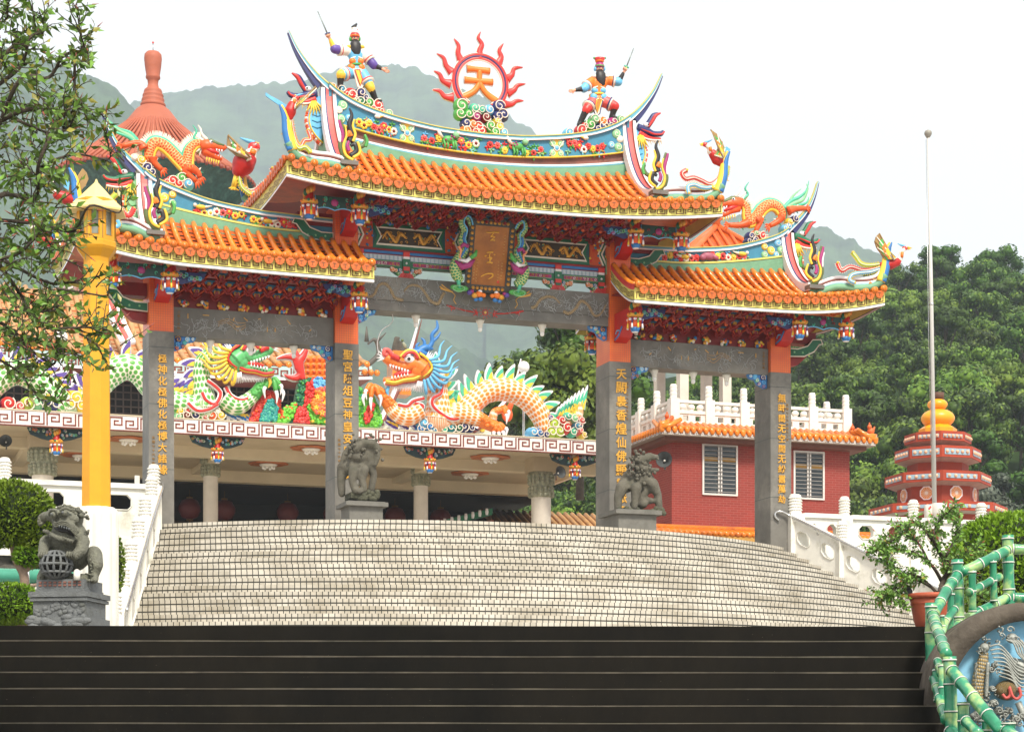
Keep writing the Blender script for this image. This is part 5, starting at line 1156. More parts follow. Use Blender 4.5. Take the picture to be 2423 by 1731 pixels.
# --- phoenixes on the corners
def phoenix(label, f, body, neck, beak, wing, wing2, tails, legs, t):
    b = f(*legs[0][-1]); r = thing('phoenix', label, 'bird statue', G, (b[0], t, b[2]), 'phoenix figures on the roof corners'); m = f.m
    mb = MB()
    S = spline(KL(f, body), 5); n = len(S); pr = MB()
    prims = [('t', KL(f, body), [m(x) for x in (70, 90, 62)][:len(body)], RED), ('t', KL(f, [body[0]]+neck), [m(x) for x in rads(len(neck)+1, 62, 36, 34)], CREAM), ('b', f(*neck[-1]), (m(50), m(36), m(38)), CRIM)]
    blob('body', prims, m(14), r)
    hx, hy = neck[-1]; bx, by = beak
    mb = MB(); mb.tube([f(hx+(bx-hx)*.4, hy+(by-hy)*.4-8), f(bx, by-6)], [m(22), m(3)], YEL, 6); mb.tube([f(hx+(bx-hx)*.4, hy+(by-hy)*.4+12), f(hx+(bx-hx)*.9, by+14)], [m(14), m(3)], YEL, 6)
    d = 1 if bx > hx else -1; mb.tube(spline(KL(f, [(hx, hy-30), (hx-d*50, hy-45), (hx-d*110, hy-70)]), 4), rads(9, m(18), m(16), m(3)), SKYB, 6); mb.ball(f(hx+d*8, hy-8, m(34)), m(9), LINEW, 6, 4); mb.ball(f(hx+d*10, hy-8, m(42)), m(4), BLACK, 6, 4)
    mb.tube(KL(f, [(neck[0][0], neck[0][1], m(40)), (neck[-2][0], neck[-2][1], m(36))]), m(26), ORAN, 6); mb.build('head_crest', r)
    mb = MB(); plate(mb, f, wing, m(30), M('wing_brown', '#9a7a48', .5, .2), None, .0, m(60)); W = wing; k = len(W)
    c_ = (sum(p[0] for p in W)/k, sum(p[1] for p in W)/k)
    for sc, mm, dd in ((.8, GRN, 80), (.62, ORAN, 92), (.44, YEL, 102)): plate(mb, f, [(W[0][0]+(x-W[0][0])*sc, W[0][1]+(y-W[0][1])*sc) for x, y in W], m(20), mm, None, 0, m(dd))
    for i in range(1, k-1): mb.tube([f(*W[0], m(105)), f(*W[i], m(80))], [m(18), m(7)], CREAM if i % 2 else MATS['wing_brown'], 5)
    mb.build('wing', r)
    mb = MB(); plate(mb, f, wing2, m(20), SKYB, None, 0, -m(60)); mb.build('wing', r)
    for i, (L, mm, w) in enumerate(tails):
        T_ = spline(KL(f, L), 6); n = len(T_); mb = MB(); dd = m(10*i)
        mb.tube([(a, b_-dd, c_) for a, b_, c_ in T_], rads(n, m(w*.7), m(w), m(w), m(w*1.1)), mm, 8, sq=(.5, 1)); mb.tube([(a, b_-dd-m(w*.5), c_) for a, b_, c_ in T_], m(w*.22), CREAM, 5)
        for j in range(0, n-1, 1):
            a, b_ = T_[j], T_[j+1]; dv = Vector((b_[0]-a[0], 0, b_[2]-a[2])).normalized(); nn = Vector((-dv.z, 0, dv.x))
            for q in (-1, 1): p = Vector(a)+Vector((0, -dd, 0)); mb.tube([p+nn*q*m(w*.8), p+nn*q*m(w*1.5)+dv*m(w*.5)], [m(w*.25), m(3)], (CREAM, YEL, YEL)[i % 3], 4)
        mb.ball(Vector(T_[-1])+Vector((0, -dd-m(w*.5), 0)), m(w*.6), YEL, 7, 5)
        mb.build('tail_feather', r)
    mb = MB()
    for L in legs:
        P = KL(f, L); mb.tube(P, [m(20), m(13)], YEL, 6); e = Vector(P[-1])
        for q in (-1, 0, 1): mb.tube([e, e+Vector((q*m(30), -m(20), -m(14)))], [m(9), m(4)], YEL, 5)
    mb.build('legs', r)
    return r
f = KP(G, 1480, 300, 6.247, -2.0)
phoenix('phoenix with raised brown wing facing left on the front right corner of the main roof', f, [(1290, 400), (1350, 480), (1430, 545)], [(1245, 370), (1235, 310), (1175, 262)], (1090, 262),
    [(1390, 480), (1280, 440), (1340, 330), (1310, 180), (1232, 60), (1330, 130), (1400, 240), (1440, 340), (1450, 430)], [(1430, 420), (1450, 310), (1520, 280), (1575, 320), (1500, 430)],
    [([(1440, 590), (1400, 740), (1260, 850), (1130, 800), (1010, 755), (890, 770), (835, 690), (905, 640)], CRIM, 36), ([(1480, 700), (1400, 830), (1250, 900), (1120, 900), (1010, 860), (920, 890), (930, 985)], SKYB, 32), ([(1495, 580), (1490, 690), (1420, 810), (1280, 910)], M('lime', '#a9c23c', .5, .12), 34)],
    [[(1430, 590), (1470, 760)], [(1450, 600), (1500, 790)]], -2.0)
f = KP(G, 1860, 420, 6.247, -1.6)
phoenix('phoenix spreading a brown wing and facing right on the tip of the right-hand side roof', f, [(1640, 1250), (1540, 1280), (1420, 1300)], [(1690, 1190), (1700, 1110), (1755, 1045)], (1865, 1045),
    [(1540, 1230), (1600, 1200), (1480, 1080), (1400, 950), (1345, 840), (1300, 890), (1280, 960), (1310, 1050), (1380, 1150), (1430, 1230)], [(1520, 1190), (1510, 1080), (1580, 995), (1575, 1150)],
    [([(1400, 1310), (1280, 1350), (1130, 1370), (950, 1320), (820, 1375), (755, 1260)], CRIM, 34), ([(1390, 1350), (1230, 1400), (1060, 1415), (960, 1450), (935, 1520), (1010, 1560)], SKYB, 30), ([(1370, 1285), (1200, 1300), (1090, 1270), (1030, 1190), (965, 1110)], MATS['lime'], 30)],
    [[(1400, 1340), (1300, 1500)], [(1440, 1340), (1330, 1510)]], -1.6)
f = KP(G, 600, 160, 6.247, -2.0)
phoenix('phoenix turned away with blue wings spread on the front left corner of the main roof', f, [(570, 560), (540, 650), (520, 740)], [(585, 540), (600, 480), (625, 450)], (615, 400),
    [(590, 640), (600, 560), (680, 470), (800, 400), (900, 300), (915, 330), (850, 410), (720, 490), (650, 600)], [(500, 640), (420, 560), (330, 500), (190, 400), (190, 350), (260, 400), (380, 460), (500, 540), (560, 600)],
    [([(500, 780), (490, 900), (520, 1000)], CRIM, 34), ([(560, 780), (600, 1000), (640, 1120), (700, 1160), (750, 1080), (840, 1060), (800, 920)], PINK, 26), ([(530, 780), (550, 950), (600, 1100), (660, 1200), (760, 1180), (840, 1260)], MATS['lime'], 28)],
    [[(470, 820), (430, 980)], [(480, 820), (470, 980)]], -2.0)
f = KP(G, 0, 0, 3.247, 2.9)
phoenix('phoenix with a curled red tail on the rear left corner of the main roof', f, [(1905, 1225), (1870, 1260), (1840, 1310)], [(1925, 1200), (1940, 1165), (1952, 1128)], (1992, 1105),
    [(1900, 1240), (1880, 1260), (1800, 1210), (1730, 1150), (1735, 1060), (1760, 1120), (1820, 1160), (1880, 1210)], [(1900, 1220), (1930, 1180), (1985, 1190), (1950, 1230)],
    [([(1825, 1330), (1840, 1410), (1900, 1470), (1960, 1470), (2030, 1410), (2110, 1370), (2090, 1290)], CRIM, 17), ([(1860, 1440), (1950, 1500), (2010, 1460), (2080, 1400), (2060, 1440)], SKYB, 15), ([(1830, 1330), (1850, 1440), (1920, 1500)], MATS['lime'], 15)],
    [[(1820, 1330), (1785, 1440)], [(1830, 1330), (1800, 1450)]], 2.9)
for px_, t, lab in ((10.35, -1.6, 'phoenix half hidden by leaves on the tip of the left-hand side roof'), (10.35, 2.6, 'phoenix behind the tree on the rear corner of the left-hand side roof')):
    src = bpy.data.objects['phoenix.001']; c_ = dup(src, G.w((-px_-.1, t, 12.95)), lab); c_.rotation_euler = (0, 0, TH+pi)
# ------------------------------------------------------------ the temple hall with the two great dragons
rng = random.Random(31)
HT = 19.0
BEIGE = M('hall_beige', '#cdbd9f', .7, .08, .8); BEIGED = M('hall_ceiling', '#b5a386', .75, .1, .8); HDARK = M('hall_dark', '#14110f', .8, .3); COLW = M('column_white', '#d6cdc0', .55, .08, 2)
KEYW = M('key_white', '#e4dcd8', .5, .06); KEYR = M('key_red', '#7d3f33', .5, .15); CAPG = M('capital_stone', '#8f9079', .7, .25, 8, .4, col2='#b3ae95'); CORR = M('corrugated_white', '#dfe3e4', .4, .06)
hall = thing('temple_hall', 'open beige temple hall behind the gate with a white and brown key-patterned roof edge', 'temple', G, (0, HT+4, PLAT))
s0, s1, zt_, zb_ = -12.3, 11.6, 11.77, 11.28
mb = MB(); mb.box((s0, HT, zb_), (s1, HT+.25, zt_), KEYW); mb.box((s0-.25, HT+.25, zb_), (s0, HT+12, zt_), KEYW); mb.box((s1, HT+.25, zb_), (s1+.2, HT+12, zt_), KEYW)
mb.tube([(s0+.0, HT+.25, zb_), (s0+.0, HT+.25, zt_)], .25, KEYW, 20)
for z in (zb_-.02, zt_): mb.box((s0, HT-.03, z), (s1, HT+.1, z+.03), RBRN if z < 11.5 else BEIGE)
meander(mb, lambda p, q: (s0+p, HT-.012, zb_+q), .12, s1-s0-.08, 46, .36, .05, KEYR, .065); mb.build('roof_edge', hall)
mb = MB(); mb.box((s0, HT+.26, zt_-.3), (s1, HT+14, zt_-.02), CORR)
for i in range(60): mb.box((s0+.1+.4*i, HT+2.2, zt_-.02), (s0+.3+.4*i, HT+9, zt_+.22), CORR)
mb.build('roof_deck', hall)
mb = MB(); mb.box((s0+.1, HT+.1, zb_+.0), (s1-.1, HT+3, zb_+.2), BEIGED); mb.box((s0+.1, HT+2.6, 10.93), (s1-.1, HT+3.1, zb_-.003), BEIGE); mb.box((s0+.1, HT+3.1, 11.22), (s1-.1, HT+7.9, zb_+.1), BEIGED)
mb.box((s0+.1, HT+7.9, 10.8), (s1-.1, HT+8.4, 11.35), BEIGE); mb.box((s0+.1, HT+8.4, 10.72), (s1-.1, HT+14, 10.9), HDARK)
for s in (-9.2, -2.6, 5.2): mb.box((s-.2, HT+3.1, 11.0), (s+.2, HT+7.9, 11.217), BEIGE)
mb.build('ceiling', hall)
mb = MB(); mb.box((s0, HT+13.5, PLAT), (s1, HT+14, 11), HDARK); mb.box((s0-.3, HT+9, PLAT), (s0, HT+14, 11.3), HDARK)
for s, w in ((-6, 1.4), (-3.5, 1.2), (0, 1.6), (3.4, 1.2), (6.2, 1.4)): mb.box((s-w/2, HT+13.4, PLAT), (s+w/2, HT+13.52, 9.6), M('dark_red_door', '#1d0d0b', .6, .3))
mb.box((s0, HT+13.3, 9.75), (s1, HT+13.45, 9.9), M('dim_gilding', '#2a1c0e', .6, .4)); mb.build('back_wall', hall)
def column(s, t, r, zcap, big):
    mb = MB(); mb.lathe([(r*1.15, 0), (r*1.1, .15), (r, .2), (r, zcap-PLAT), (r*1.08, zcap-PLAT+.05)], (s, t, PLAT), COLW, 20); o = mb.build('column', hall)
    mb = MB(); h = .92; mb.lathe([(r*1.05, 0), (r*1.2, .1), (r*1.12, .4), (r*1.2, .46), (r*1.25, h)], (s, t, zcap), CAPG, 20)
    for k in range(2):
        for i in range(16):
            a = i*2*pi/16+k*.2; rr = r*(1.18+.06*k)
            for z in (.08, .2, .32): mb.ball((s+rr*cos(a), t+rr*sin(a), zcap+z+.46*k), (r*.2, r*.2, .09), CAPG, 6, 4)
    mb.build('capital', o)
    mb = MB(); mb.box((s-r*1.3, t-r*1.3, zcap+h), (s+r*1.3, t+r*1.3, 11.3), BEIGED); mb.build('block', o)
for s, t, r, zc, big in ((-2.64, 24, .27, 10.55, 0), (5.3, 24, .27, 10.55, 0), (8.87, 20.6, .36, 9.85, 1), (-9.0, 20.6, .36, 9.85, 1), (-10.6, 26, .27, 10.4, 0)): column(s, t, r, zc, big)
pen = bpy.data.meshes['hanging_post'] if 'hanging_post' in bpy.data.meshes else PEND
for s in (-8.7, -3.3, 4.25, 9.7):
    o = bpy.data.objects.new('hanging_post', PEND); COL.objects.link(o); o.parent = hall; b = BASE[hall.name]; o.location = (s-b[0], HT+.3-b[1], 10.45-b[2]); o.scale = (1.05, 1.05, 1.1)
    for q in (-1, 1):
        mb = MB(); mb.prism([(s+q*.1, 11.27), (s+q*.95, 11.27), (s+q*.85, 11.05), (s+q*.5, 10.92), (s+q*.1, 10.85)], HT+.3, HT+.4, M('lattice_dark', '#1d3638', .6, .3))
        for i in range(14): x = .15+.75*rng.random(); curl(mb, (s+q*x, 11.22-.3*rng.random()*(1.1-x)), .05, HT+.27, rng.choice((NAVY, DGRN, BRB, RBRN)), rng.choice((PGRN, CREAM, ORAN)), .04)
        mb.build('lattice_wing', hall)
CORAL = M('medallion', '#b96a3c', .6, .15)
def ceiling_lamp(s, t, z, lab, m):
    r = thing('ceiling_lamp', lab, 'lamp', G, (s, t, z), 'ceiling lamps in the hall')
    mb = MB(); n = 8
    for i in range(n): a = i*2*pi/n; mb.lathe([(.3, -.03), (.3, 0)], (s+.45*cos(a), t+.45*sin(a), z-.002*i), m, 14)
    mb.lathe([(.55, -.035), (.55, -.02)], (s, t, z), m, 18); mb.build('medallion', r)
    mb = MB(); mb.lathe([(.16, -.14), (.3, -.1), (.34, -.05), (.3, -.035)], (s, t, z), LAMPW, 18)
    for i in range(6): a = i*pi/3; mb.ball((s+.2*cos(a), t+.2*sin(a), z-.17), .06, BULB, 8, 6)
    mb.build('lamp_cluster', r)
for s, t, z, lab in ((-6.1, 20.7, 11.27, 'ceiling lamp on an orange flower medallion, between the yellow post and the outer grey pillar'), (.3, 20.7, 11.27, 'ceiling lamp on an orange medallion beside the left inner pillar'), (6.95, 20.7, 11.27, 'ceiling lamp on an orange flower medallion right of the middle pendant'),
                     (-.4, 24.5, 11.21, 'dim ceiling lamp behind the first beam, above the left white column'), (7.4, 24.5, 11.21, 'dim ceiling lamp behind the first beam, beside the right white column'), (-7.2, 24.5, 11.21, 'dim ceiling lamp behind the first beam, beside the yellow post')): ceiling_lamp(s, t, z, lab, CORAL)
LANT = M('lantern_red', '#5a120c', .6, .2); LANTG = M('lantern_gold', '#6a4a1c', .5, .2); lm = None
for i, (s, n) in enumerate(((-2.5, 'first'), (-1.15, 'second'), (1.35, 'third'), (3.2, 'fourth'), (5.7, 'fifth'), (7.6, 'sixth'))):
    if lm is None:
        b0 = (s, 29, 10.5); lm = thing('paper_lantern', '', 'lantern', G, b0, 'red lanterns in the dark hall'); mb = MB(); mb.lathe([(.12, -.92), (.3, -.85), (.43, -.6), (.43, -.45), (.3, -.2), (.12, -.13)], b0, LANT, 16); mb.build('lantern_body', lm)
        mb = MB(); mb.lathe([(.13, -.13), (.13, -.07)], b0, LANTG, 12); mb.lathe([(.13, -.98), (.13, -.92)], b0, LANTG, 12); mb.tube([(s, 29, 10.43), (s, 29, 10.75)], .01, LANTG, 5); mb.tube([(s, 29, 9.52), (s, 29, 9.25)], [.03, .05], LANTG, 6); mb.build('cap', lm); o = lm
    else: o = dup(lm, G.w((s, 29, 10.5)))
    o['label'] = n+' red lantern from the left in the dark interior of the hall'
mb = MB(); mb.lathe([(.02, 0), (.12, .02), (.27, .3), (.28, .34)], (0, 0, 0), BLACK, 18)
def speaker(fr, p, lab, rx, rz, k=1.):
    mb = MB(); mb.lathe([(.05, -.12), (.06, 0), (.1, .1), (.26, .3), (.27, .31), (.25, .29), (.09, .08), (.0, .06)], (0, 0, 0), M('horn_grey', '#4c4f50', .4, .1), 20, caps=False); mb.ball((0, 0, .12), .04, LAMPW, 8, 6); mb.box((-.03, -.25, -.1), (.03, 0, -.04), STEEL)
    o = mb.build('loudspeaker'); o.location = fr.w(p); o.rotation_euler = (R(rx), 0, rz); o.scale = (k, k, k); tag(o, lab, 'loudspeaker', 'horn loudspeakers')
speaker(G, (-10.2, 20.6, 10.9), 'dark round loudspeaker under the hall ceiling behind the tree at far left', 80, TH-.2, .8)
speaker(G, (9.1, 19.6, 10.6), 'dark loudspeaker beside the pendant at the right end of the hall', 80, TH+.3, .85)
# small side hall seen under the right end: yellow roof over a red wall
mb = MB(); mb.box((9.8, 27, PLAT), (16, 27.3, 8.6), M('vermilion_wall', '#b8452c', .7, .12)); o = None
side_hall = thing('side_hall', 'low side hall with a yellow tiled roof over a red wall, beyond the thick column', 'building', G, (12, 27, PLAT)); mb.build('wall', side_hall)
YTILE = M('ochre_tile', '#bd8c55', .4, .25, 2, .2, col2='#a07848', fac2=.45); mb = MB(); mb.add([(9.4, 26, 8.75), (16.5, 26, 8.75), (16.5, 29.5, 10.4), (9.4, 29.5, 10.4)], [(0, 1, 2, 3)], YTILE)
for i in range(22): s = 9.5+.3*i; mb.tube([(s, 25.95, 8.8), (s, 29.5, 10.45)], .09, YTILE, 8)
mb.box((9.4, 25.9, 8.55), (16.5, 26.1, 8.74), M('gutter_dark', '#3a4444', .5, .1)); mb.build('roof', side_hall)
mb = MB(); mb.box((10.3, 26.96, PLAT), (11.1, 27, 7.4), COLW); mb.box((9.85, 26.95, PLAT), (10.2, 26.99, 7.6), HDARK); mb.build('door', side_hall)
mb = MB(); mb.box((6.0, 25, PLAT), (8.3, 25.3, 9.0), M('carved_stone', '#7d7668', .7, .3, 5, .5)); mb.prism([(5.8, 9.0), (8.4, 9.7), (8.4, 9.95), (5.8, 9.25)], 24.8, 25.4, DGRN)
for i in range(8): mb.lathe([(.05, 0), (.07, .12), (.05, .25)], (6.2+.28*i, 24.78, 9.15+.075*i), LINEW, 8)
mb.prism([(5.7, 8.7), (8.4, 9.35), (8.4, 9.5), (5.7, 8.85)], 24.7, 25.1, RBRN); solo(mb, 'carved_wall', 'sloping carved stone side wall with white balusters beside the thick column', 'wall', G, (7, 25, PLAT))

# --- second hall behind: yellow tiles, key-pattern eave and dark lattice
uh = thing('upper_hall', 'rear hall with ochre tiled roof and brown key-pattern eave above a dark lattice', 'temple', G, (-1, 30, PLAT))
mb = MB(); a, b_ = -11.0, 4.9
f_ = lambda u, v: (a+(b_-a)*u, 29.6+6*v, 15.75+.35*((a+(b_-a)*u+3)/8)**2+3.6*max(0, v)**1.35)
mb.grid(lambda u, v: f_(u, v), 20, 10, YTILE)
for i in range(40):
    u = (i+.5)/40; mb.tube([tuple(Vector(f_(u, v/8))+Vector((0, 0, .04))) for v in range(9)], .115, YTILE, 8); mb.ball(f_(u, -.01), (.14, .1, .14), TILE, 8, 5)
    if i < 39:
        for k in range(14): p = f_((i+1)/40, k/14); mb.cbox(p, (.2, .06, .04), TILED)
mb.build('roof', uh)
mb = MB(); zz = lambda s: 15.17+.35*((s+3)/8)**2
EV = M('eave_pale', '#a9c3bf', .6, .1); mb.grid(lambda u, v: (a+(b_-a)*u, 29.5, zz(a+(b_-a)*u)+.5*v), 24, 1, EV, False); mb.grid(lambda u, v: (a+(b_-a)*u, 29.5+5*v, zz(a+(b_-a)*u)), 24, 1, RBRN, False, flip=True)
mb.grid(lambda u, v: (a+(b_-a)*u, 29.46, zz(a+(b_-a)*u)-.03+.1*v), 24, 1, LINEW, False)
meander(mb, lambda p, q: (a+p, 29.49, zz(a+p)+q), .1, b_-a-.1, 30, .3, .065, KEYR, .12); mb.build('eave', uh)
mb = MB(); mb.box((-10.5, 31.5, 11.7), (4.2, 31.8, 15.25), HDARK)
for i in range(50):
    s = -10.4+.3*i; mb.box((s, 31.42, 12.2), (s+.05, 31.5, 15.2), M('lattice_brown', '#4a3d35', .7, .2))
for k in range(11): mb.box((-10.5, 31.41, 12.2+.28*k), (4.2, 31.45, 12.25+.28*k), MATS['lattice_brown'])
for s in (-7.4, -.55, 3.8): mb.box((s-.07, 31.2, 11.7), (s+.07, 31.35, 15.2), COLW)
mb.build('lattice_wall', uh)
mb = MB()                                      # upturned corner with scrolls, and gable ridge at the left
P = spline([(4.4, 29.6, 15.9), (4.9, 29.6, 16.2), (5.2, 29.6, 16.6), (5.05, 29.6, 17.1), (4.75, 29.6, 16.9)], 5); mb.tube(P, rads(len(P), .1, .12, .1, .08, .04), M('dark_bronze', '#57524a', .6, .2), 6); mb.tube([(4.7, 29.6, 17.0), (4.7, 29.6, 17.6)], [.1, .02], MATS['dark_bronze'], 6); mb.tube([(5.1, 29.6, 17), (5.5, 29.6, 17.4)], [.08, .02], MATS['dark_bronze'], 6)
for i in range(3): mb.ball((4.6+.25*i, 29.5, 15.75), .13, TILE, 8, 5)
mb.build('corner_scroll', uh); mb = MB()
P = spline([(-5.6, 32, 20.5), (-5.4, 31, 18.7), (-5.1, 30, 17.2), (-4.8, 29.4, 16.3)], 6)
for o_, m in ((-.2, LINEW), (0, PINK), (.2, LINEW)): mb.tube([(x+o_, y, z) for x, y, z in P], .12, m, 6)
mb.build('gable_ridge', uh)
# a lower ridge with medallions, horns and a seated stone lion beyond it
lr = thing('rear_ridge', 'white and green roof ridge with medallions and swept-up horns, behind the orange dragon', 'roof', G, (6.5, 31, 12))
mb = MB(); q = lambda x: 13.4+.05*(x-3)*0+.35*((x-6.6)/4)**2
for z0, z1, m in ((0, .12, LINEW), (.12, .55, M('ridge_cream', '#c9c2b0', .6, .1)), (.55, .68, RBRN), (.68, .8, LINEW), (-.35, 0, EV), (-.6, -.35, DGRN)): mb.grid(lambda u, v: (3.2+7.2*u, 31, q(3.2+7.2*u)+z0+(z1-z0)*v), 20, 1, m, False)
for i in range(14): s = 3.5+.5*i; mb.ball((s, 30.97, q(s)+.33), (.13, .05, .12), (GREY, YEL)[s > 7], 8, 5)
mb.grid(lambda u, v: (3.2+7.2*u, 30.2+.8*v, q(3.2+7.2*u)-1.1+.5*v), 10, 2, YTILE)
for i in range(24): s = 3.3+.3*i; mb.tube([(s, 30.2, q(s)-1.05), (s, 31, q(s)-.6)], .09, TILE, 7)
mb.build('ridge_band', lr)
H_ = spline([(9.6, 31, 13.9), (10.6, 31, 14.7), (11.4, 31, 15.8), (11.7, 31, 17)], 6); mb = MB(); mb.tube(H_, rads(len(H_), .22, .2, .14, .03), LINEW, 6, sq=(1, .6)); mb.tube([(x, y-.1, z-.06) for x, y, z in H_], rads(len(H_), .14, .12, .08, .02), RBRN, 6, sq=(1, .6)); mb.build('horn', lr)
H_ = spline([(5.6, 31, 14.0), (6.2, 31, 15.2), (6.9, 31, 17), (7.3, 31, 18.4)], 6); mb = MB(); mb.tube(H_, rads(len(H_), .22, .2, .14, .03), LINEW, 6, sq=(1, .6)); mb.tube([(x+.08, y-.1, z-.06) for x, y, z in H_], rads(len(H_), .14, .12, .08, .02), RBRN, 6, sq=(1, .6)); mb.build('horn', lr)
mb = MB(); mb.ball((11.0, 30.7, 14.6), (.25, .15, .3), ORDK, 8, 6); mb.tube([(11.0, 30.7, 14.7), (11.2, 30.7, 15.1), (11.3, 30.7, 15.4)], [.15, .1, .05], ORDK, 7); mb.build('beast', lr)
STONED = M('weathered_stone', '#4f4a42', .85, .35, 3, .6, col2='#6b6250')
f = KP(G, 820, 640, 7.577, 31.5)
gl = thing('stone_beast', 'weathered stone beast seated with a bird on an orange plinth behind the orange dragon', 'statue', G, f(930, 1480))
m = f.m
blob('body', [('t', [f(870, 1440), f(880, 1330), f(900, 1230)], [m(70), m(60), m(50)], STONED), ('t', [f(890, 1220), f(940, 1210)], [m(45), m(25)], STONED), ('t', [f(960, 1420), f(960, 1300), f(990, 1280)], [m(50), m(40), m(20)], STONED), ('t', [f(900, 1440), f(1060, 1440)], [m(45), m(45)], STONED), ('t', [f(840, 1450), f(880, 1460)], [m(45), m(45)], STONED)], m(16), gl)
mb = MB(); mb.ball(f(1000, 1250), m(28), OLIVE, 7, 5); mb.tube([f(1010, 1290), f(1040, 1350), f(1060, 1410)], [m(24), m(40), m(30)], CAPG, 7); mb.build('bird', gl)
mb = MB(); p0, p1 = f(780, 1540), f(1110, 1480); mb.box((p0[0], 31.1, p0[2]-1.6), (p1[0], 32, p1[2]), TILE); mb.build('plinth', gl)

# --- the two great dragons on the roof edge
DT = 19.55
SCGR = scale_mat('great_green_scale', '#58a144', '#f0ead6', 4.6, 15); SCOR = scale_mat('great_orange_scale', '#f08a2a', '#f4e3cf', 4.6, 17)
def fin(mb, p, d, n, h, w, core, tip=LINEW, th=.05, lean=.35):
    """flame-shaped crest blade: pale outline, coloured core, yellow streak"""
    def blade(k, tk, m, sh):
        P = [(-w*k, 0), (-w*.9*k+w*lean*.5, h*.45*k), (w*lean*1.6, h*k), (w*.35*k+w*lean, h*.5*k), (w*.75*k, 0)]
        P = spline(P, 3); v = [Vector(p)+d*x+n*z for x, z in P]; vs = [tuple(a+Vector((0, -tk+sh, 0))) for a in v]+[tuple(a+Vector((0, tk+sh, 0))) for a in v]; k_ = len(v)
        mb.add(vs, [list(range(k_)), list(range(2*k_-1, k_-1, -1))]+[(i, k_+i, k_+(i+1) % k_, (i+1) % k_) for i in range(k_)], m)
    blade(1., th, tip, 0); blade(.8, th, core, -.02); blade(.45, th, YEL, -.03)
def great_dragon(label, f, parts, SC_, fincore, face, base):
    r = thing('great_dragon', label, 'dragon', G, base, 'great dragons on the hall roof edge'); m = f.m
    for nm, L, w, sd in parts:
        S = spline(KL(f, L), 9); W_ = rads(len(S), *[m(x) for x in w]); mb = MB(); mb.tube(S, W_, SC_, 18, uv=True); mb.ball(S[0], W_[0], SC_, 10, 8); mb.ball(S[-1], W_[-1], SC_, 10, 8); mb.build(nm, r)
        if sd:
            mb = MB(); acc = 0.; last = -9
            for i in range(1, len(S)-1):
                acc += (Vector(S[i])-Vector(S[i-1])).length
                if acc-last > .26:
                    last = acc; d = (Vector(S[i+1])-Vector(S[i-1])).normalized(); n = Vector((-d.z, 0, d.x))*sd; big = .75+.35*(int(acc/.26) % 2)
                    fin(mb, Vector(S[i])+n*W_[i]*.85, d*(-face), n, W_[i]*.5+.38*big, .2, fincore)
            mb.build('crest', r)
    return r
def arm(r, f, L, w, SC_, m2, claw, flip=1):
    m = f.m; S = spline([(a, b_-.25, c_) for a, b_, c_ in KL(f, L)], 7); mb = MB(); W_ = rads(len(S), *[m(x) for x in w]); k = int(len(S)*.55)
    mb.tube(S[:k+1], W_[:k+1], SC_, 14, uv=True); mb.tube(S[k:], W_[k:], m2, 12)
    for i in range(k, len(S)): mb.ball(Vector(S[i])+Vector((rng.gauss(0, .03), -W_[i]*.8, rng.gauss(0, .05))), W_[i]*.4, m2, 7, 5)
    e = Vector(S[-1]); d = (Vector(S[-1])-Vector(S[-2])).normalized()
    for i, (dx, dz) in enumerate(claw):
        P = [e, e+Vector((dx*.5, -.1, dz*.25+.1)), e+Vector((dx, -.16, dz*.7)), ]; mb.tube(spline(P, 4), rads(9, .12, .1, .08), m2, 8)
        q = P[-1]; mb.tube(spline([q, q+Vector((dx*.25, -.05, dz*.35)), q+Vector((dx*.05, -.06, dz*.35-.28))], 4), rads(9, .075, .06, .01), LINEW, 7)
    mb.build('leg', r)
def scroll_red(mb, f, L, d, m=CRIM):
    S = spline(KL(f, L), 5); mb.tube([(a, b_-d, c_) for a, b_, c_ in S], f.m(22), LINEW, 6); mb.tube([(a, b_-d-.05, c_) for a, b_, c_ in S], f.m(13), m, 6)
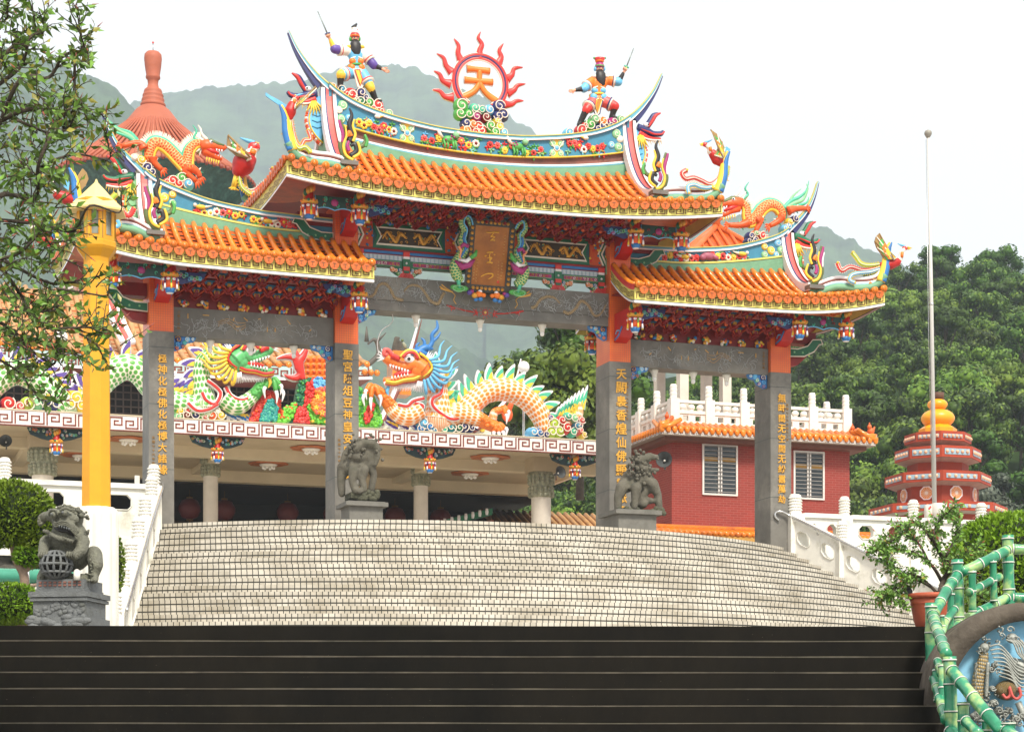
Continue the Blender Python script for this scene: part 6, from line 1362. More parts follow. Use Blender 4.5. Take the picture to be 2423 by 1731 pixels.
def great_head(r, f, c, D, lip, col, outl, brow, hair, fr):
    """open-jawed head seen from the side; D = +1 facing right"""
    m = f.m; g = lambda x, y, d=.0: f(c[0]+D*x, c[1]+y, .35+d); mb = MB()
    UP = spline(KL(g, [(-90, 20), (-30, -20), (50, 0), (120, -30), (190, -75)]), 6); LO = spline(KL(g, [(-80, 40), (-20, 75), (60, 85), (130, 105), (200, 95)]), 6)
    mb.tube(UP, rads(len(UP), m(80), m(70), m(46), m(44), m(34)), col, 12, sq=(1.3, 1)); mb.tube(LO, rads(len(LO), m(64), m(48), m(36), m(32), m(20)), col, 12, sq=(1.3, 1))
    mb.ball(g(-70, 25), (m(95), m(90), m(88)), col, 14, 10); mb.build('head', r)
    mb = MB()                                  # painted lips and jaw lines, teeth, tongue
    for dy, mm, dd in ((34, outl, .28), (48, YEL, .24), (60, CRIM, .2)): mb.tube([tuple(Vector(p)+Vector((0, -dd, -m(dy*.6)))) for p in LO], m(11), mm, 6); mb.tube(spline([(a, b_-dd+.0, c_) for a, b_, c_ in KL(g, [(-80, 60+dy*.6), (-140-dy*.3, 20), (-110-dy*.3, -50), (-60, -80-dy*.4)])], 5), m(11), mm, 6)
    for i in range(7): p = g(30+22*i, 28-7*i, .22); mb.tube([p, tuple(Vector(p)+Vector((0, 0, -m(26))))], [m(10), m(2)], LINEW, 6)
    for i in range(6): p = g(30+24*i, 72+5*i, .22); mb.tube([p, tuple(Vector(p)+Vector((0, 0, m(24))))], [m(10), m(2)], LINEW, 6)
    mb.tube(spline(KL(g, [(0, 42, .12), (70, 48, .12), (130, 62, .12)]), 4), rads(9, m(26), m(22), m(8)), CRIM, 8); mb.build('mouth', r)
    mb = MB(); mb.ball(g(20, -52, .3), (m(46), m(20), m(30)), LINEW, 12, 8); mb.ball(g(32, -50, .42), (m(14), m(10), m(14)), BLACK, 8, 6)
    mb.tube(spline(KL(g, [(-40, -50, .4), (-10, -92, .4), (40, -96, .4), (80, -62, .4)]), 5), m(13), CRIM, 7); mb.tube(spline(KL(g, [(-52, -50, .36), (-16, -106, .36), (44, -112, .36), (95, -64, .36)]), 5), m(12), YEL, 7); mb.build('eye', r)
    mb = MB(); mb.tube(spline(KL(g, [(140, -70, .15), (165, -118, .15), (200, -128, .15), (205, -95, .15), (180, -88, .15)]), 4), m(17), PINK, 7); mb.tube(spline(KL(g, [(95, -50, .25), (130, -70, .25), (160, -80, .25)]), 4), m(22), CRIM, 7); mb.build('nose', r)
    mb = MB()                                  # blue brow tufts and branching horns
    for L, w in (([(-20, -105), (-80, -110), (-150, -90)], (36, 44, 8)), ([(-60, -120), (-120, -150), (-180, -140)], (30, 30, 6)), ([(-130, -130), (-170, -190), (-170, -250), (-210, -300), (-205, -360)], (22, 18, 16, 14, 5)), ([(-165, -190), (-210, -230), (-235, -270)], (14, 12, 4)), ([(-110, -150), (-110, -200), (-85, -225)], (16, 13, 4)), ([(-60, -120), (-50, -165), (-75, -190)], (18, 12, 4))): S = spline(KL(g, L), 4); mb.tube(S, rads(len(S), *[m(x) for x in w]), brow, 7)
    mb.build('horns', r)
    mb = MB()                                  # white beard fringe, then the long mane
    for i in range(30): a = 1.3+3.0*i/29; p = g(-75+80*cos(a), 30+85*sin(a), .22); q = g(-75+165*cos(a), 30+165*sin(a), .1); mb.tube([p, q], [m(12), m(2)], LINEW, 5)
    for i in range(22): x = -60+260*i/21; p = g(x, 122-8*(i > 14), .1); q = g(x-14, 185-20*(i > 16), .1); mb.tube([p, q], [m(11), m(2)], LINEW, 5)
    for i in range(9): a = -2.6+3.0*i/8; p = g(192, -72, .1); q = g(192+70*cos(a), -72+75*sin(a), .1); mb.tube([p, q], [m(11), m(2)], LINEW, 5)
    mb.tube(spline(KL(g, [(170, 150, .1), (180, 190, .1), (165, 230, .1)]), 4), rads(9, m(14), m(14), m(2)), hair, 6)
    mb.build('beard', r)
    mb = MB()
    for i in range(9):
        a = 1.75+2.3*i/8; P = [g(-75+85*cos(a), 20+85*sin(a), .3), g(-75+150*cos(a), 20+135*sin(a)+30, .32), g(-75+215*cos(a), 20+165*sin(a)+25, .2), g(-75+250*cos(a), 20+185*sin(a)-35, .1), g(-75+300*cos(a), 20+195*sin(a)-70, .1)]; S = spline(P, 4); mb.tube(S, rads(len(S), m(11), m(13), m(11), m(8), m(2)), hair, 6)
    mb.build('mane', r)
f = KP(G, 380, 720, 3.247, DT)
gd = great_dragon('great green-scaled dragon with purple crest facing right on the left roof edge', f,
    [('neck', [(330, 800), (330, 720), (320, 620), (310, 530), (330, 440), (400, 390), (470, 410)], (110, 92, 72, 68, 66, 66, 60), 1),
     ('body', [(330, 820), (200, 780), (60, 740), (-60, 640), (-160, 520), (-270, 480), (-390, 540), (-480, 640), (-560, 760)], (100, 90, 92, 96, 98, 98, 98, 92, 86), -1), ('body', [(-720, 800), (-860, 660), (-980, 560), (-1120, 520), (-1260, 600), (-1380, 760)], (88, 94, 96, 96, 92, 80), -1)], SCGR, PURP, 1, (-4, DT, 11.8))
great_head(gd, f, (640, 430), 1, None, M('dragon_jade', '#5ab06a', .4, .12), CRIM, BLUE, YEL, None)
arm(gd, f, [(470, 730), (560, 790), (640, 760), (720, 690), (770, 620), (840, 600)], (75, 70, 60, 48, 40, 36), SCGR, GRN, ((.25, -.2), (.3, -.42), (.12, -.5), (-.25, -.35)))
mb = MB(); scroll_red(mb, f, [(340, 600), (440, 690), (400, 780), (330, 750), (300, 690)], .38); scroll_red(mb, f, [(190, 770), (260, 830), (350, 820), (420, 780)], .4); scroll_red(mb, f, [(480, 650), (520, 720), (590, 750), (650, 740)], .42)
mb.build('red_trim', gd)
f = KP(G, 800, 750, 3.247, DT)
od = great_dragon('great orange-scaled dragon with green crest facing left on the middle roof edge', f,
    [('neck', [(760, 790), (770, 700), (765, 600), (760, 510), (730, 430), (650, 400)], (120, 98, 84, 78, 76, 70), -1),
     ('body', [(760, 800), (900, 770), (1020, 670), (1130, 580), (1260, 555), (1390, 590), (1490, 670), (1560, 770), (1590, 870)], (105, 90, 88, 90, 92, 90, 86, 80, 70), 1), ('tail', [(1700, 820), (1790, 800), (1850, 740), (1850, 640)], (50, 46, 36, 12), 1)], SCOR, MINT, -1, (4.2, DT, 11.8))
great_head(od, f, (530, 400), -1, None, M('dragon_orange', '#f07a2a', .4, .12), YEL, BLUE, SKYB, None)
arm(od, f, [(610, 720), (520, 770), (430, 740), (370, 670), (310, 590), (250, 550)], (80, 78, 66, 52, 42, 36), SCOR, ORAN, ((-.25, -.2), (-.32, -.42), (-.1, -.55), (.2, -.4)))
arm(od, f, [(860, 740), (960, 760), (1060, 790), (1130, 825), (1190, 850)], (82, 76, 62, 52, 50), SCOR, ORAN, ((.2, -.25), (.06, -.3), (-.1, -.3), (.3, -.1)))
arm(od, f, [(1170, 800), (1185, 740), (1235, 720)], (34, 32, 28), SCOR, ORAN, ((.18, -.1), (.12, -.25)))
mb = MB(); scroll_red(mb, f, [(770, 520), (760, 600), (700, 640), (700, 700), (780, 770), (860, 800), (940, 770)], .42); scroll_red(mb, f, [(630, 640), (550, 660), (500, 700), (430, 690)], .45); scroll_red(mb, f, [(560, 680), (620, 700), (590, 740)], .45)
mb.build('red_trim', od)
mb = MB()
for i in range(9): x = 1700+22*i; fin(mb, Vector(f(x, 760-6*i)), Vector((1, 0, 0)), Vector((.05*(i-5), 0, 1)), .35+.07*i, .12, MINT)
mb.build('tail_plume', od)
# coloured clouds and waves under the dragons
cb = thing('cloud_carving', 'blue and green carved clouds under the orange dragon', 'carving', G, (4, DT, 11.78)); mb = MB(); cloudbank(mb, f, [(640, 820, 60, SKYB), (690, 850, 48, BLUE), (760, 830, 52, TEAL), (800, 870, 46, MINT), (850, 855, 52, M('cloud_teal', '#1f7f86', .45, .15)), (910, 860, 46, DGRN), (950, 850, 48, NAVY), (620, 870, 40, BLUE), (720, 880, 40, TEAL), (1010, 860, 34, NAVY)], .5); mb.tube(spline(KL(f, [(960, 850), (1030, 850), (1080, 870)]), 3), rads(7, .12, .08, .01), NAVY, 6); mb.build('clouds', cb)
mb = MB()
for i in range(8): fin(mb, Vector(f(385+28*i, 800+10*(i % 3))), Vector((1, 0, 0)), Vector((-.2, 0, -1)), .2+.05*(i % 3), .16, PURP)
P = KL(f, [(380, 765), (470, 790), (580, 800)]); mb.tube(P, [.12, .16, .1], PURP, 6); mb.build('waves', cb)
cb = thing('cloud_carving', 'pink, lime and crimson carved clouds around the orange dragon\'s tail', 'carving', G, (8.5, DT, 11.78)); mb = MB(); cloudbank(mb, f, [(1480, 890, 44, SKYB), (1530, 895, 40, BLUE), (1580, 910, 36, NAVY), (1640, 830, 62, MATS['lime']), (1620, 890, 56, MATS['lime']), (1680, 880, 56, MATS['lime']), (1700, 800, 44, CRIM), (1740, 860, 50, CRIM), (1750, 770, 40, MINT), (1800, 790, 46, PGRN), (1820, 840, 46, TEAL), (1850, 800, 40, PINK), (1840, 880, 34, PINK), (1870, 910, 32, YEL), (1790, 890, 40, MINT), (1610, 780, 34, PURP)], .5); mb.build('clouds', cb)
f = KP(G, 380, 720, 3.247, DT)
cb = thing('cloud_carving', 'mixed bright clouds and blue waves under the green dragon\'s chest', 'carving', G, (-3.6, DT, 11.78)); mb = MB(); cloudbank(mb, f, [(140, 830, 40, YEL), (200, 820, 44, CRIM), (190, 860, 40, RBRN), (260, 860, 48, NAVY), (320, 830, 40, YEL), (380, 860, 52, ORDK), (420, 830, 40, CREAM), (450, 860, 44, YEL), (330, 870, 36, CRIM), (130, 870, 40, PGRN)], .5); mb.build('clouds', cb); mb = MB()
for i in range(7): fin(mb, Vector(f(500+26*i, 820+4*i)), Vector((1, 0, 0)), Vector((.1, 0, -1)), .22+.05*(i % 3), .16, BLUE)
mb.build('waves', cb); mb = MB()
for i in range(8): fin(mb, Vector(f(120+22*i, 690-8*i)), Vector((1, 0, 0)), Vector((.3, 0, 1)), .25+.05*(i % 3), .16, SKYB)
mb.build('waves', cb)
f = KP(G, 0, 850, 3.247, DT)
cb = thing('cloud_carving', 'yellow, navy and lime carved clouds behind the yellow lamp post', 'carving', G, (-9, DT, 11.78)); mb = MB(); cloudbank(mb, f, [(210, 350, 60, MATS['lime']), (280, 340, 60, PGRN), (350, 330, 60, NAVY), (420, 350, 60, NAVY), (470, 310, 50, NAVY), (530, 350, 70, YEL), (580, 310, 60, YEL), (620, 370, 50, YEL), (150, 370, 44, PINK), (370, 280, 50, YEL), (60, 350, 60, CRIM), (-60, 340, 60, BLUE)], .5); mb.build('clouds', cb)
# rockery with the flaming pearl between them
pp = thing('pearl_rockery', 'bright red, green and teal pebbled rockery with a forked red flame, between the great dragons', 'rockery', G, (0, DT, 11.78))
f = KP(G, 380, 720, 3.247, DT)
def mound(L, m1, m2, n, r_, yy=.0):
    mb = MB(); P = [f(x, y) for x, y in L]; xs = [p[0] for p in P]; mb.prism([(a, c_) for a, b_, c_ in P], DT-.1+yy, DT+.35+yy, m1)
    zs = [p[2] for p in P]; k = 0
    while k < n:
        x, z = rng.uniform(min(xs), max(xs)), rng.uniform(min(zs), max(zs)); ins = False
        for i in range(len(P)):
            a, b_ = P[i], P[i-1]
            if (a[2] > z) != (b_[2] > z) and x < (b_[0]-a[0])*(z-a[2])/(b_[2]-a[2])+a[0]: ins = not ins
        k += 1
        if ins: mb.ball((x, DT-.1+yy, z), (r_*rng.uniform(.8, 1.3), r_, r_*rng.uniform(.8, 1.3)), m1 if rng.random() < .8 else m2, 8, 5)
    mb.build('rock', pp)
TEALR = M('rock_teal', '#1f8f8a', .4, .15); LIMER = M('rock_lime', '#6fc23a', .4, .15)
mound([(680, 900), (720, 780), (790, 670), (850, 660), (900, 720), (920, 790), (930, 910)], CRIM, ORDK, 260, .07); mound([(750, 905), (800, 760), (850, 740), (890, 790), (870, 905)], TEALR, MINT, 190, .065, -.14)
mound([(1020, 820), (1060, 600), (1150, 560), (1180, 700), (1100, 800), (1060, 910), (980, 910)], DGRN, GRN, 200, .06); mound([(1090, 800), (1110, 620), (1180, 570), (1200, 640), (1140, 760)], CRIM, RED, 120, .06, -.1); mound([(1110, 900), (1130, 700), (1200, 620), (1290, 600), (1330, 700), (1330, 920)], LIMER, YEL, 200, .065, -.05); mound([(1140, 800), (1190, 650), (1290, 640), (1320, 740), (1290, 860), (1190, 850)], ORAN, PINK, 140, .07, -.16)
mound([(850, 910), (960, 790), (1040, 760), (1020, 850), (980, 910)], LIMER, ORDK, 130, .06, -.05); mound([(1010, 910), (1050, 790), (1110, 800), (1140, 920)], CRIM, PINK, 110, .055, -.12); mound([(1160, 600), (1200, 570), (1260, 590), (1270, 640), (1160, 660)], SKYB, BLUE, 60, .06, -.12)
mound([(1500, 940), (1520, 740), (1600, 680), (1660, 760), (1690, 870), (1690, 940)], LIMER, GRN, 200, .065); mound([(1550, 880), (1590, 780), (1630, 770), (1610, 860), (1570, 930)], CRIM, ORDK, 90, .06, -.12); mound([(1250, 930), (1250, 620), (1420, 560), (1560, 640), (1580, 930)], GRN, TEALR, 150, .08, .2)
mb = MB()
for (x, y) in ((1190, 720), (1240, 700), (1180, 800), (1245, 770), (1285, 800), (1225, 840), (1290, 730)): p = f(x, y, .32); mb.prism([(p[0]+(.13 if i % 2 == 0 else .05)*sin(i*pi/5), p[2]+(.13 if i % 2 == 0 else .05)*cos(i*pi/5)) for i in range(10)], p[1], p[1]+.05, YEL)
mb.build('stars', pp)
mb = MB()
for L, w in (([(1090, 580), (1065, 500), (1060, 440), (1090, 400), (1115, 350)], (20, 34, 38, 26, 16)), ([(1060, 440), (1020, 410), (960, 405), (890, 420)], (34, 28, 18, 4)), ([(1060, 440), (1050, 400), (1035, 355)], (26, 20, 8)), ([(1080, 530), (1040, 565), (980, 560), (945, 540)], (26, 26, 16, 4)), ([(1050, 500), (1030, 440), (1000, 400)], (24, 20, 6))):
    S = spline(KL(f, L), 5); W_ = rads(len(S), *[f.m(x) for x in w]); mb.tube([(a, b_-.1, c_) for a, b_, c_ in S], W_, CRIM, 8, sq=(.6, 1)); mb.tube(S, [x+.035 for x in W_], LINEW, 8, sq=(.5, 1))
mb.build('flame', pp)
mb = MB(); 
for i in range(5):
    for j in range(4): p = f(1150+45*i, 410+48*j); mb.ball((p[0], DT+.4, p[2]), (.17, .12, .17), ORAN, 8, 5); mb.ball((p[0], DT+.3, p[2]), .07, ORDK, 6, 4)
for i in range(6): p = f(1145+32*i, 575); mb.ball((p[0], DT+.4, p[2]), (.09, .09, .13), ORAN, 7, 5)
mb.box((f(1140, 0)[0], DT+.42, 11.8), (f(1360, 0)[0], DT+.6, f(0, 400)[2]), ORDK); mb.build('flower_tiles', pp)
# globe lamps, loose cable
for u, v, t, lab in ((145, 797, 19.7, 'white globe lamp among the leaves left of the yellow post'), (1239, 868, 21.5, 'white globe lamp above the orange dragon\'s crest')):
    p = G.px(u, v, t); r = thing('globe_lamp', lab, 'lamp', G, (p[0], t, 11.7)); mb = MB(); mb.ball(p, .215, M('globe_white', '#f2f0ea', .25, .02), 20, 14); mb.build('globe', r)
    mb = MB(); mb.tube([(p[0], t, 11.7), (p[0], t, p[2]-.2)], .05, STEEL, 8); mb.lathe([(.1, -.05), (.08, .05)], (p[0], t, p[2]-.22), STEEL, 10); mb.build('stem', r)
P = [G.px(u, v, .5) for u, v in ((928, 742), (930, 757), (922, 768), (908, 777), (900, 787), (894, 805), (893, 820), (897, 840))]; mb = MB(); mb.tube(spline(P, 5), .011, LINEW, 5); solo(mb, 'loose_cable', 'thin white cable hanging loosely below the middle stone beam', 'cable', G, P[0])

# ------------------------------------------------------------ brick building on the right
BT = 9.0
m, nt, N, L, b = nodes_of('red_brick', .7)
tc = N('ShaderNodeTexCoord'); sp = N('ShaderNodeSeparateXYZ'); L(tc.outputs['Object'], sp.inputs[0]); cb_ = N('ShaderNodeCombineXYZ'); L(mth(nt, 'ADD', sp.outputs[0], sp.outputs[1]), cb_.inputs[0]); L(sp.outputs[2], cb_.inputs[1])
br = N('ShaderNodeTexBrick'); br.inputs['Scale'].default_value = 1; br.inputs['Brick Width'].default_value = .24; br.inputs['Row Height'].default_value = .075; br.inputs['Mortar Size'].default_value = .007
br.inputs['Color1'].default_value = (*lin('#842a22'), 1); br.inputs['Color2'].default_value = (*lin('#902f26'), 1); br.inputs['Mortar'].default_value = (*lin('#93554a'), 1)
L(cb_.outputs[0], br.inputs['Vector']); nz = N('ShaderNodeTexNoise'); nz.inputs['Scale'].default_value = .6; nz.inputs['Detail'].default_value = 6; L(tc.outputs['Object'], nz.inputs['Vector']); hv = N('ShaderNodeHueSaturation'); L(mth(nt, 'ADD', .75, mth(nt, 'MULTIPLY', nz.outputs[0], .5)), hv.inputs['Value']); L(br.outputs[0], hv.inputs['Color']); L(hv.outputs[0], b.inputs['Base Color']); BRICK = m
bb = thing('brick_building', 'red brick building with barred windows, an orange tiled eave and a white rooftop balustrade', 'building', G, (12, BT+4, PLAT))
B0, B1 = 9.07, 15.3; WT = 10.35
mb = MB(); mb.box((B0, BT, 2.5), (B1, BT+4.2, WT), BRICK); mb.build('wall', bb)
def eave(z, out, h, mb_t, mb_e):
    x0, x1, y0, y1 = B0-out, B1+out, BT-out, BT+4.2+out
    mb_e.box((x0, y0, z-.0), (x1, y1, z+.16), M('eave_grey', '#8f8378', .6, .15))
    meander(mb_e, lambda p, q: (x0+p, y0-.006, z+q), .02, x1-x0-.02, 2*int((x1-x0)/.36), .10, .018, KEYW, .03); meander(mb_e, lambda p, q: (x0-.006, y0+p, z+q), .02, 5.4, 30, .10, .018, KEYW, .03)
    n = int((x1-x0)/.21)
    for i in range(n+1):
        s = x0+.02+(x1-x0-.04)*i/n; mb_t.tube([(s, y0+out+.05, z+.16+h), (s, y0+.3, z+.16+h*.38), (s, y0-.03, z+.2)], [.07, .075, .085], TILE, 8); mb_t.ball((s, y0-.02, z+.17), (.09, .05, .11), TILE, 8, 5)
    for i in range(26): t = y0+.21*i; mb_t.tube([(x0+out+.05, t, z+.16+h), (x0+.3, t, z+.16+h*.38), (x0-.03, t, z+.2)], [.07, .075, .085], TILE, 8); mb_t.ball((x0-.02, t, z+.17), (.05, .09, .11), TILE, 8, 5); mb_t.tube([(x1-out-.05, t, z+.16+h), (x1-.3, t, z+.16+h*.38), (x1+.03, t, z+.2)], [.07, .075, .085], TILE, 8)
    for sx in (x0, x1):
        c_ = x0+out if sx == x0 else x1-out; mb_t.tube([(c_, y0+out, z+.2+h), (sx, y0, z+.28)], [.1, .11], TILE, 8)
    mb_t.add([(x0, y0, z+.165), (x1, y0, z+.165), (x1-out, y0+out, z+.165+h), (x0+out, y0+out, z+.165+h), (x0, y1, z+.165), (x0+out, y1-out, z+.165+h), (x1, y1, z+.165), (x1-out, y1-out, z+.165+h)], [(0, 1, 2, 3), (4, 0, 3, 5), (1, 6, 7, 2)], TILED)
t_, e_ = MB(), MB(); eave(10.33, .62, .34, t_, e_); e_.box((B0-.4, BT-.4, 10.2), (B1+.4, BT+4.6, 10.328), M('soffit_brown', '#6b4134', .7, .15)); ro = t_.build('eave_tiles', bb); e_.build('eave_band', ro)
mb = MB(); TERRA = M('terracotta', '#d9662a', .5, .15)
for s, t in ((B0-.2, BT-.2), (B0+.08, BT+.05), (B1+.1, BT-.1), (B1+.5, BT-.5)):
    z = 10.33+.42+(0 if s < B0+1 else -.02); mb.ball((s, t, z+.08), (.13, .1, .12), TERRA, 8, 6); mb.ball((s-.07, t-.04, z+.22), (.075, .07, .08), TERRA, 8, 6); mb.tube([(s+.07, t, z+.1), (s+.14, t, z+.24)], [.06, .02], TERRA, 6); mb.ball((s-.05, t, z+.32), (.03, .03, .05), TERRA, 6, 4)
mb.build('roof_figure', ro)
t_, e_ = MB(), MB(); x0, x1 = B0-.9, B1+.9
e_.box((x0, BT-.9, 7.0), (x1, BT+.0, 7.22), M('ochre_band', '#b98a3c', .55, .2, 3)); e_.box((x0+.1, BT-.7, 6.78), (x1-.1, BT, 7.0), GREY)
for i in range(42): s = x0+.05+(x1-x0-.1)*i/41; t_.tube([(s, BT+.02, 7.52), (s, BT-.93, 7.27)], .085, TILE, 8)
t_.box((x0, BT-.12, 7.5), (x1, BT+.0, 7.62), TILE); t_.add([(x0, BT-.9, 7.222), (x1, BT-.9, 7.222), (x1, BT, 7.5), (x0, BT, 7.5)], [(0, 1, 2, 3)], TILED); ro2 = t_.build('eave_tiles', bb); e_.build('eave_band', ro2)
GLASS = M('dark_glass', '#363f45', .12, .3, 1.2, col2='#6f7672', fac2=.3); FRAMEW = M('frame_white', '#d9d4cf', .4, .05); SHUT = M('blind_tan', '#a8803c', .6, .2)
def window(s0, s1, z0, z1):
    mb = MB(); t = BT-.05
    for a in ((s0, s0+.06, z0, z1), (s1-.06, s1, z0, z1), (s0+.06, s1-.06, z1-.06, z1), (s0+.06, s1-.06, z0, z0+.06), ((s0+s1)/2-.07, (s0+s1)/2-.02, z0+.06, z1-.06), ((s0+s1)/2+.02, (s0+s1)/2+.07, z0+.06, z1-.06)): mb.box((a[0], t, a[2]), (a[1], BT+.02, a[3]), FRAMEW)
    w = mb.build('window', bb)
    mb = MB(); mb.box((s0+.06, BT-.012, z0+.06), (s1-.06, BT-.004, z1-.06), GLASS); mb.box((s0+.06, BT-.02, z1-.55), (s1-.06, BT-.013, z1-.42), SHUT); mb.build('pane', w)
    mb = MB(); n = 12
    for i in range(n): z = z0+.1+(z1-z0-.2)*i/(n-1); mb.box((s0+.06, BT-.09, z), (s1-.06, BT-.06, z+.016), M('bar_grey', '#96938f', .4, .05))
    mb.build('window_bars', w)
window(10.1, 11.32, 8.6, 10.22); window(13.28, 14.38, 8.6, 10.15)
# rooftop balustrade
WM = M('white_carved', '#e2ded6', .6, .05, 6, .25)
def baluster_post(mb, s, t, z0, z1, w=.15):
    mb.box((s-w, t-w, z0), (s+w, t+w, z1-.45), WM); mb.lathe([(w*.8, 0), (w*.8, .05), (w*.68, .08), (w*.8, .12), (w*.8, .17), (w*.68, .2), (w*.8, .24), (w*.8, .29), (w*.68, .32), (w*.78, .36), (w*.6, .45)], (s, t, z1-.45), WM, 12)
rb_ = thing('rooftop_balustrade', 'carved white stone balustrade around the roof of the brick building', 'balustrade', G, (12, BT+3, 10.7))
zb0, zb1 = 10.72, 12.05; xs = [B0+.12+i*1.21 for i in range(6)]; ys = [BT+.15+i*1.33 for i in range(4)]
for x in xs: mb = MB(); baluster_post(mb, x, BT+.15, zb0, zb1); mb.build('post', rb_)
for y in ys[1:]:
    for x in (xs[0], xs[-1]): mb = MB(); baluster_post(mb, x, y, zb0, zb1); mb.build('post', rb_)
def bal_panel(p, q):
    mb = MB(); d = Vector(q)-Vector(p); Ld = d.length; d.normalize(); n = Vector((-d.y, d.x, 0)); P3 = lambda a, z, o: tuple(Vector(p)+d*a+n*o+Vector((0, 0, z)))
    def bx(a0, a1, z0, z1, w): v = [P3(a, z, o) for o in (-w, w) for z in (z0, z1) for a in (a0, a1)]; mb.add(v, [(0,1,3,2),(4,6,7,5),(0,4,5,1),(1,5,7,3),(3,7,6,2),(2,6,4,0)], WM)
    bx(.15, Ld-.15, .0, .14, .1); bx(.15, Ld-.15, .76, .85, .07); bx(.15, Ld-.15, .42, .52, .09)
    for a0, a1 in ((.15, .3), (Ld-.3, Ld-.15), (Ld/2-.12, Ld/2+.12)): bx(a0, a1, .14, .42, .06)
    for a0, a1 in ((.3, Ld/2-.12), (Ld/2+.12, Ld-.3)): bx(a0, a1, .14, .2, .055); bx(a0, a1, .36, .42, .055)
    for a in (.3, Ld/2, Ld-.3): mb.ball(P3(a, .63, 0), (.13, .1, .11), WM, 10, 6); mb.ball(P3(a, .53, 0), (.08, .08, .05), WM, 8, 5)
    mb.build('panel', rb_)
for a, b_ in zip(xs, xs[1:]): bal_panel((a, BT+.15, zb0), (b_, BT+.15, zb0))
for a, b_ in zip(ys, ys[1:]): bal_panel((xs[0], a, zb0), (xs[0], b_, zb0)); bal_panel((xs[-1], a, zb0), (xs[-1], b_, zb0))
speaker(G, (8.75, BT-.2, 9.55), 'grey horn loudspeaker on the corner of the brick building, behind the right stone lion', 84, TH-.5, .95)
# roof pavilion on it
pv_ = thing('roof_pavilion', 'pavilion with pale columns and an orange pointed roof standing on the brick building', 'pavilion', G, (11, BT+2.6, 10.7))
PT = BT+2.6
for s, t in ((10.0, PT-1.3), (11.5, PT-1.3), (10.3, PT+1.3), (12.0, PT+1.3)):
    mb = MB(); mb.box((s-.15, t-.15, 10.7), (s+.15, t+.15, 14.2), COLW); mb.build('column', pv_)
c_ = G.px(1695.5, 527, PT); mb = MB(); cx_, cz_ = c_[0], c_[2]; hw = 2.3
for q, (dx, dy) in enumerate(((-1, -1), (1, -1), (1, 1), (-1, 1))):
    ex, ey = ((1, -1), (1, 1), (-1, 1), (-1, -1))[q]; mb.add([(cx_, PT, cz_-.15), (cx_+dx*hw, PT+dy*hw, cz_-2.2), (cx_+ex*hw, PT+ey*hw, cz_-2.2)], [(0, 1, 2)], TILED)
    mb.tube([(cx_, PT, cz_-.1), (cx_+dx*hw, PT+dy*hw, cz_-2.15)], .1, TERRA, 8)
    for i in range(1, 14): x = i/14; p0 = Vector((cx_+dx*hw, PT+dy*hw, cz_-2.15)).lerp(Vector((cx_+ex*hw, PT+ey*hw, cz_-2.15)), x); k = 1-abs(2*x-1); apex = Vector((cx_, PT, cz_-.1)); top = p0+Vector(((cx_-(p0.x))*0, 0, 0)); mid_ = (Vector((cx_+dx*hw, PT+dy*hw, 0))+Vector((cx_+ex*hw, PT+ey*hw, 0)))/2-Vector((cx_, PT, 0)); nn = -mid_.normalized(); mb.tube([p0, p0+nn*hw*k+Vector((0, 0, 2.05*k))], .06, TERRA, 6)
mb.lathe([(.16, -.1), (.12, .1), (.2, .16), (.06, .4)], (cx_, PT, cz_-.05), TERRA, 10); mb.build('roof', pv_)
mb = MB(); mb.box((9.7, PT-1.6, 13.7), (12.3, PT+1.6, 14.2), DRED)
for i in range(7): mb.ball((9.9+.38*i, PT-1.62, 13.65), (.16, .06, .14), (CRIM, MAG, DGRN)[i % 3], 8, 5)
for s in (9.6, 10.6, 11.2): mb.lathe([(.05, 0), (.15, -.1), (.16, -.3), (.05, -.4)], (s, PT-1.7, 13.6), RED, 10)
mb.build('carved_beam', pv_)

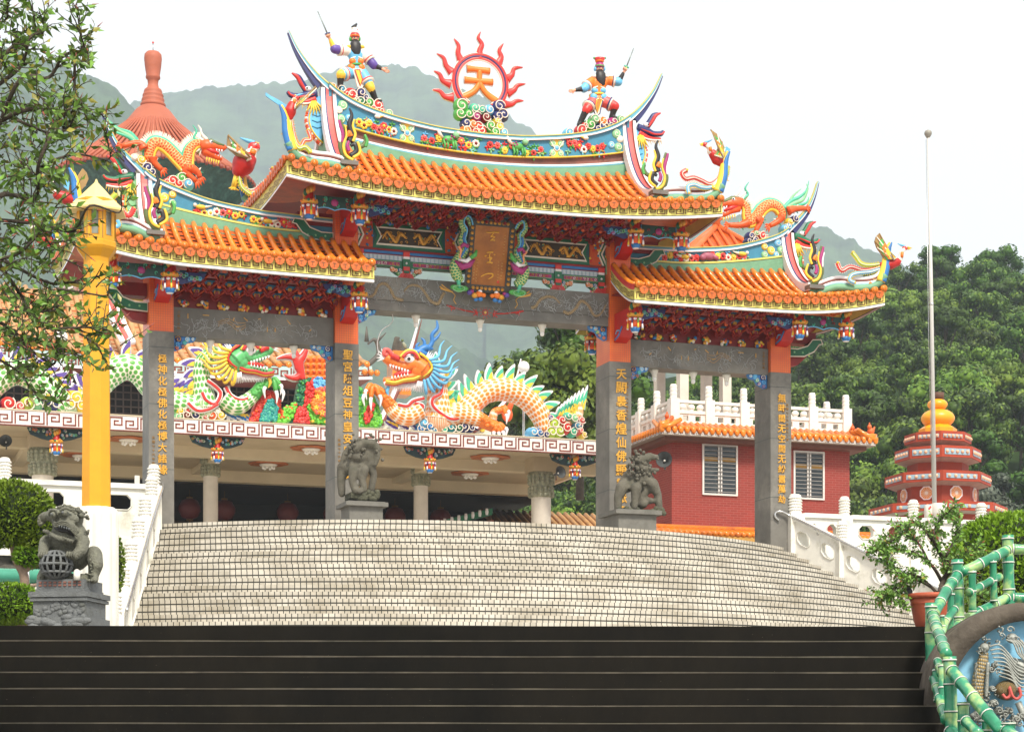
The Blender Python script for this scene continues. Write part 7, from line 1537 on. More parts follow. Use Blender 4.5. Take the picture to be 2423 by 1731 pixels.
# ------------------------------------------------------------ gourd-topped furnace tower, far right
PW = Frame(0, 85)
ft = thing('furnace_tower', 'octagonal red brick tower in four tiers with a yellow gourd on top, at far right', 'tower', PW, (17.2, 0, 5))
RBR = M('tower_red', '#a03614', .6, .15, 1.5, .1); TB = M('tower_brick', '#8f3216', .7, .15, 2); TY = M('gourd_yellow', '#f0a010', .35, .08, 1.2, col2='#d98a08', fac2=.2); PANW = M('panel_pale', '#8fa9b8', .5, .12, 4); SOFW = M('soffit_pale', '#a9a59c', .7, .15)
X0 = 17.13; zz = lambda v: (H0-v)/F*85; kx = 85/F; A0 = -pi/2-.10
def octa(r0, r1, z0, z1, m, mb): mb.lathe([(r0, z0), (r1, z1)], (X0, 0, 0), m, 8, False, A0)
cf = cos(pi/8)
for wl, va, vb, vs in ((161*.5, 1031, 1048, 1060), (208*.5, 1068, 1090, 1103), (256*.5, 1129, 1148, 1163), (334*.5, 1204, 1220, 1232)):
    r = wl*kx*.97; mb = MB(); octa(r, r, zz(vb+4), zz(va-1), RBR, mb); octa(r*.985, r*.72, zz(vb+4)-.002, zz(vs)+.0, SOFW, mb) if False else mb.lathe([(r*.66, zz(vs)), (r*.97, zz(vb+4.3))], (X0, 0, 0), SOFW, 8, False, A0)
    tr = mb.build('tier_slab', ft); mb = MB()
    for i in range(8):
        a0, a1 = A0+i*pi/4, A0+(i+1)*pi/4; p, q = Vector((X0+r*cos(a0), r*sin(a0), 0)), Vector((X0+r*cos(a1), r*sin(a1), 0)); n = ((p+q)/2-Vector((X0, 0, 0))).normalized()*.02; e = (q-p)
        v = [p+e*.08+n, p+e*.92+n, p+e*.92+n, p+e*.08+n]; z0_, z1_ = zz(vb-2), zz(va+6); mb.add([(v[0].x, v[0].y, z0_), (v[1].x, v[1].y, z0_), (v[1].x, v[1].y, z1_), (v[0].x, v[0].y, z1_)], [(0, 1, 2, 3)], PANW)
        for k in range(5): c_ = p+e*(.16+.17*k)+n*1.2; mb.ball((c_.x, c_.y, (z0_+z1_)/2), (.07, .07, .075), M('panel_peach', '#d9a98a', .5, .1), 8, 5)
    mb.build('panel_band', tr)
mb = MB()
for w, va, vb in ((95, 1045, 1070), (137, 1080, 1132), (181, 1145, 1210)): octa(w*kx*.5*1.05, w*kx*.5*1.05, zz(vb+6), zz(va), TB, mb)
octa(260*kx*.5, 260*kx*.5, 3.5, zz(1225), TB, mb); mb.build('body', ft)
r = 181*kx*.5*1.05
for i in range(8):
    a = A0+(i+.5)*pi/4; n = Vector((cos(a), sin(a), 0)); tq = Vector((-sin(a), cos(a), 0)); c_ = Vector((X0, 0, zz(1176)))+n*(r*cf+.01); mb = MB()
    def disc(R_, k, o, m): v = [c_+n*o+tq*(R_*cos(j*2*pi/k+pi/8))+Vector((0, 0, R_*sin(j*2*pi/k+pi/8))) for j in range(k)]; mb.add([tuple(p) for p in v]+[tuple(p-n*.05) for p in v], [list(range(k))]+[((j+1) % k, j, k+j, k+(j+1) % k) for j in range(k)], m)
    disc(.29, 8, .03, LINEW); disc(.24, 8, .04, M('medallion_orange', '#e0954a', .5, .1)); disc(.07, 12, .05, CREAM)
    for j in range(16): b_ = j*pi/8; d_ = tq*cos(b_)+Vector((0, 0, sin(b_))); mb.tube([c_+n*.045+d_*.07, c_+n*.045+d_*.23], .007, CREAM, 4)
    mb.build('round_window', ft)
mb = MB(); mb.lathe([(88*kx*.5, zz(1032)), (90*kx*.5, zz(1016)), (60*kx*.5, zz(1006)), (52*kx*.5, zz(1004))], (X0, 0, 0), TY, 8, False, A0); o = mb.build('gourd_base', ft)
mb = MB(); mb.ball((X0, 0, zz(990)), (79*kx*.5, 79*kx*.5, 46*kx*.5), TY, 28, 18); mb.ball((X0-.02, 0, zz(957)), (48*kx*.5, 48*kx*.5, 28*kx*.5), TY, 24, 14); mb.lathe([(.25, 0), (.25, .25)], (X0, 0, zz(944)), M('rust', '#5b3b2a', .7, .2), 12); mb.build('gourd', ft)

# ------------------------------------------------------------ round pagoda roof behind the left side roof
CW = Frame(0, 110); kx = 110/F; zz = lambda v: (H0-v)*kx; X0 = (362-U0)*kx
rp_ = thing('round_pagoda', 'round pagoda with a tall red conical roof and bottle-shaped finial, behind the left side roof', 'pagoda', CW, (X0, 0, 6))
CONE = M('cone_red', '#a85a40', .65, .1, .8, .15, col2='#b9694a', fac2=.3); CDK = M('cone_dark', '#8b4030', .55, .15)
L_ = lambda P: [(w*kx, zz(v)) for w, v in P]
mb = MB(); mb.lathe(L_([(236, 440), (232, 430), (180, 395), (130, 355), (95, 325), (62, 290), (40, 262), (27, 252)]), (X0, 0, 0), CONE, 48)
for i in range(72): a = i*2*pi/72; mb.tube([(X0+w*kx*cos(a), w*kx*sin(a), zz(v)) for w, v in ((236, 432), (181, 391), (131, 351), (96, 322), (60, 291))], [.1, .085, .07, .055, .04], CONE, 5); mb.ball((X0+238*kx*cos(a), 238*kx*sin(a), zz(437)), .13, CDK, 7, 5)
o = mb.build('cone_roof', rp_)
mb = MB(); mb.lathe(L_([(29, 254), (30, 248), (27, 244), (25, 243), (27, 238), (26, 234), (23, 232), (25, 228), (24, 224), (21, 222), (22, 218), (20, 213), (14, 208), (12, 200), (13, 190), (17, 186), (17, 182), (16, 178), (19, 160), (21, 140), (20, 130), (15, 124), (6, 122), (1, 122)]), (X0, 0, 0), CONE, 28); mb.tube([(X0, 0, zz(122)), (X0, 0, zz(104))], .03, STEEL, 5); mb.ball((X0, 0, zz(101)), .06, PINK, 8, 6); mb.build('finial', o)
GM = M('mosaic_dark_green', '#2f5550', .6, .4, 3, .4, col2='#55827a', fac2=.4); mb = MB(); mb.lathe(L_([(165, 540), (190, 475), (228, 445), (240, 440)]), (X0, 0, 0), GM, 48); mb.build('eave_band', rp_)
PW_ = M('pagoda_white', '#d3ccc0', .7, .1); mb = MB(); mb.lathe(L_([(158, 760), (158, 470)]), (X0, 0, 0), PW_, 40); w_ = mb.build('wall', rp_)
for a in (-2.3, -1.95, -1.55, -1.1): mb = MB(); c_ = Vector((X0+159*kx*cos(a), 159*kx*sin(a), zz(520))); tq = Vector((-sin(a), cos(a), 0)); n = Vector((cos(a), sin(a), 0)); P = [(-.3, -.6), (.3, -.6), (.3, .2), (.2, .42), (0, .52), (-.2, .42), (-.3, .2)]; v = [c_+tq*x*1.2+Vector((0, 0, z*1.2))+n*.03 for x, z in P]; mb.add([tuple(p) for p in v], [list(range(7))[::1]], GLASS); mb.tube(v, .06, LINEW, 5, closed=True); mb.build('arched_window', rp_)
mb = MB(); mb.lathe(L_([(300, 770), (290, 755), (200, 725), (165, 690)]), (X0, 0, 0), M('roof_orange', '#b8613c', .5, .15, 1.5), 40); mb.build('lower_roof', rp_); mb = MB(); mb.lathe(L_([(230, 850), (262, 800), (296, 772)]), (X0, 0, 0), GM, 40); mb.build('lower_eave_band', rp_)
mb = MB(); mb.lathe(L_([(222, 1180), (222, 820)]), (X0, 0, 0), PW_, 40); mb.build('lower_wall', rp_)
mb = MB(); n = 40
for i in range(n): a = i*2*pi/n; mb.lathe([(.12, 0), (.12, .9), (.05, 1.1)], (X0+215*kx*cos(a), 215*kx*sin(a), zz(722)), WM, 8)
for z in (zz(714), zz(704)): mb.tube([(X0+215*kx*cos(i*2*pi/60), 215*kx*sin(i*2*pi/60), z) for i in range(60)], .1, WM, 6, closed=True)
mb.build('balcony_rail', rp_)
# ------------------------------------------------------------ white balustrades, handrails, lions on the terrace
rng = random.Random(41)
WB = M('white_balustrade', '#e2dfd6', .55, .07, 2.2, .15, col2='#aaa692', fac2=.25)
def post_mesh(mb, s, t, z0, z1, w=.17):
    mb.box((s-w, t-w, z0), (s+w, t+w, z1-.52), WB); r = w*.78
    mb.lathe([(r*1.08, 0), (r*1.08, .03), (r, .06), (r, .44), (r*.92, .5), (r*.6, .53)], (s, t, z1-.52), WB, 20)
    for k in range(5):
        for e in range(14): a = e*2*pi/14+(k % 2)*.22; mb.ball((s+r*cos(a), t+r*sin(a), z1-.42+.08*k), (.035, .035, .022), WB, 6, 4)
def holed(mb, fn, p0, p1, q0, q1, hole, th, m):
    """wall cell between (p0,q0) and (p1,q1) with one eight-sided opening; fn(p, q, o) -> point, o = 0 front .. 1 back"""
    a0, a1, b0, b1 = hole; c = .26*(b1-b0)
    I = [(a0+c, b0), (a1-c, b0), (a1, b0+c), (a1, b1-c), (a1-c, b1), (a0+c, b1), (a0, b1-c), (a0, b0+c)]
    Ou = [(p0, q0), (p1, q0), (p1, q1), (p0, q1)]
    F_ = [(0, 1, 'e', 1, 0), (1, 2, 'e', 3, 2), (2, 3, 'e', 5, 4), (3, 0, 'e', 7, 6)]
    for o, fl in ((0, 0), (1, 1)):
        v = [fn(p, q, o) for p, q in Ou]+[fn(p, q, o) for p, q in I]
        fs = [(0, 1, 5, 4), (1, 6, 5), (1, 2, 7, 6), (2, 8, 7), (2, 3, 9, 8), (3, 10, 9), (3, 0, 11, 10), (0, 4, 11)]
        mb.add(v, [f[::-1] if fl else f for f in fs], m)
    v = [fn(p, q, o) for o in (0, 1) for p, q in I]; mb.add(v, [(i, (i+1) % 8, 8+(i+1) % 8, 8+i) for i in range(8)], m)
    S = [fn(*I[i % 8], -.06) for i in range(8)]; mb.tube(S, .018, m, 4, closed=True)
def beam3(mb, fn, p0, p1, q0, q1, o0, o1, m):
    v = [fn(p, q, o) for o in (o0, o1) for q in (q0, q1) for p in (p0, p1)]; mb.add(v, [(0,1,3,2),(4,6,7,5),(0,4,5,1),(1,5,7,3),(3,7,6,2),(2,6,4,0)], m)
def rail_run(parent, A, B_, h0, h1, holes, th=.2):
    """one bay between two posts from A to B (points on the floor line), slope included"""
    A, B_ = Vector(A), Vector(B_); D = B_-A; L_ = hypot(D.x, D.y); n = Vector((-D.y, D.x, 0))/L_
    if n.y < 0: n = -n
    fn = lambda p, q, o: tuple(A+D*(p/L_)+Vector((0, 0, q))+n*(o-.5)*th); mb = MB(); w = L_/holes
    for i in range(holes): holed(mb, fn, i*w, (i+1)*w, h0, h1-.12, (i*w+w*.24, (i+1)*w-w*.24, .30, .68), th, WB)
    beam3(mb, fn, 0, L_, h1-.12, h1, -.35, 1.35, WB); beam3(mb, fn, 0, L_, h0+.0, h0+.16, -.2, 1.2, WB)
    mb.build('panel', parent)
tb = {}
for sg, lab in ((-1, 'white stone terrace balustrade on the left, behind the yellow lamp post'), (1, 'white stone terrace balustrade on the right, in front of the brick building')):
    base = -10.5 if sg < 0 else 12; r = thing('terrace_balustrade', lab, 'balustrade', G, (base, 0, PLAT), 'white terrace balustrades')
    xs = [-8.62, -12.2, -15.8, -19.4] if sg < 0 else [8.9, 10.36, 12.5, 14.66, 16.82, 18.98, 21.1]
    for x in xs:
        mb = MB(); post_mesh(mb, x, 0, PLAT-.5, 7.45); mb.build('post', r)
    for a, b_ in zip(xs, xs[1:]): rail_run(r, (min(a, b_)+.17, 0, PLAT), (max(a, b_)-.17, 0, PLAT), -.55, .95, 2)
    mb = MB(); a, b_ = min(xs), max(xs); mb.box((a, -.15, PLAT-.9), (b_, .1, PLAT-.55), WB); mb.build('plinth', r)
for sg, t0, lab, hl in ((-1, -.8, 'white balustrade stepping down the left edge of the tiled steps', 'steel handrail on the left stair balustrade'), (1, -1.35, 'white balustrade sloping down the right edge of the tiled steps', 'steel handrail with a curled end on the right stair balustrade')):
    a0, fl = SIDE[sg]; lineS = lambda t: sg*(a0+.17-fl*t)
    r0 = lambda t: hypot(lineS(t), TCN-t); zs = lambda t: PLAT-RIS*max(0, (r0(t)-RA)/TRD)
    r = thing('stair_balustrade', lab, 'balustrade', G, (lineS(-3), -3, zs(-3)), 'white stair balustrades')
    ts = ([-.02] if sg > 0 else [])+[t0-1.4*i for i in range(6)]
    for t in ts:
        mb = MB(); z = zs(t)+1.46 if t < -.1 else PLAT+1.45; post_mesh(mb, lineS(t), t, zs(t)-.3, z, .16); mb.build('post', r)
    tt_ = ([.1]+ts) if sg < 0 else ts
    for a, b_ in zip(tt_, tt_[1:]): rail_run(r, (lineS(a), a, zs(a)), (lineS(b_), b_, zs(b_)), -.25, .98, 2, .2)
    P = [(lineS(t)-sg*.22, t, zs(t)+1.02) for t in [-.15-.5*i for i in range(16)]]
    if sg > 0: p = P[0]; P = [(p[0]-.30, p[1]+.1, p[2]-.12), (p[0]-.42, p[1]+.1, p[2]-.02), (p[0]-.40, p[1]+.1, p[2]+.10), (p[0]-.25, p[1]+.05, p[2]+.12)]+P
    else: p = P[0]; P = [(p[0]-.0, p[1]+.25, p[2]+.16)]+P
    h = thing('handrail', hl, 'handrail', G, (lineS(-3), -3, zs(-3)), 'steel handrails'); mb = MB(); mb.tube(spline(P, 3), .03, STEEL, 8); mb.build('rail', h)
    for t in (-.8, -2.2, -3.6, -5, -6.4): mb = MB(); mb.tube([(lineS(t)-sg*.22, t, zs(t)+1.0), (lineS(t)-sg*.1, t, zs(t)+.85)], .018, STEEL, 6); mb.ball((lineS(t)-sg*.11, t, zs(t)+.85), .04, STEEL, 8, 5); mb.build('bracket', h)
# green glazed pipe rails below the terrace
JADE = M('jade_glaze', '#4f9e86', .25, .15, 2, col2='#2f7a66', fac2=.3)
for a, b_, lab in ((-22, -9.4, 'green glazed pipe along the foot of the left terrace wall'), (9.5, 24, 'green glazed pipe along the foot of the right terrace wall')):
    mb = MB(); mb.tube([(a, -.9, 4.55), (b_, -.9, 4.55)], .17, JADE, 12); mb.box((a, -1.0, 4.0), (b_, -.7, 4.36), WB); solo(mb, 'glazed_pipe', lab, 'pipe', G, ((a+b_)/2, -.9, 4.5))
p = G.px(324, 1165, .6); mb = MB(); mb.box((p[0]-.06, .55, PLAT-.0), (p[0]+.06, .6, p[2]+.42), WHITE); solo(mb, 'marker_post', 'slim white post on the terrace beside the outer left pillar', 'post', G, (p[0], .58, PLAT))

LST = M('lion_stone', '#5f5b50', .85, .25, 4, .6, col2='#4a493c', fac2=.45); LST2 = M('pedestal_stone', '#6a6862', .7, .15, 3, .3, col2='#55544c', fac2=.3); LST3 = M('moss_stone', '#4d4d3d', .9, .3, 5, .6)
def pedestal(lab, s, t, z0, z1, w, slabw):
    r = thing('lion_pedestal', lab, 'pedestal', G, (s, t, z0), 'stone lion pedestals'); mb = MB(); mb.box((s-w, t-w, z0), (s+w, t+w, z1-.12), LST2); mb.build('body', r)
    mb = MB(); mb.box((s-slabw, t-slabw, z1-.12), (s+slabw, t+slabw, z1-.02), LST2); mb.box((s-slabw+.06, t-slabw+.06, z1-.02), (s+slabw-.06, t+slabw-.06, z1), LST2); mb.build('slab', r)
pedestal('grey stone pedestal in front of the left inner pillar at the top of the steps', -3.75, -1.55, PLAT, 6.52, .42, .53)
pedestal('grey stone pedestal in front of the right inner pillar at the top of the steps', 3.35, -1.6, PLAT, 6.58, .52, .63)
def standing_lion(lab, f, L):
    b = f(*L['base']); r = thing('stone_lion', lab, 'statue', G, b, 'stone lions at the top of the steps'); m = f.m; pr = []
    for nm, P, w, d in L['limbs']: pr.append(('t', [f(x, y, d) for x, y in P], [m(x*.84) for x in w], LST))
    for x, y, d, rx, ry, rz in L['lumps']: pr.append(('b', f(x, y, d), (m(rx), m(ry), m(rz)), LST))
    blob('body', pr, m(11), r)
    mb = MB(); mane = L['mane']
    for i in range(90):
        x, y = mane[0]+rng.gauss(0, mane[2]), mane[1]+rng.gauss(0, mane[3]); mb.ball(f(x, y, mane[4]*rng.uniform(.5, 1.1)), m(rng.uniform(9, 16)), LST, 6, 5)
    mb.build('mane', r)
    mb = MB(); x0, x1, y0, y1 = L['plinth']; p0, p1 = f(x0, y0), f(x1, y1); mb.box((p0[0], p0[1]-.32, p1[2]), (p1[0], p0[1]+.32, p0[2]), LST3)
    for i in range(30): q = f(rng.uniform(x0, x1), rng.uniform(y0, y1)); mb.ball((q[0], q[1]-.3, q[2]), (.08, .05, .07), LST3, 6, 4)
    mb.build('plinth', r)
f = KP(G, 380, 720, 3.247, -1.55)
standing_lion('moss-grey stone lion turned away with its head arched down, by the left inner pillar', f, dict(base=(1530, 1520), limbs=[('b', [(1450, 1250), (1530, 1230), (1590, 1200)], (75, 78, 70), 0), ('n', [(1580, 1180), (1560, 1110), (1520, 1080)], (62, 58, 50), .1), ('h', [(1480, 1120), (1540, 1075), (1610, 1080), (1645, 1120)], (40, 44, 44, 36), .25), ('mz', [(1640, 1120), (1645, 1180), (1630, 1240)], (34, 30, 22), .25),
    ('l1', [(1410, 1250), (1395, 1350), (1400, 1450)], (58, 40, 34), -.1), ('l2', [(1460, 1290), (1450, 1370), (1470, 1440)], (50, 36, 34), .3), ('l3', [(1540, 1280), (1525, 1360), (1540, 1435)], (46, 34, 32), .3), ('l4', [(1600, 1230), (1630, 1320), (1610, 1430)], (50, 34, 32), .1), ('p', [(1470, 1440), (1500, 1450)], (34, 28), .35), ('tail', [(1400, 1240), (1420, 1150), (1460, 1090), (1500, 1050)], (34, 34, 30, 16), .0)],
    lumps=[(1500, 1180, .15, 60, 50, 40), (1600, 1090, .1, 50, 60, 50)], mane=(1530, 1110, 60, 40, .3), plinth=(1440, 1650, 1450, 1505)))
f = KP(G, 1350, 850, 3.03, -1.6)
standing_lion('stone lion standing with its mouth open to the right, by the right inner pillar', f, dict(base=(480, 1110), limbs=[('b', [(380, 910), (460, 880), (550, 870)], (64, 76, 72), 0), ('n', [(520, 860), (510, 790), (500, 750)], (80, 78, 70), .05), ('hu', [(480, 730), (540, 705), (590, 710)], (46, 36, 24), .25), ('hl', [(480, 780), (540, 800), (600, 800)], (36, 24, 18), .25), ('br', [(440, 720), (500, 700), (570, 695)], (26, 26, 16), .1),
    ('l1', [(360, 920), (330, 1000), (330, 1085)], (60, 40, 34), .1), ('l2', [(440, 930), (430, 1010), (425, 1070)], (52, 34, 30), .3), ('l3', [(560, 900), (600, 980), (610, 1080)], (54, 36, 32), .25), ('l4', [(540, 930), (500, 990), (490, 1060)], (44, 34, 30), .1), ('tail', [(370, 890), (400, 830), (420, 790)], (34, 30, 16), -.05)],
    lumps=[(450, 1040, .1, 40, 30, 30), (500, 1040, .2, 36, 30, 36), (550, 1020, .2, 26, 30, 26), (590, 700, .2, 16, 16, 14)], mane=(470, 770, 45, 45, .32), plinth=(310, 640, 1075, 1122)))
# ------------------------------------------------------------ yellow lamp post, foreground lion, flagpole, pots, bamboo rail, relief wall
rng = random.Random(51)
LF = Frame(0, 30); YP = M('post_yellow', '#dd9c16', .38, .09, 1.2, .1, col2='#c98a12', fac2=.2); k_ = 30/F; X0 = (228-U0)*k_; zz = lambda v: (H0-v)*k_
lp = thing('lamp_post', 'tall octagonal yellow lamp post with a lantern head on a fluted white base', 'lamp post', LF, (X0, 0, ZP)); A0 = -pi/2-pi/8+.12
def oct_(mb, P, m, n=8): mb.lathe([(w*k_/cos(pi/8)*.5, zz(v)) for w, v in P], (X0, 0, 0), m, n, False, A0)
mb = MB(); oct_(mb, [(66, 1215), (57, 618)], YP); mb.build('pole', lp)
mb = MB(); n = 12; ring = []
for j in range(96): a = 2*pi*j/96; ring.append(.285+.028*abs(sin(a*n/2)))
vs = []; Z = [(0, ZP), (0, zz(1222)), (-.012, zz(1208)), (-.05, zz(1201)), (-.10, zz(1200))]
for dr, z in Z: vs += [(X0+(r_+dr)*cos(2*pi*j/96), (r_+dr)*sin(2*pi*j/96), z) for j, r_ in enumerate(ring)]
mb.add(vs, [(i*96+j, i*96+(j+1) % 96, (i+1)*96+(j+1) % 96, (i+1)*96+j) for i in range(len(Z)-1) for j in range(96)]+[[(len(Z)-1)*96+j for j in range(96)]], WHITE, True); mb.build('fluted_base', lp)
mb = MB(); oct_(mb, [(57, 622), (60, 612), (86, 594), (92, 588), (92, 577), (84, 572)], YP); oct_(mb, [(86, 486), (96, 484), (96, 478), (84, 476)], YP); hd = mb.build('lantern_head', lp)
mb = MB(); Rr = 84*k_/2
for i in range(8):                             # corner bars with arched window heads
    a = A0+i*pi/4; a2 = A0+(i+1)*pi/4; p, q = Vector((X0+Rr/cos(pi/8)*cos(a), Rr/cos(pi/8)*sin(a), 0)), Vector((X0+Rr/cos(pi/8)*cos(a2), Rr/cos(pi/8)*sin(a2), 0)); e = q-p; n_ = Vector((e.y, -e.x, 0)).normalized()*.012
    P3 = lambda u, v: tuple(p+e*u+n_+Vector((0, 0, zz(v))))
    hole = [(.24, 563), (.76, 563), (.76, 505), (.66, 497), (.5, 490), (.34, 497), (.24, 505)]; outer = [(0, 574), (1, 574), (1, 478), (.5, 478), (0, 478)]
    v = [P3(*o) for o in outer]+[P3(*h) for h in hole]; mb.add(v, [(0, 1, 6, 5), (1, 2, 7, 6), (2, 8, 7), (2, 3, 9, 8), (3, 4, 10, 9), (4, 11, 10), (4, 0, 5, 11)], YP); mb.tube([P3(*h) for h in hole], .008, YP, 4, closed=True)
mb.build('window_frame', hd)
mb = MB(); oct_(mb, [(74, 572), (74, 480)], M('lantern_glass', '#8f958c', .15, .2, 3, col2='#c9c6b4')); mb.build('glass', hd)
mb = MB(); R_ = lambda w: w*k_/2; mb.lathe([(R_(150), zz(506)), (R_(152), zz(502)), (R_(90), zz(474)), (R_(40), zz(448)), (R_(10), zz(433)), (R_(3), zz(424))], (X0, 0, 0), M('roof_pale_yellow', '#edd28a', .45, .06), 6, False, -pi/2+.1); mb.build('lantern_roof', hd)

# flagpole
FP = Frame(0, 62); k_ = 62/F; zz = lambda v: (H0-v)*k_; fx = lambda u: (u-U0)*k_
fp = thing('flagpole', 'tall slim white flagpole with a cup-shaped cap, in front of the furnace tower', 'flagpole', FP, (fx(2212), 0, zz(1230)))
mb = MB(); mb.tube([(fx(2212), 0, zz(1232)), (fx(2204), 0, zz(720)), (fx(2196.5), 0, zz(322))], [.066, .056, .042], M('pole_white', '#c4c2be', .35, .05), 12); mb.tube([(fx(2204.5), 0, zz(722)), (fx(2204.3), 0, zz(717))], .062, STEEL, 12); mb.build('pole', fp)
mb = MB(); mb.lathe([(.03, -.12), (.05, -.1), (.11, .0), (.115, .05), (.09, .1), (.03, .13)], (fx(2196), 0, zz(318)), M('cap_grey', '#8f8a80', .4, .1), 14); mb.build('cap', fp)
mb = MB(); mb.tube([(fx(2196)-.06, 0, zz(330)), (fx(2203)-.07, 0, zz(800)), (fx(2211)-.06, 0, zz(1190))], .008, STEEL, 4); mb.build('halyard', fp)
for u, w, v, lab in ((2192, 20, 1198, 'short white concrete drum left of the flagpole foot'), (2217, 37, 1194, 'wide white concrete drum at the flagpole foot')):
    mb = MB(); mb.lathe([(w*k_*.5, 0), (w*k_*.5, zz(v)-zz(1250)-.02), (w*k_*.46, zz(v)-zz(1250))], (fx(u), -.3, zz(1250)), WHITE, 20)
    for i in range(5): mb.ball((fx(u)+rng.gauss(0, w*k_*.15), -.3-w*k_*.5, zz(1218)+rng.gauss(0, .12)), (.03, .01, .04), PINK, 6, 4)
    solo(mb, 'concrete_drum', lab, 'drum', FP, (fx(u), -.3, zz(1250)))

# foreground guardian lion with a pierced ball
LY = 24.; FL = Frame((165-U0)/F*LY, LY, R(-10)); k_ = F/LY
FST = M('guardian_stone', '#67675b', .8, .25, 9, .7, col2='#80816f', fac2=.4, bscale=40); FST2 = M('guardian_pedestal', '#66696a', .7, .16, 9, .4, col2='#54564f', fac2=.3)
f = KP(FL, 0, 1100, 4.06, 0.); m = f.m
pd = thing('lion_pedestal', 'moulded grey granite pedestal under the foreground guardian lion', 'pedestal', FL, (0, 0, ZP), 'stone lion pedestals')
zf = lambda y: f(650, y)[2]
mb = MB()
for y0, y1, w in ((1175, 1080, .30), (1205, 1175, .31), (1260, 1205, .375), (1300, 1265, .36), (1460, 1300, .33), (1620, 1460, .37)): mb.box((-w, -w, zf(y0)), (w, w, zf(y1)-(.002 if y1 != 1080 else 0)), FST2)
mb.build('body', pd)
mb = MB()
for row, y in ((0, 1110), (1, 1140)):
    for i in range(9): mb.cbox((-.25+.062*i, -.305, zf(y)), (.035, .012, .02), M('faded_red', '#8a5a4c', .7, .2))
mb.build('faded_inscription', pd); mb = MB()
for i in range(40): mb.ball((rng.uniform(-.3, .3), -.33, zf(1380)+rng.gauss(0, .06)), (.04, .012, .03), FST2, 6, 4)
for i in range(26): mb.ball((rng.uniform(-.36, .36), -.37, zf(1510)+rng.gauss(0, .04)), (.08, .03, .04), FST2, 7, 5)
mb.build('stone_relief', pd)
lion = thing('guardian_lion', 'carved grey stone guardian lion with gaping mouth and paws on a pierced stone ball', 'statue', FL, f(680, 1080), 'stone guardian lions') if False else thing('guardian_lion', 'carved grey stone guardian lion with gaping mouth and paws on a pierced stone ball', 'statue', FL, f(680, 1080))
T3 = lambda L, d=0.: [f(x, y, (q[0] if q else 0)+d) for x, y, *q in L]
pr = [('b', f(670, 640, .02), (m(200), m(170), m(190)), FST), ('b', f(680, 800, -.05), (m(190), m(190), m(180)), FST), ('b', f(670, 450, .08), (m(165), m(170), m(120)), FST),
      ('t', T3([(560, 430, .2), (680, 440, .28), (800, 470, .26)]), [m(70), m(72), m(50)], FST), ('t', T3([(600, 520, .22), (700, 500, .32), (790, 540, .32), (830, 590, .28)]), [m(46), m(40), m(38), m(30)], FST), ('t', T3([(600, 590, .22), (700, 630, .28), (780, 660, .26)]), [m(50), m(46), m(36)], FST),
      ('t', T3([(470, 690, .1), (470, 790, .2), (520, 850, .3)]), [m(80), m(60), m(42)], FST), ('t', T3([(830, 680, .1), (850, 780, .2), (800, 850, .28)]), [m(80), m(64), m(44)], FST), ('t', T3([(900, 800, -.05), (950, 920, .05), (930, 1010, .05)]), [m(90), m(80), m(60)], FST), ('t', T3([(930, 1050, .05), (970, 1075, .15)]), [m(52), m(40)], FST), ('t', T3([(430, 850, -.1), (420, 960, -.05), (400, 1050, .05)]), [m(80), m(70), m(56)], FST),
      ('t', T3([(480, 1050), (880, 1060)]), [m(60), m(60)], FST), ('b', f(730, 420, .34), (m(40), m(30), m(30)), FST), ('t', T3([(520, 420, .15), (450, 430, .12), (410, 470, .1)]), [m(50), m(50), m(24)], FST)]
blob('body', pr, .014, lion, sm=1)
mb = MB()                                      # curls of the mane, brow, eye, teeth, lips, collar, ear, knuckles
for i in range(170):
    a = rng.uniform(.2, pi-.1); rr = rng.uniform(135, 185); x, y = 680+rr*cos(a)*1.0, 460-rr*sin(a)*.75; mb.ball(f(x, y, rng.uniform(-.1, .22)), m(rng.uniform(12, 20)), FST, 7, 5)
for i in range(90): a = rng.uniform(1.2, 2.8); mb.ball(f(640+210*cos(a+.6), 660+190*sin(a-1.6), rng.uniform(0, .16)), m(rng.uniform(12, 20)), FST, 7, 5)
for q in ((630, 440, 24), (740, 420, 20)): mb.ball(f(q[0], q[1], .38), m(q[2]*1.5), FST, 10, 7); mb.ball(f(q[0]+6, q[1], .46), m(q[2]*.7), FST2, 8, 6)
mb.tube(spline(T3([(560, 430, .3), (600, 390, .36), (660, 395, .4), (700, 425, .42)]), 4), m(16), FST, 6); mb.tube(spline(T3([(700, 400, .4), (750, 370, .4), (800, 390, .34)]), 4), m(16), FST, 6)
for dy in (0, 18, 36): mb.tube(spline(T3([(600, 480+dy, .33), (650, 520+dy, .38), (720, 505+dy, .42), (780, 520+dy, .4), (810, 570+dy, .36), (840, 610+dy, .3)]), 4), m(9), FST, 6)
mb.tube(spline(T3([(620, 560, .3), (690, 590, .34), (760, 600, .34), (810, 640, .3)]), 4), m(16), BLACK, 7)
for i in range(5): p = f(700+24*i, 545+7*i, .42); mb.tube([p, tuple(Vector(p)+Vector((0, 0, -m(26))))], [m(9), m(4)], FST2, 6)
mb.tube(spline(T3([(500, 590, .2), (600, 640, .32), (700, 680, .36), (800, 700, .3)]), 4), m(24), FST, 8)
for i in range(13): p = Vector(f(500, 590, .24)).lerp(Vector(f(800, 700, .36)), i/12); mb.ball(p+Vector((0, -.03, .0)), m(20), FST, 7, 5)
for a in (-.7, -.25, .2, .65): mb.tube([f(455, 470, .1), f(455-70*cos(a), 470+80*sin(a), .14)], [m(16), m(24)], FST, 6)
for cx_, cy_ in ((520, 850), (800, 850)):
    for i in range(4): x = cx_-36+24*i; mb.tube([f(x, cy_-40, .36), f(x, cy_, .4), f(x, cy_+24, .36)], [m(13), m(13), m(8)], FST, 6)
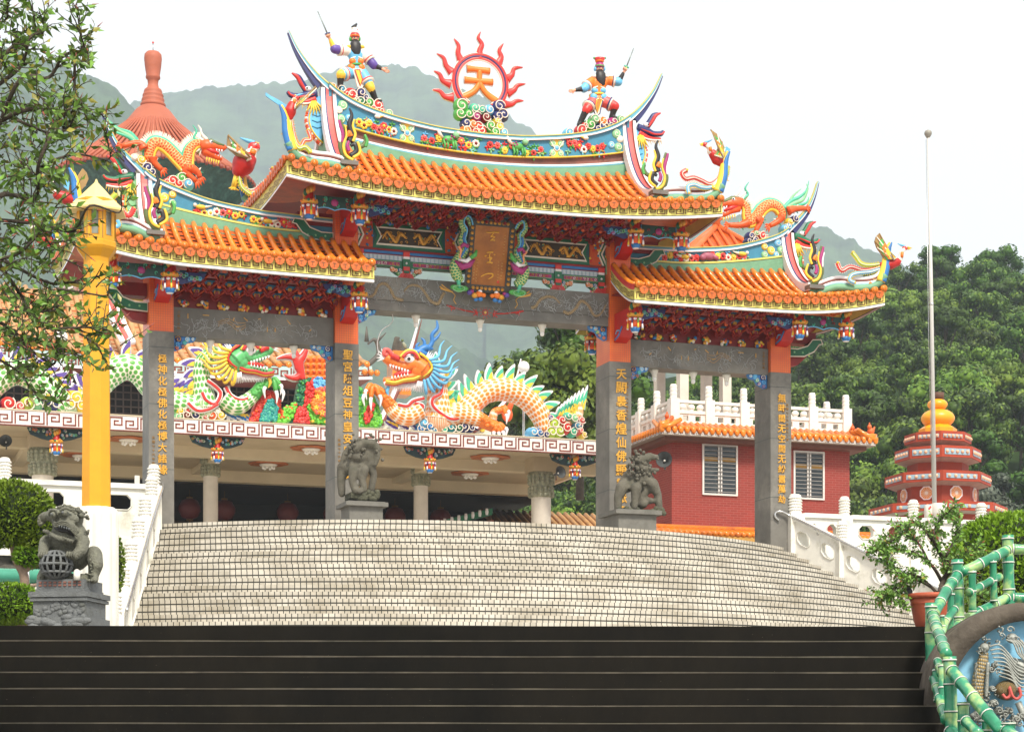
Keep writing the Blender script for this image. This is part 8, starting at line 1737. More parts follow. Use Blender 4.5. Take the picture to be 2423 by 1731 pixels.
for i in range(4): mb.ball(f(905+26*i, 1085, .2), m(17), FST, 7, 5)
for i in range(6): mb.tube([f(890+rng.uniform(-20, 60), 860+30*i, .14), f(940+rng.uniform(-20, 40), 880+30*i, .18)], m(8), FST, 5)
mb.tube(T3([(870, 600, .1), (900, 560, .1)]), [m(30), m(6)], FST, 6); mb.tube(T3([(860, 660, .1), (890, 640, .1)]), [m(30), m(6)], FST, 6); mb.build('carved_detail', lion)
mb = MB(); c_ = Vector(f(620, 930, .27)); Rb = m(160)  # pierced ball: woven bands; a near-black core paints the shade inside
for i in range(9): lat = -70+17.5*i; mb.tube([c_+Vector((Rb*cos(R(lat))*cos(a), Rb*cos(R(lat))*sin(a), Rb*sin(R(lat))*.86)) for a in [j*2*pi/36 for j in range(36)]], m(15), FST2, 6, closed=True) if i % 2 == 0 else None
for i in range(14): lo = i*2*pi/14; mb.tube([c_+Vector((Rb*cos(b_)*cos(lo), Rb*cos(b_)*sin(lo), Rb*sin(b_)*.86)) for b_ in [R(-85+17*j) for j in range(11)]], m(14), FST2, 6)
mb.ball(c_, (Rb*.82, Rb*.82, Rb*.72), M('hollow_shade_paint', '#1a1a16', .9, .2), 16, 10); mb.build('pierced_ball', lion)
mb = MB(); mb.tube([f(835, 1010, .3), f(835, 1090, .3)], m(34), WHITE, 14); mb.ball(f(835, 1012, .3), m(34), WHITE, 12, 8); solo(mb, 'white_bollard', 'small rounded white peg beside the pierced ball', 'peg', FL, f(835, 1090, .3))

for o in (pd, lion, bpy.data.objects['white_bollard']): o.scale = (.94, .94, .94); o.location.z = ZP+.94*(o.location.z-ZP)
# pots
POT = M('terracotta_pot', '#b5573a', .6, .12, 4, .15, col2='#9c4a30', fac2=.25); SOIL = M('soil', '#2f241a', .95, .3, 10, .6)
def pot(x, y, z0, r, h, lab):
    F_ = Frame(0, y); t = thing('plant_pot', lab, 'pot', F_, (x, 0, z0), 'terracotta plant pots'); mb = MB(); mb.lathe([(r*.62, 0), (r*.8, h*.3), (r*.93, h*.7), (r*.97, h*.86)], (x, 0, z0), POT, 28); mb.lathe([(r*.955, h*.72), (r*.965, h*.73)], (x, 0, z0), POT, 28); mb.build('pot_body', t)
    mb = MB(); mb.lathe([(r*1.0, h*.86), (r*1.06, h*.88), (r*1.08, h*.97), (r*1.02, h), (r*.92, h*.99), (r*.9, h*.93)], (x, 0, z0), POT, 28, caps=False); mb.build('rim', t); mb = MB(); mb.lathe([(r*.9, 0), (r*.4, .02), (.01, .03)], (x, 0, z0+h*.94), SOIL, 20); mb.build('soil', t)
k_ = 22.6/F; pot((2204-U0)*k_, 22.6, ZP, .235, (H0-1404)*k_-ZP, 'large terracotta pot holding the leafy shrub, at the right end of the dark steps')
k_ = 23.5/F; pot((2428-U0)*k_, 23.5, ZP, .12, (H0-1424)*k_-ZP, 'small terracotta pot at the right edge, behind the bamboo rail')

# bamboo railing of glazed green posts and rails, on a curved wall with a dragon relief
m_, nt, N, L, b = nodes_of('bamboo_glaze', .3); b.inputs['Coat Weight'].default_value = .3
tc = N('ShaderNodeTexCoord'); nz = N('ShaderNodeTexNoise'); nz.inputs['Scale'].default_value = 5; nz.inputs['Detail'].default_value = 5; L(tc.outputs['Object'], nz.inputs['Vector'])
rp = N('ShaderNodeValToRGB'); e = rp.color_ramp.elements; e[0].position = .3; e[0].color = (*lin('#0f6a4a'), 1); e[1].position = .72; e[1].color = (*lin('#7dbb96'), 1); q = e.new(.5); q.color = (*lin('#2f8f68'), 1); q = e.new(.62); q.color = (*lin('#a5c27a'), 1)
L(nz.outputs[0], rp.inputs[0]); L(rp.outputs[0], b.inputs['Base Color']); BAM = m_; BAMD = M('bamboo_dark', '#176248', .35, .2, 6)
BD = {'P1': 21.9, 'P2': 21.5, 'P3': 20.8, 'P4': 19.4, 'P5': 18.6}
def bp(u, v, Y): return ((u-U0)/F*Y, Y, (H0-v)/F*Y)
b1 = lambda x, y, Y: bp(1823+x/3.383, 1150+y/3.383, Y); b2 = lambda x, y, Y: bp(2100+x/4.907, 1400+y/4.907, Y)
br_ = thing('bamboo_railing', 'green glazed railing in the shape of bamboo with white rings, at lower right', 'railing', W0, bp(2260, 1540, 20.5))
def cane(P, r, nm, nseg=None, cap=True):
    P = [Vector(p) for p in P]; Lt = sum((b_-a).length for a, b_ in zip(P, P[1:])); n = nseg or max(1, int(round(Lt/.24))); pts = []; rr = []; mb = MB()
    def at(x):
        x *= Lt
        for a, b_ in zip(P, P[1:]):
            l = (b_-a).length
            if x <= l or b_ is P[-1]: return a+(b_-a)*(x/l), (b_-a).normalized()
            x -= l
    for i in range(n*6+1):
        x = i/(n*6); e = abs((i % 6)/6-.5)*2; pts.append(at(x)[0]); rr.append(r*(.93+.1*e**3))
    mb.tube(pts, rr, BAM, 14)
    for i in range(n+(1 if cap else 0)):
        c_, d = at(max(0.012, min(.985, i/n+(.0 if i else .04)))); mb.tube([c_-d*.006, c_+d*.006], r*1.07, WHITE, 14); mb.tube([c_+d*.006, c_+d*.014], r*1.05, BAMD, 14)
    if cap: mb.tube([P[0], P[0]-(P[1]-P[0]).normalized()*.004], r*.93, BAMD, 14); 
    return mb.build(nm, br_)
Y1, Y2, Y3, Y4, Y5 = BD.values()
for P, r in (([b1(1900, 392, Y1), b1(1905, 700, Y1), b1(1920, 1040, Y1)], .060), ([b1(1494, 586, Y2), b1(1505, 900, Y2), b1(1515, 1275, Y2)], .059), ([b2(505, 128, Y3), b2(500, 600, Y3), b2(530, 1150, Y3)], .058), ([b2(720, 748, Y4), b2(735, 1250, Y4), b2(745, 1700, Y4)], .062), ([b2(1405, 1512, Y5), b2(1410, 1760, Y5)], .062)): cane(P, r, 'post', 3 if r != .062 else None)
for P, r in (([b1(1905, 505, Y1), b1(1720, 600, 21.6), b1(1520, 690, Y2)], .056), ([b1(1500, 705, Y2), b1(1400, 850, 21.1), b1(1310, 1020, Y3)], .056), ([b2(520, 250, Y3), b2(580, 450, 20.2), b2(680, 720, Y4)], .056), ([b2(730, 890, Y4), b2(960, 1180, 19.0), b2(1330, 1624, Y5)], .060), ([b2(1380, 1600, Y5), b2(1600, 1800, 18.2)], .060),
             ([b1(1900, 890, Y1), b1(1700, 990, 21.6), b1(1530, 1080, Y2)], .054), ([b1(1510, 1095, Y2), b1(1440, 1230, 21.1), b1(1330, 1400, Y3)], .054), ([b2(500, 840, Y3), b2(560, 1050, 20.2), b2(680, 1480, Y4)], .052), ([b2(720, 1600, Y4), b2(850, 1750, 19.2)], .056),
             ([b1(1930, 502, Y1), b1(2120, 508, Y1)], .056), ([b1(1930, 890, Y1), b1(2120, 895, Y1)], .056), ([b1(1588, 852, 21.35), b1(1700, 790, 21.5), b1(1835, 722, 21.75)], .042), ([b1(1480, 975, 21.2), b1(1400, 1080, 21.0), b1(1370, 1200, 20.8)], .04), ([b2(580, 800, 20.3), b2(620, 950, 19.9)], .04), ([b2(905, 1490, 18.9), b2(1060, 1650, 18.6)], .05)): cane(P, r, 'rail', None, False)
for P, r in (([b1(1615, 670, 21.35), b1(1618, 1000, 21.4)], .040), ([b1(1780, 590, 21.6), b1(1790, 915, 21.65)], .038), ([b1(1445, 850, 21.2), b1(1440, 1170, 21.2)], .037), ([b1(1368, 1030, 20.9), b1(1385, 1200, 20.9)], .03), ([b2(560, 900, 20.3), b2(580, 1260, 20.2)], .036), ([b2(630, 840, 19.9), b2(640, 1380, 19.8)], .036), ([b2(880, 1280, 19.1), b2(890, 1700, 19.1)], .055), ([b2(1150, 1480, 18.8), b2(1155, 1720, 18.8)], .045)): cane(P, r, 'baluster', 2, True)
CONC = M('dark_concrete', '#4d453c', .85, .3, 2.5, .5, col2='#6f675c', fac2=.35); DBLUE = M('relief_blue', '#86c2e2', .6, .1, 2, .1, col2='#5fa4cf', fac2=.3)
RY = 20.4; RF_ = Frame(0, RY); k_ = RY/F; cxu, cyv = 2438, 1662; C2 = ((cxu-U0)*k_, (H0-cyv)*k_); rin = 195*k_
rw = thing('relief_wall', 'curved dark concrete wall with a sky-blue round panel and a silver dragon relief', 'wall', RF_, (C2[0], 0, -1.6))
mb = MB(); n = 64; pts = [(C2[0]+rin*cos(a), C2[1]+rin*sin(a)) for a in [i*2*pi/n for i in range(n)]]; out = []
for i in range(n): a = i*2*pi/n; ro_ = (227+24*max(0, cos(a-2.85))+6*noise.noise((cos(a)*2, sin(a)*2, 3)))*k_; out.append((C2[0]+ro_*cos(a), C2[1]+ro_*sin(a)))
vs = [(x, -.10, z) for x, z in pts]+[(x, -.10+.02*noise.noise((x*5, z*5, 0)), z) for x, z in out]+[(x, .5, z) for x, z in out]+[(x, .06, z) for x, z in pts]
mb.add(vs, [f for i in range(n) for j in [(i+1) % n] for f in ((i, j, n+j, n+i), (n+i, n+j, 2*n+j, 2*n+i), (3*n+i, 3*n+j, j, i))], CONC, True)
mb.box((C2[0]-1.05, -.0, -1.6), (C2[0]+1.3, .5, C2[1]-.3), CONC); mb.build('rim', rw)
mb = MB(); mb.add([(x, .05, z) for x, z in pts], [list(range(n))[::-1]], DBLUE); mb.build('blue_panel', rw)
SIL = M('relief_silver', '#9c9f99', .5, .2, 8, .3, metal=.2, col2='#6e6c62', fac2=.4); g2 = lambda x, y, d=.0: (bp(2100+x/4.907, 1400+y/4.907, RY)[0], -.0-d, bp(2100+x/4.907, 1400+y/4.907, RY)[2]); gm = k_/4.907
dr = MB(); S = spline([g2(1060, 1330, .02), g2(1040, 1150, .03), g2(1050, 980, .04), g2(1090, 820, .05), g2(1110, 700, .05)], 6); dr.tube(S, rads(len(S), gm*70, gm*80, gm*76, gm*66, gm*50), scale_mat('relief_scale', '#a98d55', '#777a74', 30, 15), 12, uv=True)
dr.tube(spline([g2(1140, 820, .1), g2(1130, 1000, .1), g2(1120, 1220, .1)], 5), gm*22, SIL, 7); dr.ball(g2(1110, 650, .06), (gm*60, .07, gm*60), SIL, 12, 8); dr.ball(g2(1430, 540, .05), (gm*70, .06, gm*60), SIL, 12, 8); dr.ball(g2(1380, 1140, .04), (gm*150, .12, gm*120), scale_mat('relief_scale_dark', '#8f7440', '#56564e', 26, 15), 16, 10)
dr.ball(g2(1500, 900, .03), (gm*160, .10, gm*130), SIL, 14, 10)
for i in range(9): y = 640+i*42; S = spline([g2(1150+i*14, y, .11), g2(1260+i*20, y-20+i*10, .13), g2(1360+i*16, y+70+i*14, .13), g2(1450+i*14, y+180+i*6, .13), g2(1585+i*10, y+250-i*12, .12)], 5); dr.tube(S, gm*11, SIL, 6)
for i in range(5): S = spline([g2(1350+40*i, 560, .1), g2(1430+35*i, 600+10*i, .12), g2(1480+30*i, 720+10*i, .12), g2(1560+30*i, 800+10*i, .12)], 4); dr.tube(S, gm*12, SIL, 6)
S = spline([g2(1290, 1190, .16), g2(1330, 1235, .17), g2(1375, 1200, .17), g2(1368, 1110, .17), g2(1400, 1210, .18), g2(1450, 1245, .18), g2(1495, 1200, .18), g2(1475, 1110, .17)], 5); dr.tube(S, gm*18, M('relief_red', '#b8504a', .5, .15), 7)
for x, y, r_ in ((1220, 1290, 60), (1270, 1380, 60), (1340, 1420, 56), (1400, 1380, 50), (1180, 900, 50), (1230, 850, 44), (1200, 1120, 44), (1470, 1480, 70), (1540, 1440, 60), (1040, 1420, 70), (990, 1440, 50)): dr.ball(g2(x, y, .04), (gm*r_, .05, gm*r_*.8), SIL, 10, 7); dr.tube([(a, g2(x, y, .11)[1], b_) for a, b_ in spiral((g2(x, y)[0], g2(x, y)[2]), gm*r_*.8, 1.2, rng.random()*6)], gm*8, SIL, 5)
for i in range(70):
    x, y = rng.choice(((1080, 640), (1430, 560), (1180, 1250), (1300, 1400), (1480, 900), (1060, 1450), (1250, 900), (1500, 1500))); x += rng.gauss(0, 70); y += rng.gauss(0, 60); a = rng.random()*6.3; r_ = rng.uniform(25, 55)
    dr.tube([(a_, g2(x, y, rng.uniform(.06, .12))[1], b_) for a_, b_ in spiral((g2(x, y)[0], g2(x, y)[2]), gm*r_, 1., a, rng.choice((-1, 1)), 10)], gm*rng.uniform(6, 11), SIL, 5)
for i in range(40):
    y = 830+i*13; dr.tube([g2(1010+8*sin(i), y, .09), g2(985, y+18, .05)], [gm*13, gm*3], SIL, 5)
dr.tube([g2(1500, 1280, .06), g2(1550, 1400, .06), g2(1600, 1500, .06)], gm*40, SIL, 8); dr.build('dragon_relief', rw)
# ------------------------------------------------------------ plants
rng = random.Random(61)
def leafmat(name, a, b_, sc=3., rough=.5, trans=.15):
    if name in MATS: return MATS[name]
    m, nt, N, L, b = nodes_of(name, rough); tc = N('ShaderNodeTexCoord'); n = N('ShaderNodeTexNoise'); n.inputs['Scale'].default_value = sc; n.inputs['Detail'].default_value = 6; n.inputs['Roughness'].default_value = .75
    L(tc.outputs['Object'], n.inputs['Vector']); rp = N('ShaderNodeValToRGB'); e = rp.color_ramp.elements; e[0].position = .32; e[0].color = (*lin(a), 1); e[1].position = .68; e[1].color = (*lin(b_), 1)
    oi = N('ShaderNodeObjectInfo'); hv = N('ShaderNodeHueSaturation'); L(mth(nt, 'ADD', .75, mth(nt, 'MULTIPLY', oi.outputs['Random'], .5)), hv.inputs['Value']); L(mth(nt, 'ADD', .485, mth(nt, 'MULTIPLY', oi.outputs['Random'], .03)), hv.inputs['Hue'])
    L(n.outputs[0], rp.inputs[0]); L(rp.outputs[0], hv.inputs['Color']); L(hv.outputs[0], b.inputs['Base Color']); b.inputs['Specular IOR Level'].default_value = .25; b.inputs['Subsurface Weight'].default_value = 0
    return m
BARK = M('bark', '#4a4036', .9, .3, 8, .6); BARKP = M('pale_bark', '#8a7566', .85, .2, 8, .4)
def leaf6(mb, p, d, w, l, m, nrm=None):
    """one pointed leaf, folded a little along its midrib"""
    d = Vector(d).normalized(); s = d.cross(nrm if nrm is not None else Vector((rng.gauss(0, 1), rng.gauss(0, 1), rng.gauss(0, 1))))
    if s.length < 1e-4: s = d.orthogonal()
    s.normalize(); n = s.cross(d); p = Vector(p); q = p+d*l
    mb.add([p, p+d*l*.38+s*w+n*w*.35, q-n*l*.12, p+d*l*.38-s*w+n*w*.35, p+d*l*.45], [(0, 1, 4), (1, 2, 4), (2, 3, 4), (3, 0, 4)], m, True)
# wood on the hillside: four crowns, copied
FOL = leafmat('wood_leaf', '#1d320b', '#4c6c19', .4); FOL2 = leafmat('wood_leaf_light', '#38560f', '#789030', .45); FOLG = leafmat('grey_leaf', '#2b352a', '#66705f', .6)
def tree_proto(seed, h, r, mats, nclump=36, per=125, card=.34):
    q = random.Random(seed); tr = MB(); cr = MB(); top = []
    tr.tube([(0, 0, -.5), (.1*q.random(), .1*q.random(), h*.3), (.2*q.gauss(0, 1), .2*q.gauss(0, 1), h*.7)], [.2, .16, .07], BARK, 7)
    for k in range(nclump):
        a = q.random()*2*pi; e = q.random()**.6; z = h*(.35+.62*q.random()); rr = r*sqrt(max(.05, 1-((z-h*.5)/(h*.58))**2))*e; c_ = Vector((rr*cos(a), rr*sin(a), z)); cs = q.uniform(.55, 1.0)*r*.40; top.append((c_, cs))
        tr.tube([(0, 0, h*.3), (c_.x*.5, c_.y*.5, c_.z*.75), tuple(c_)], [.08, .05, .02], BARK, 5)
        cr.ball(c_, (cs*.6, cs*.6, cs*.45), mats[0], 9, 6)  # solid core added inside each clump to block light through the leaves
        for i in range(per):
            u = Vector((q.gauss(0, 1), q.gauss(0, 1), q.gauss(0, 1)+.25)).normalized(); p = c_+Vector((u.x, u.y, u.z*.75))*cs*(.72+.33*q.random()); dd = Vector((q.gauss(0, 1), q.gauss(0, 1), q.gauss(0, .6))); s = card*q.uniform(.6, 1.25); t1 = dd.cross(u)
            if t1.length < 1e-3: continue
            t1.normalize(); t2 = (u+Vector((q.gauss(0, .45), q.gauss(0, .45), q.gauss(0, .45)))).cross(t1).normalized()
            cr.add([p-t1*s*.5, p+t2*s*.32, p+t1*s*.5, p-t2*s*.32], [(0, 1, 2, 3)], mats[0 if q.random() < .75 else 1], True)
    return tr.mesh('trunk'), cr.mesh('crown')
PRO = [tree_proto(s, h, r, mm) for s, h, r, mm in ((1, 6.5, 2.9, (FOL, FOL2)), (2, 7.5, 3.2, (FOL, FOL2)), (3, 6.0, 3.1, (FOL2, FOL)), (4, 8.0, 2.8, (FOL, FOL)), (5, 6.5, 3.0, (FOLG, FOLG)))]
def plant_tree(x, Y, k, sc, lab, group):
    z = hill_z(x, Y)-.4 if group else PLAT-1; o = bpy.data.objects.new('woodland_tree', None); COL.objects.link(o); o.location = (x, Y, z); o.rotation_euler = (0, 0, rng.random()*6.28); o.scale = (sc, sc, sc*rng.uniform(.9, 1.1)); o.empty_display_size = .3
    tag(o, lab, 'tree', group)
    for me, nm in zip(PRO[k], ('trunk', 'crown')): c_ = bpy.data.objects.new(nm, me); COL.objects.link(c_); c_.parent = o
    return o
cand = []
for j in range(17):
    Y = HY0+3+(HY1+2-HY0)*(j/16)**1.1; st = 4.6*(.8+.5*j/16)
    u0, u1 = 1225, 2560; x = (u0-U0)/F*Y+rng.random()*2
    while x < (u1-U0)/F*Y:
        cand.append((x+rng.gauss(0, .9), Y+rng.gauss(0, 1.4))); x += st*rng.uniform(.8, 1.2)
hid = lambda u: 1440 < u < 1500
for x, Y in cand:
    u = U0+F*x/Y
    if 1500 < u < 1830 and Y > 200: continue
    g = (2230 < u < 2420 and Y < 150 and rng.random() < .75)
    plant_tree(x, Y, 4 if g else rng.randrange(4), rng.uniform(.75, 1.12)*(1 if Y > 130 else .8), 'grey-leaved tree low on the slope behind the furnace tower' if g else 'round-crowned leafy tree in the dense green wood on the right-hand hillside', 'grey-leaved trees behind the tower' if g else 'trees of the hillside wood')
# two nearer trees seen past the orange dragon's tail
for u, Y, zt, sc, lab in ((1285, 96, 823, 1.0, 'bright green tree rising behind the orange dragon, left of the darker one'), (1372, 100, 820, 1.05, 'dark green tree rising beside the right inner pillar, behind the dragon tail')):
    x = (u-U0)/F*Y; o = plant_tree(x, Y, 2 if u < 1300 else 3, sc, lab, None); o.location.z = (H0-zt)/F*Y-6.4*sc
# clipped bushes
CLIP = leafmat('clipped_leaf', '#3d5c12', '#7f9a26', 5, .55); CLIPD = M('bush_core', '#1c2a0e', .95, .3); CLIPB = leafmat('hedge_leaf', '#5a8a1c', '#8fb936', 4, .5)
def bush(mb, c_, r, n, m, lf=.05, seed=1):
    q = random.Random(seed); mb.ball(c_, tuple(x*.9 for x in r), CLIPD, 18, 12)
    for i in range(n):
        u = Vector((q.gauss(0, 1), q.gauss(0, 1), q.gauss(0, 1))).normalized()
        if u.y > .5: continue
        bump = 1+.05*noise.noise(u*3.1)+.03*noise.noise(u*8); p = Vector(c_)+Vector((u.x*r[0], u.y*r[1], u.z*r[2]))*bump*q.uniform(.9, 1.02); leaf6(mb, p, u+Vector((q.gauss(0, .6), q.gauss(0, .6), q.gauss(.3, .5))), lf*q.uniform(.25, .42), lf*q.uniform(.8, 1.5), m)
BY = 27.; BF = Frame(0, BY); q3 = lambda u, v, d=0.: ((u-U0)/F*BY, -d, (H0-v)/F*BY); bk = BY/F
tp = thing('topiary_tree', 'clipped pine-like topiary with a dense domed crown on a bent pale trunk, at left edge', 'topiary', BF, q3(50, 1480))
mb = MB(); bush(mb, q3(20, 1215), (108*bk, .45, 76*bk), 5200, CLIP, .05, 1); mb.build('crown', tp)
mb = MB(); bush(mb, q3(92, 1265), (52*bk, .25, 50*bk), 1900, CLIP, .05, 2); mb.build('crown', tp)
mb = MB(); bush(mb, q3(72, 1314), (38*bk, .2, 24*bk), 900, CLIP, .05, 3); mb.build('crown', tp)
mb = MB(); mb.tube(spline([q3(58, 1400), q3(56, 1360), q3(38, 1325), q3(30, 1290), q3(20, 1270), q3(0, 1250)], 5), rads(26, .06, .06, .05, .045, .04, .03), BARKP, 9); mb.tube(spline([q3(56, 1350), q3(75, 1338), q3(100, 1330)], 4), rads(9, .045, .04, .03), BARKP, 8); mb.tube(spline([q3(34, 1300), q3(46, 1275), q3(52, 1255)], 4), rads(9, .04, .03, .02), BARKP, 8); mb.tube([q3(58, 1390), q3(90, 1382)], [.03, .02], BARKP, 7); mb.tube([q3(56, 1480), q3(58, 1395)], [.09, .06], BARKP, 9); mb.build('trunk', tp)
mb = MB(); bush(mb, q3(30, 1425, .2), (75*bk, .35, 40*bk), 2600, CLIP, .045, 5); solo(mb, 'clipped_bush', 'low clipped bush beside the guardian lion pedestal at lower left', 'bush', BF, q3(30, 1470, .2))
B2 = Frame(0, 35); q4 = lambda u, v: ((u-U0)/F*35, 0, (H0-v)/F*35); mb = MB(); bush(mb, q4(264, 1335), (28*35/F, .25, 75*35/F), 1300, CLIP, .055, 6); solo(mb, 'clipped_bush', 'narrow green bush behind the fluted white lamp base', 'bush', B2, q4(264, 1410))
mb = MB()
for i in range(1500): p = Vector(q3(rng.uniform(-60, 95), 1478+rng.gauss(0, 2), rng.uniform(-.3, .3))); leaf6(mb, p, Vector((rng.gauss(0, .5), rng.gauss(0, .4), 1)), .012, rng.uniform(.06, .13), CLIP)
solo(mb, 'ground_cover', None, None, BF, q3(20, 1480), kind='stuff')
mb = MB(); bush(mb, q3(2385, 1345), (145*bk, .8, 128*bk), 9500, CLIPB, .055, 7); o = thing('clipped_bush', 'large rounded bright green bush behind the bamboo railing at right', 'bush', BF, q3(2380, 1480)); mb.build('foliage', o); mb = MB(); mb.tube([q3(2390, 1490), q3(2385, 1380)], [.08, .05], BARK, 8); mb.build('trunk', o)
# cables and pots behind the left topiary: dim frame
mb = MB()
for v in (1405, 1435, 1465): mb.tube([q3(-40, v, -1.5), q3(90, v, -1.5)], .012, STEEL, 5)
for u in (3, 78): mb.tube([q3(u, 1300, -1.5), q3(u, 1480, -1.5)], .018, STEEL, 5)
solo(mb, 'wire_fence', 'thin metal garden fence behind the topiary at left edge', 'fence', BF, q3(20, 1480, -1.5))
# twiggy plants
LEAFD = leafmat('ficus_leaf', '#3d5c25', '#7a9a48', 6, .3); LEAFY = M('leaf_olive', '#8f8a34', .4, .25, 6); LEAFN = M('leaf_young', '#6f9a35', .35, .15, 6); BUD = M('bud_red', '#b0584a', .4, .15)
def twig(fol, wood, p, d, L_, n, lf, wide, mixn=.16, r=.006, droop=.15):
    uu, vv = U0+F*p[0]/TY_, H0-F*p[2]/TY_
    if lf > .08 and 150 < uu < 300 and 415 < vv < 720 and rng.random() < .85: return
    P = [Vector(p)]; d = Vector(d).normalized(); st = L_/4
    for k in range(4): d = (d+Vector((rng.gauss(0, .22), rng.gauss(0, .22), rng.gauss(.02, .2)))).normalized(); P.append(P[-1]+d*st)
    wood.tube(P, [r, r*.8, r*.7, r*.5, r*.3], BARK, 4)
    for i in range(n):
        x = (i+.5)/n*4; k = min(3, int(x)); q = P[k].lerp(P[k+1], x-k); dd = (P[k+1]-P[k]).normalized(); side = Vector((rng.gauss(0, 1), rng.gauss(0, 1), rng.gauss(0, .7))); side = (side-dd*side.dot(dd)).normalized()
        m = LEAFN if (i > n*.75 and rng.random() < .45) or rng.random() < mixn*.5 else (LEAFY if rng.random() < mixn else LEAFD); leaf6(fol, q, dd*.6+side*.9+Vector((0, 0, -droop)), lf*wide*rng.uniform(.8, 1.2), lf*rng.uniform(.75, 1.25), m)
    if rng.random() < .35: fol.tube([P[-1], P[-1]+d*lf*.7], [.006, .001], BUD, 4)
TY_ = 16.5; TF = Frame(0, TY_)
ot = thing('overhanging_tree', 'dark-leaved tree whose sparse branches reach in from the left edge', 'tree', TF, ((-260-U0)/F*TY_, 0, -1.6)); wood, fol = MB(), MB()
f1 = KP(TF, 0, 0, 3.247, 0); f2 = KP(TF, 0, 450, 3.247, 0)
BR = [(f1, [(-250, 900), (0, 530), (100, 400), (160, 280), (200, 60), (215, -60)], 22), (f1, [(-200, 800), (90, 600), (180, 480), (280, 350), (310, 200), (330, 130)], 18), (f1, [(-100, 1000), (230, 720), (350, 560), (480, 410), (560, 280), (580, 130), (570, 30)], 18), (f1, [(-200, 950), (150, 850), (340, 830), (480, 770), (580, 690), (630, 560), (640, 400), (620, 230)], 22),
      (f1, [(-300, 1900), (60, 1590), (200, 1450), (330, 1310), (420, 1090), (480, 960), (510, 880)], 24), (f1, [(200, 1010), (400, 960), (560, 920), (680, 870), (750, 830)], 12), (f1, [(330, 1310), (480, 1280), (640, 1230), (780, 1140), (820, 1080)], 14), (f2, [(-200, 260), (250, 230), (500, 240), (750, 200), (880, 120), (930, 30)], 16), (f2, [(-200, 600), (150, 530), (330, 430), (420, 330)], 18),
      (f2, [(-200, 400), (20, 590), (100, 750), (180, 880), (310, 960), (450, 930)], 20), (f2, [(100, 600), (300, 640), (500, 650), (650, 660), (790, 560)], 14), (f2, [(-200, 900), (0, 1000), (150, 1150), (330, 1270), (480, 1240), (640, 1280)], 18), (f2, [(450, 1100), (640, 1080), (760, 1080), (830, 1050)], 10), (f2, [(500, 820), (690, 800), (800, 780), (900, 800)], 10), (f2, [(-200, 1200), (100, 1360), (250, 1540), (400, 1560)], 14), (f1, [(-300, 300), (0, 120), (60, 60)], 14), (f2, [(600, 1090), (720, 1180), (790, 1230)], 9)]
for f, L, w in BR:
    L3 = [f(x, y, rng.uniform(-.35, .35)) for x, y in L]; S = spline(L3, 6); wood.tube(S, rads(len(S), f.m(w), f.m(w*.6), f.m(w*.25)), BARK, 6)
    n = len(S); 
    for i in range(int(n*.22), n):
        for rep in range(1):
            if rng.random() < .85:
                d = (Vector(S[min(i+1, n-1)])-Vector(S[i-1])).normalized()+Vector((rng.gauss(0, .6), rng.gauss(0, .7), rng.gauss(.1, .55))); twig(fol, wood, S[i], d, rng.uniform(.14, .32), rng.randint(4, 7), .082, .23)
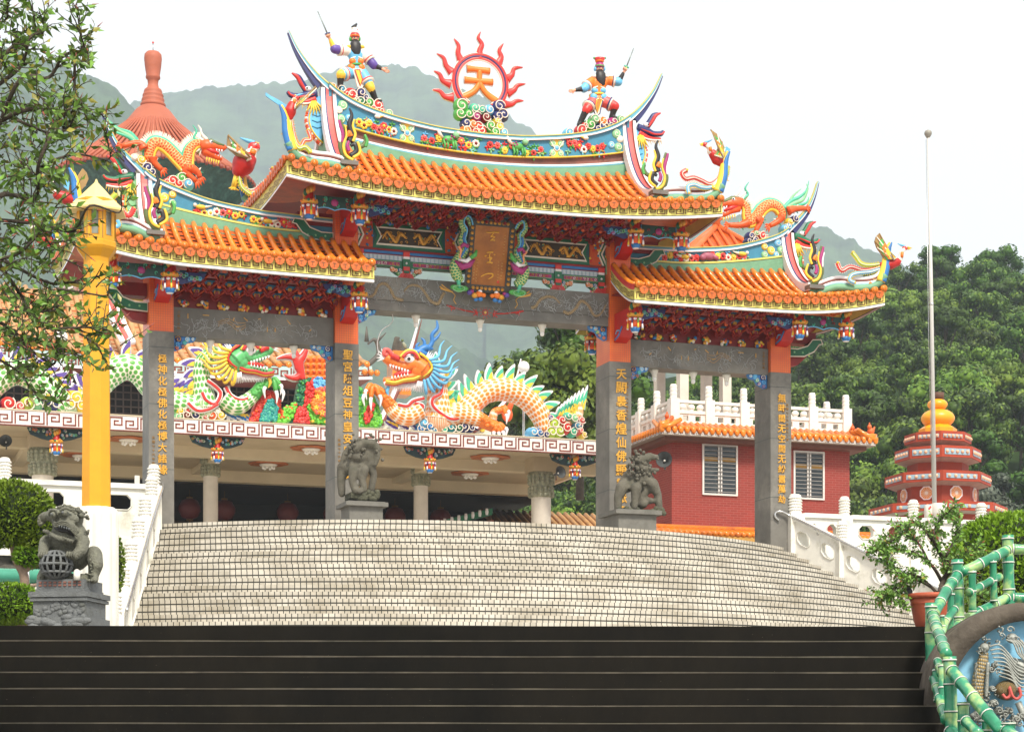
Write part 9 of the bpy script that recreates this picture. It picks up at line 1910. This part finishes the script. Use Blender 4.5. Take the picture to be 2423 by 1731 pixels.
# denser inner foliage of the same crown
ZON = [(0, 480, 100, 1500, f1, 24), (-40, 400, 600, 1500, f1, 80), (-20, 540, 100, 1150, f2, 118), (0, 430, 900, 1400, f2, 42), (660, 900, 700, 1150, f2, 14), (640, 1100, -150, 300, f2, 10), (-60, 160, 0, 500, f1, 12)]
for x0, x1, y0, y1, f, n in ZON:
    for i in range(n):
        x = x0+(x1-x0)*rng.random()**1.25; p = f(x, rng.uniform(y0, y1), rng.uniform(-.6, .5)); twig(fol, wood, p, (rng.gauss(.3, .6), rng.gauss(0, .7), rng.gauss(.15, .6)), rng.uniform(.16, .34), rng.randint(4, 7), .082, .23)
wood.tube([((-330-U0)/F*TY_, 0, -1.6), ((-300-U0)/F*TY_, 0, 2), ((-260-U0)/F*TY_, 0, 4.2), ((-120-U0)/F*TY_, 0, 5.4)], [.2, .16, .12, .06], BARK, 10)
wood.build('branches', ot); fol.build('foliage', ot)
SY = 22.6; SF = Frame(0, SY); s3 = KP(SF, 1823, 1150, 3.383, 0)
sh = thing('potted_shrub', 'spreading small-leaved shrub growing in the large terracotta pot', 'shrub', SF, s3(1290, 880)); wood, fol = MB(), MB()
SL = leafmat('shrub_leaf', '#4a7a32', '#8fb45c', 8, .35); LEAFD_, LEAFD = LEAFD, SL
for L, w in (([(1340, 860), (1400, 740), (1440, 640), (1380, 540), (1300, 420), (1340, 300), (1420, 200)], 26), ([(1390, 760), (1280, 640), (1150, 540), (1020, 500), (900, 520), (820, 520)], 16), ([(1340, 850), (1260, 760), (1150, 720), (1040, 700), (960, 640), (900, 560)], 14), ([(1300, 800), (1180, 760), (1080, 760), (980, 830), (900, 880)], 12), ([(1280, 640), (1180, 480), (1080, 380), (960, 440), (880, 470)], 12), ([(1400, 560), (1480, 420), (1500, 300), (1440, 220)], 12), ([(1300, 440), (1200, 340), (1120, 300), (1080, 330)], 10), ([(1080, 760), (1060, 860), (1030, 940)], 8), ([(1000, 800), (960, 860), (880, 890)], 8), ([(1440, 640), (1520, 560), (1620, 520)], 10), ([(1400, 760), (1500, 760), (1600, 840), (1720, 850)], 10)):
    S = spline([s3(x, y, rng.uniform(-.12, .15)) for x, y in L], 6); wood.tube(S, rads(len(S), s3.m(w), s3.m(w*.6), s3.m(w*.25)), BARK, 6); n = len(S)
    for i in range(int(n*.25), n):
        for rep in range(2):
            if rng.random() < .95: d = (Vector(S[min(i+1, n-1)])-Vector(S[i-1])).normalized()+Vector((rng.gauss(0, .7), rng.gauss(0, .7), rng.gauss(.1, .6))); twig(fol, wood, S[i], d, rng.uniform(.08, .22), rng.randint(6, 11), .055, .27, .05, .004, .25)
wood.build('stems', sh); fol.build('foliage', sh)
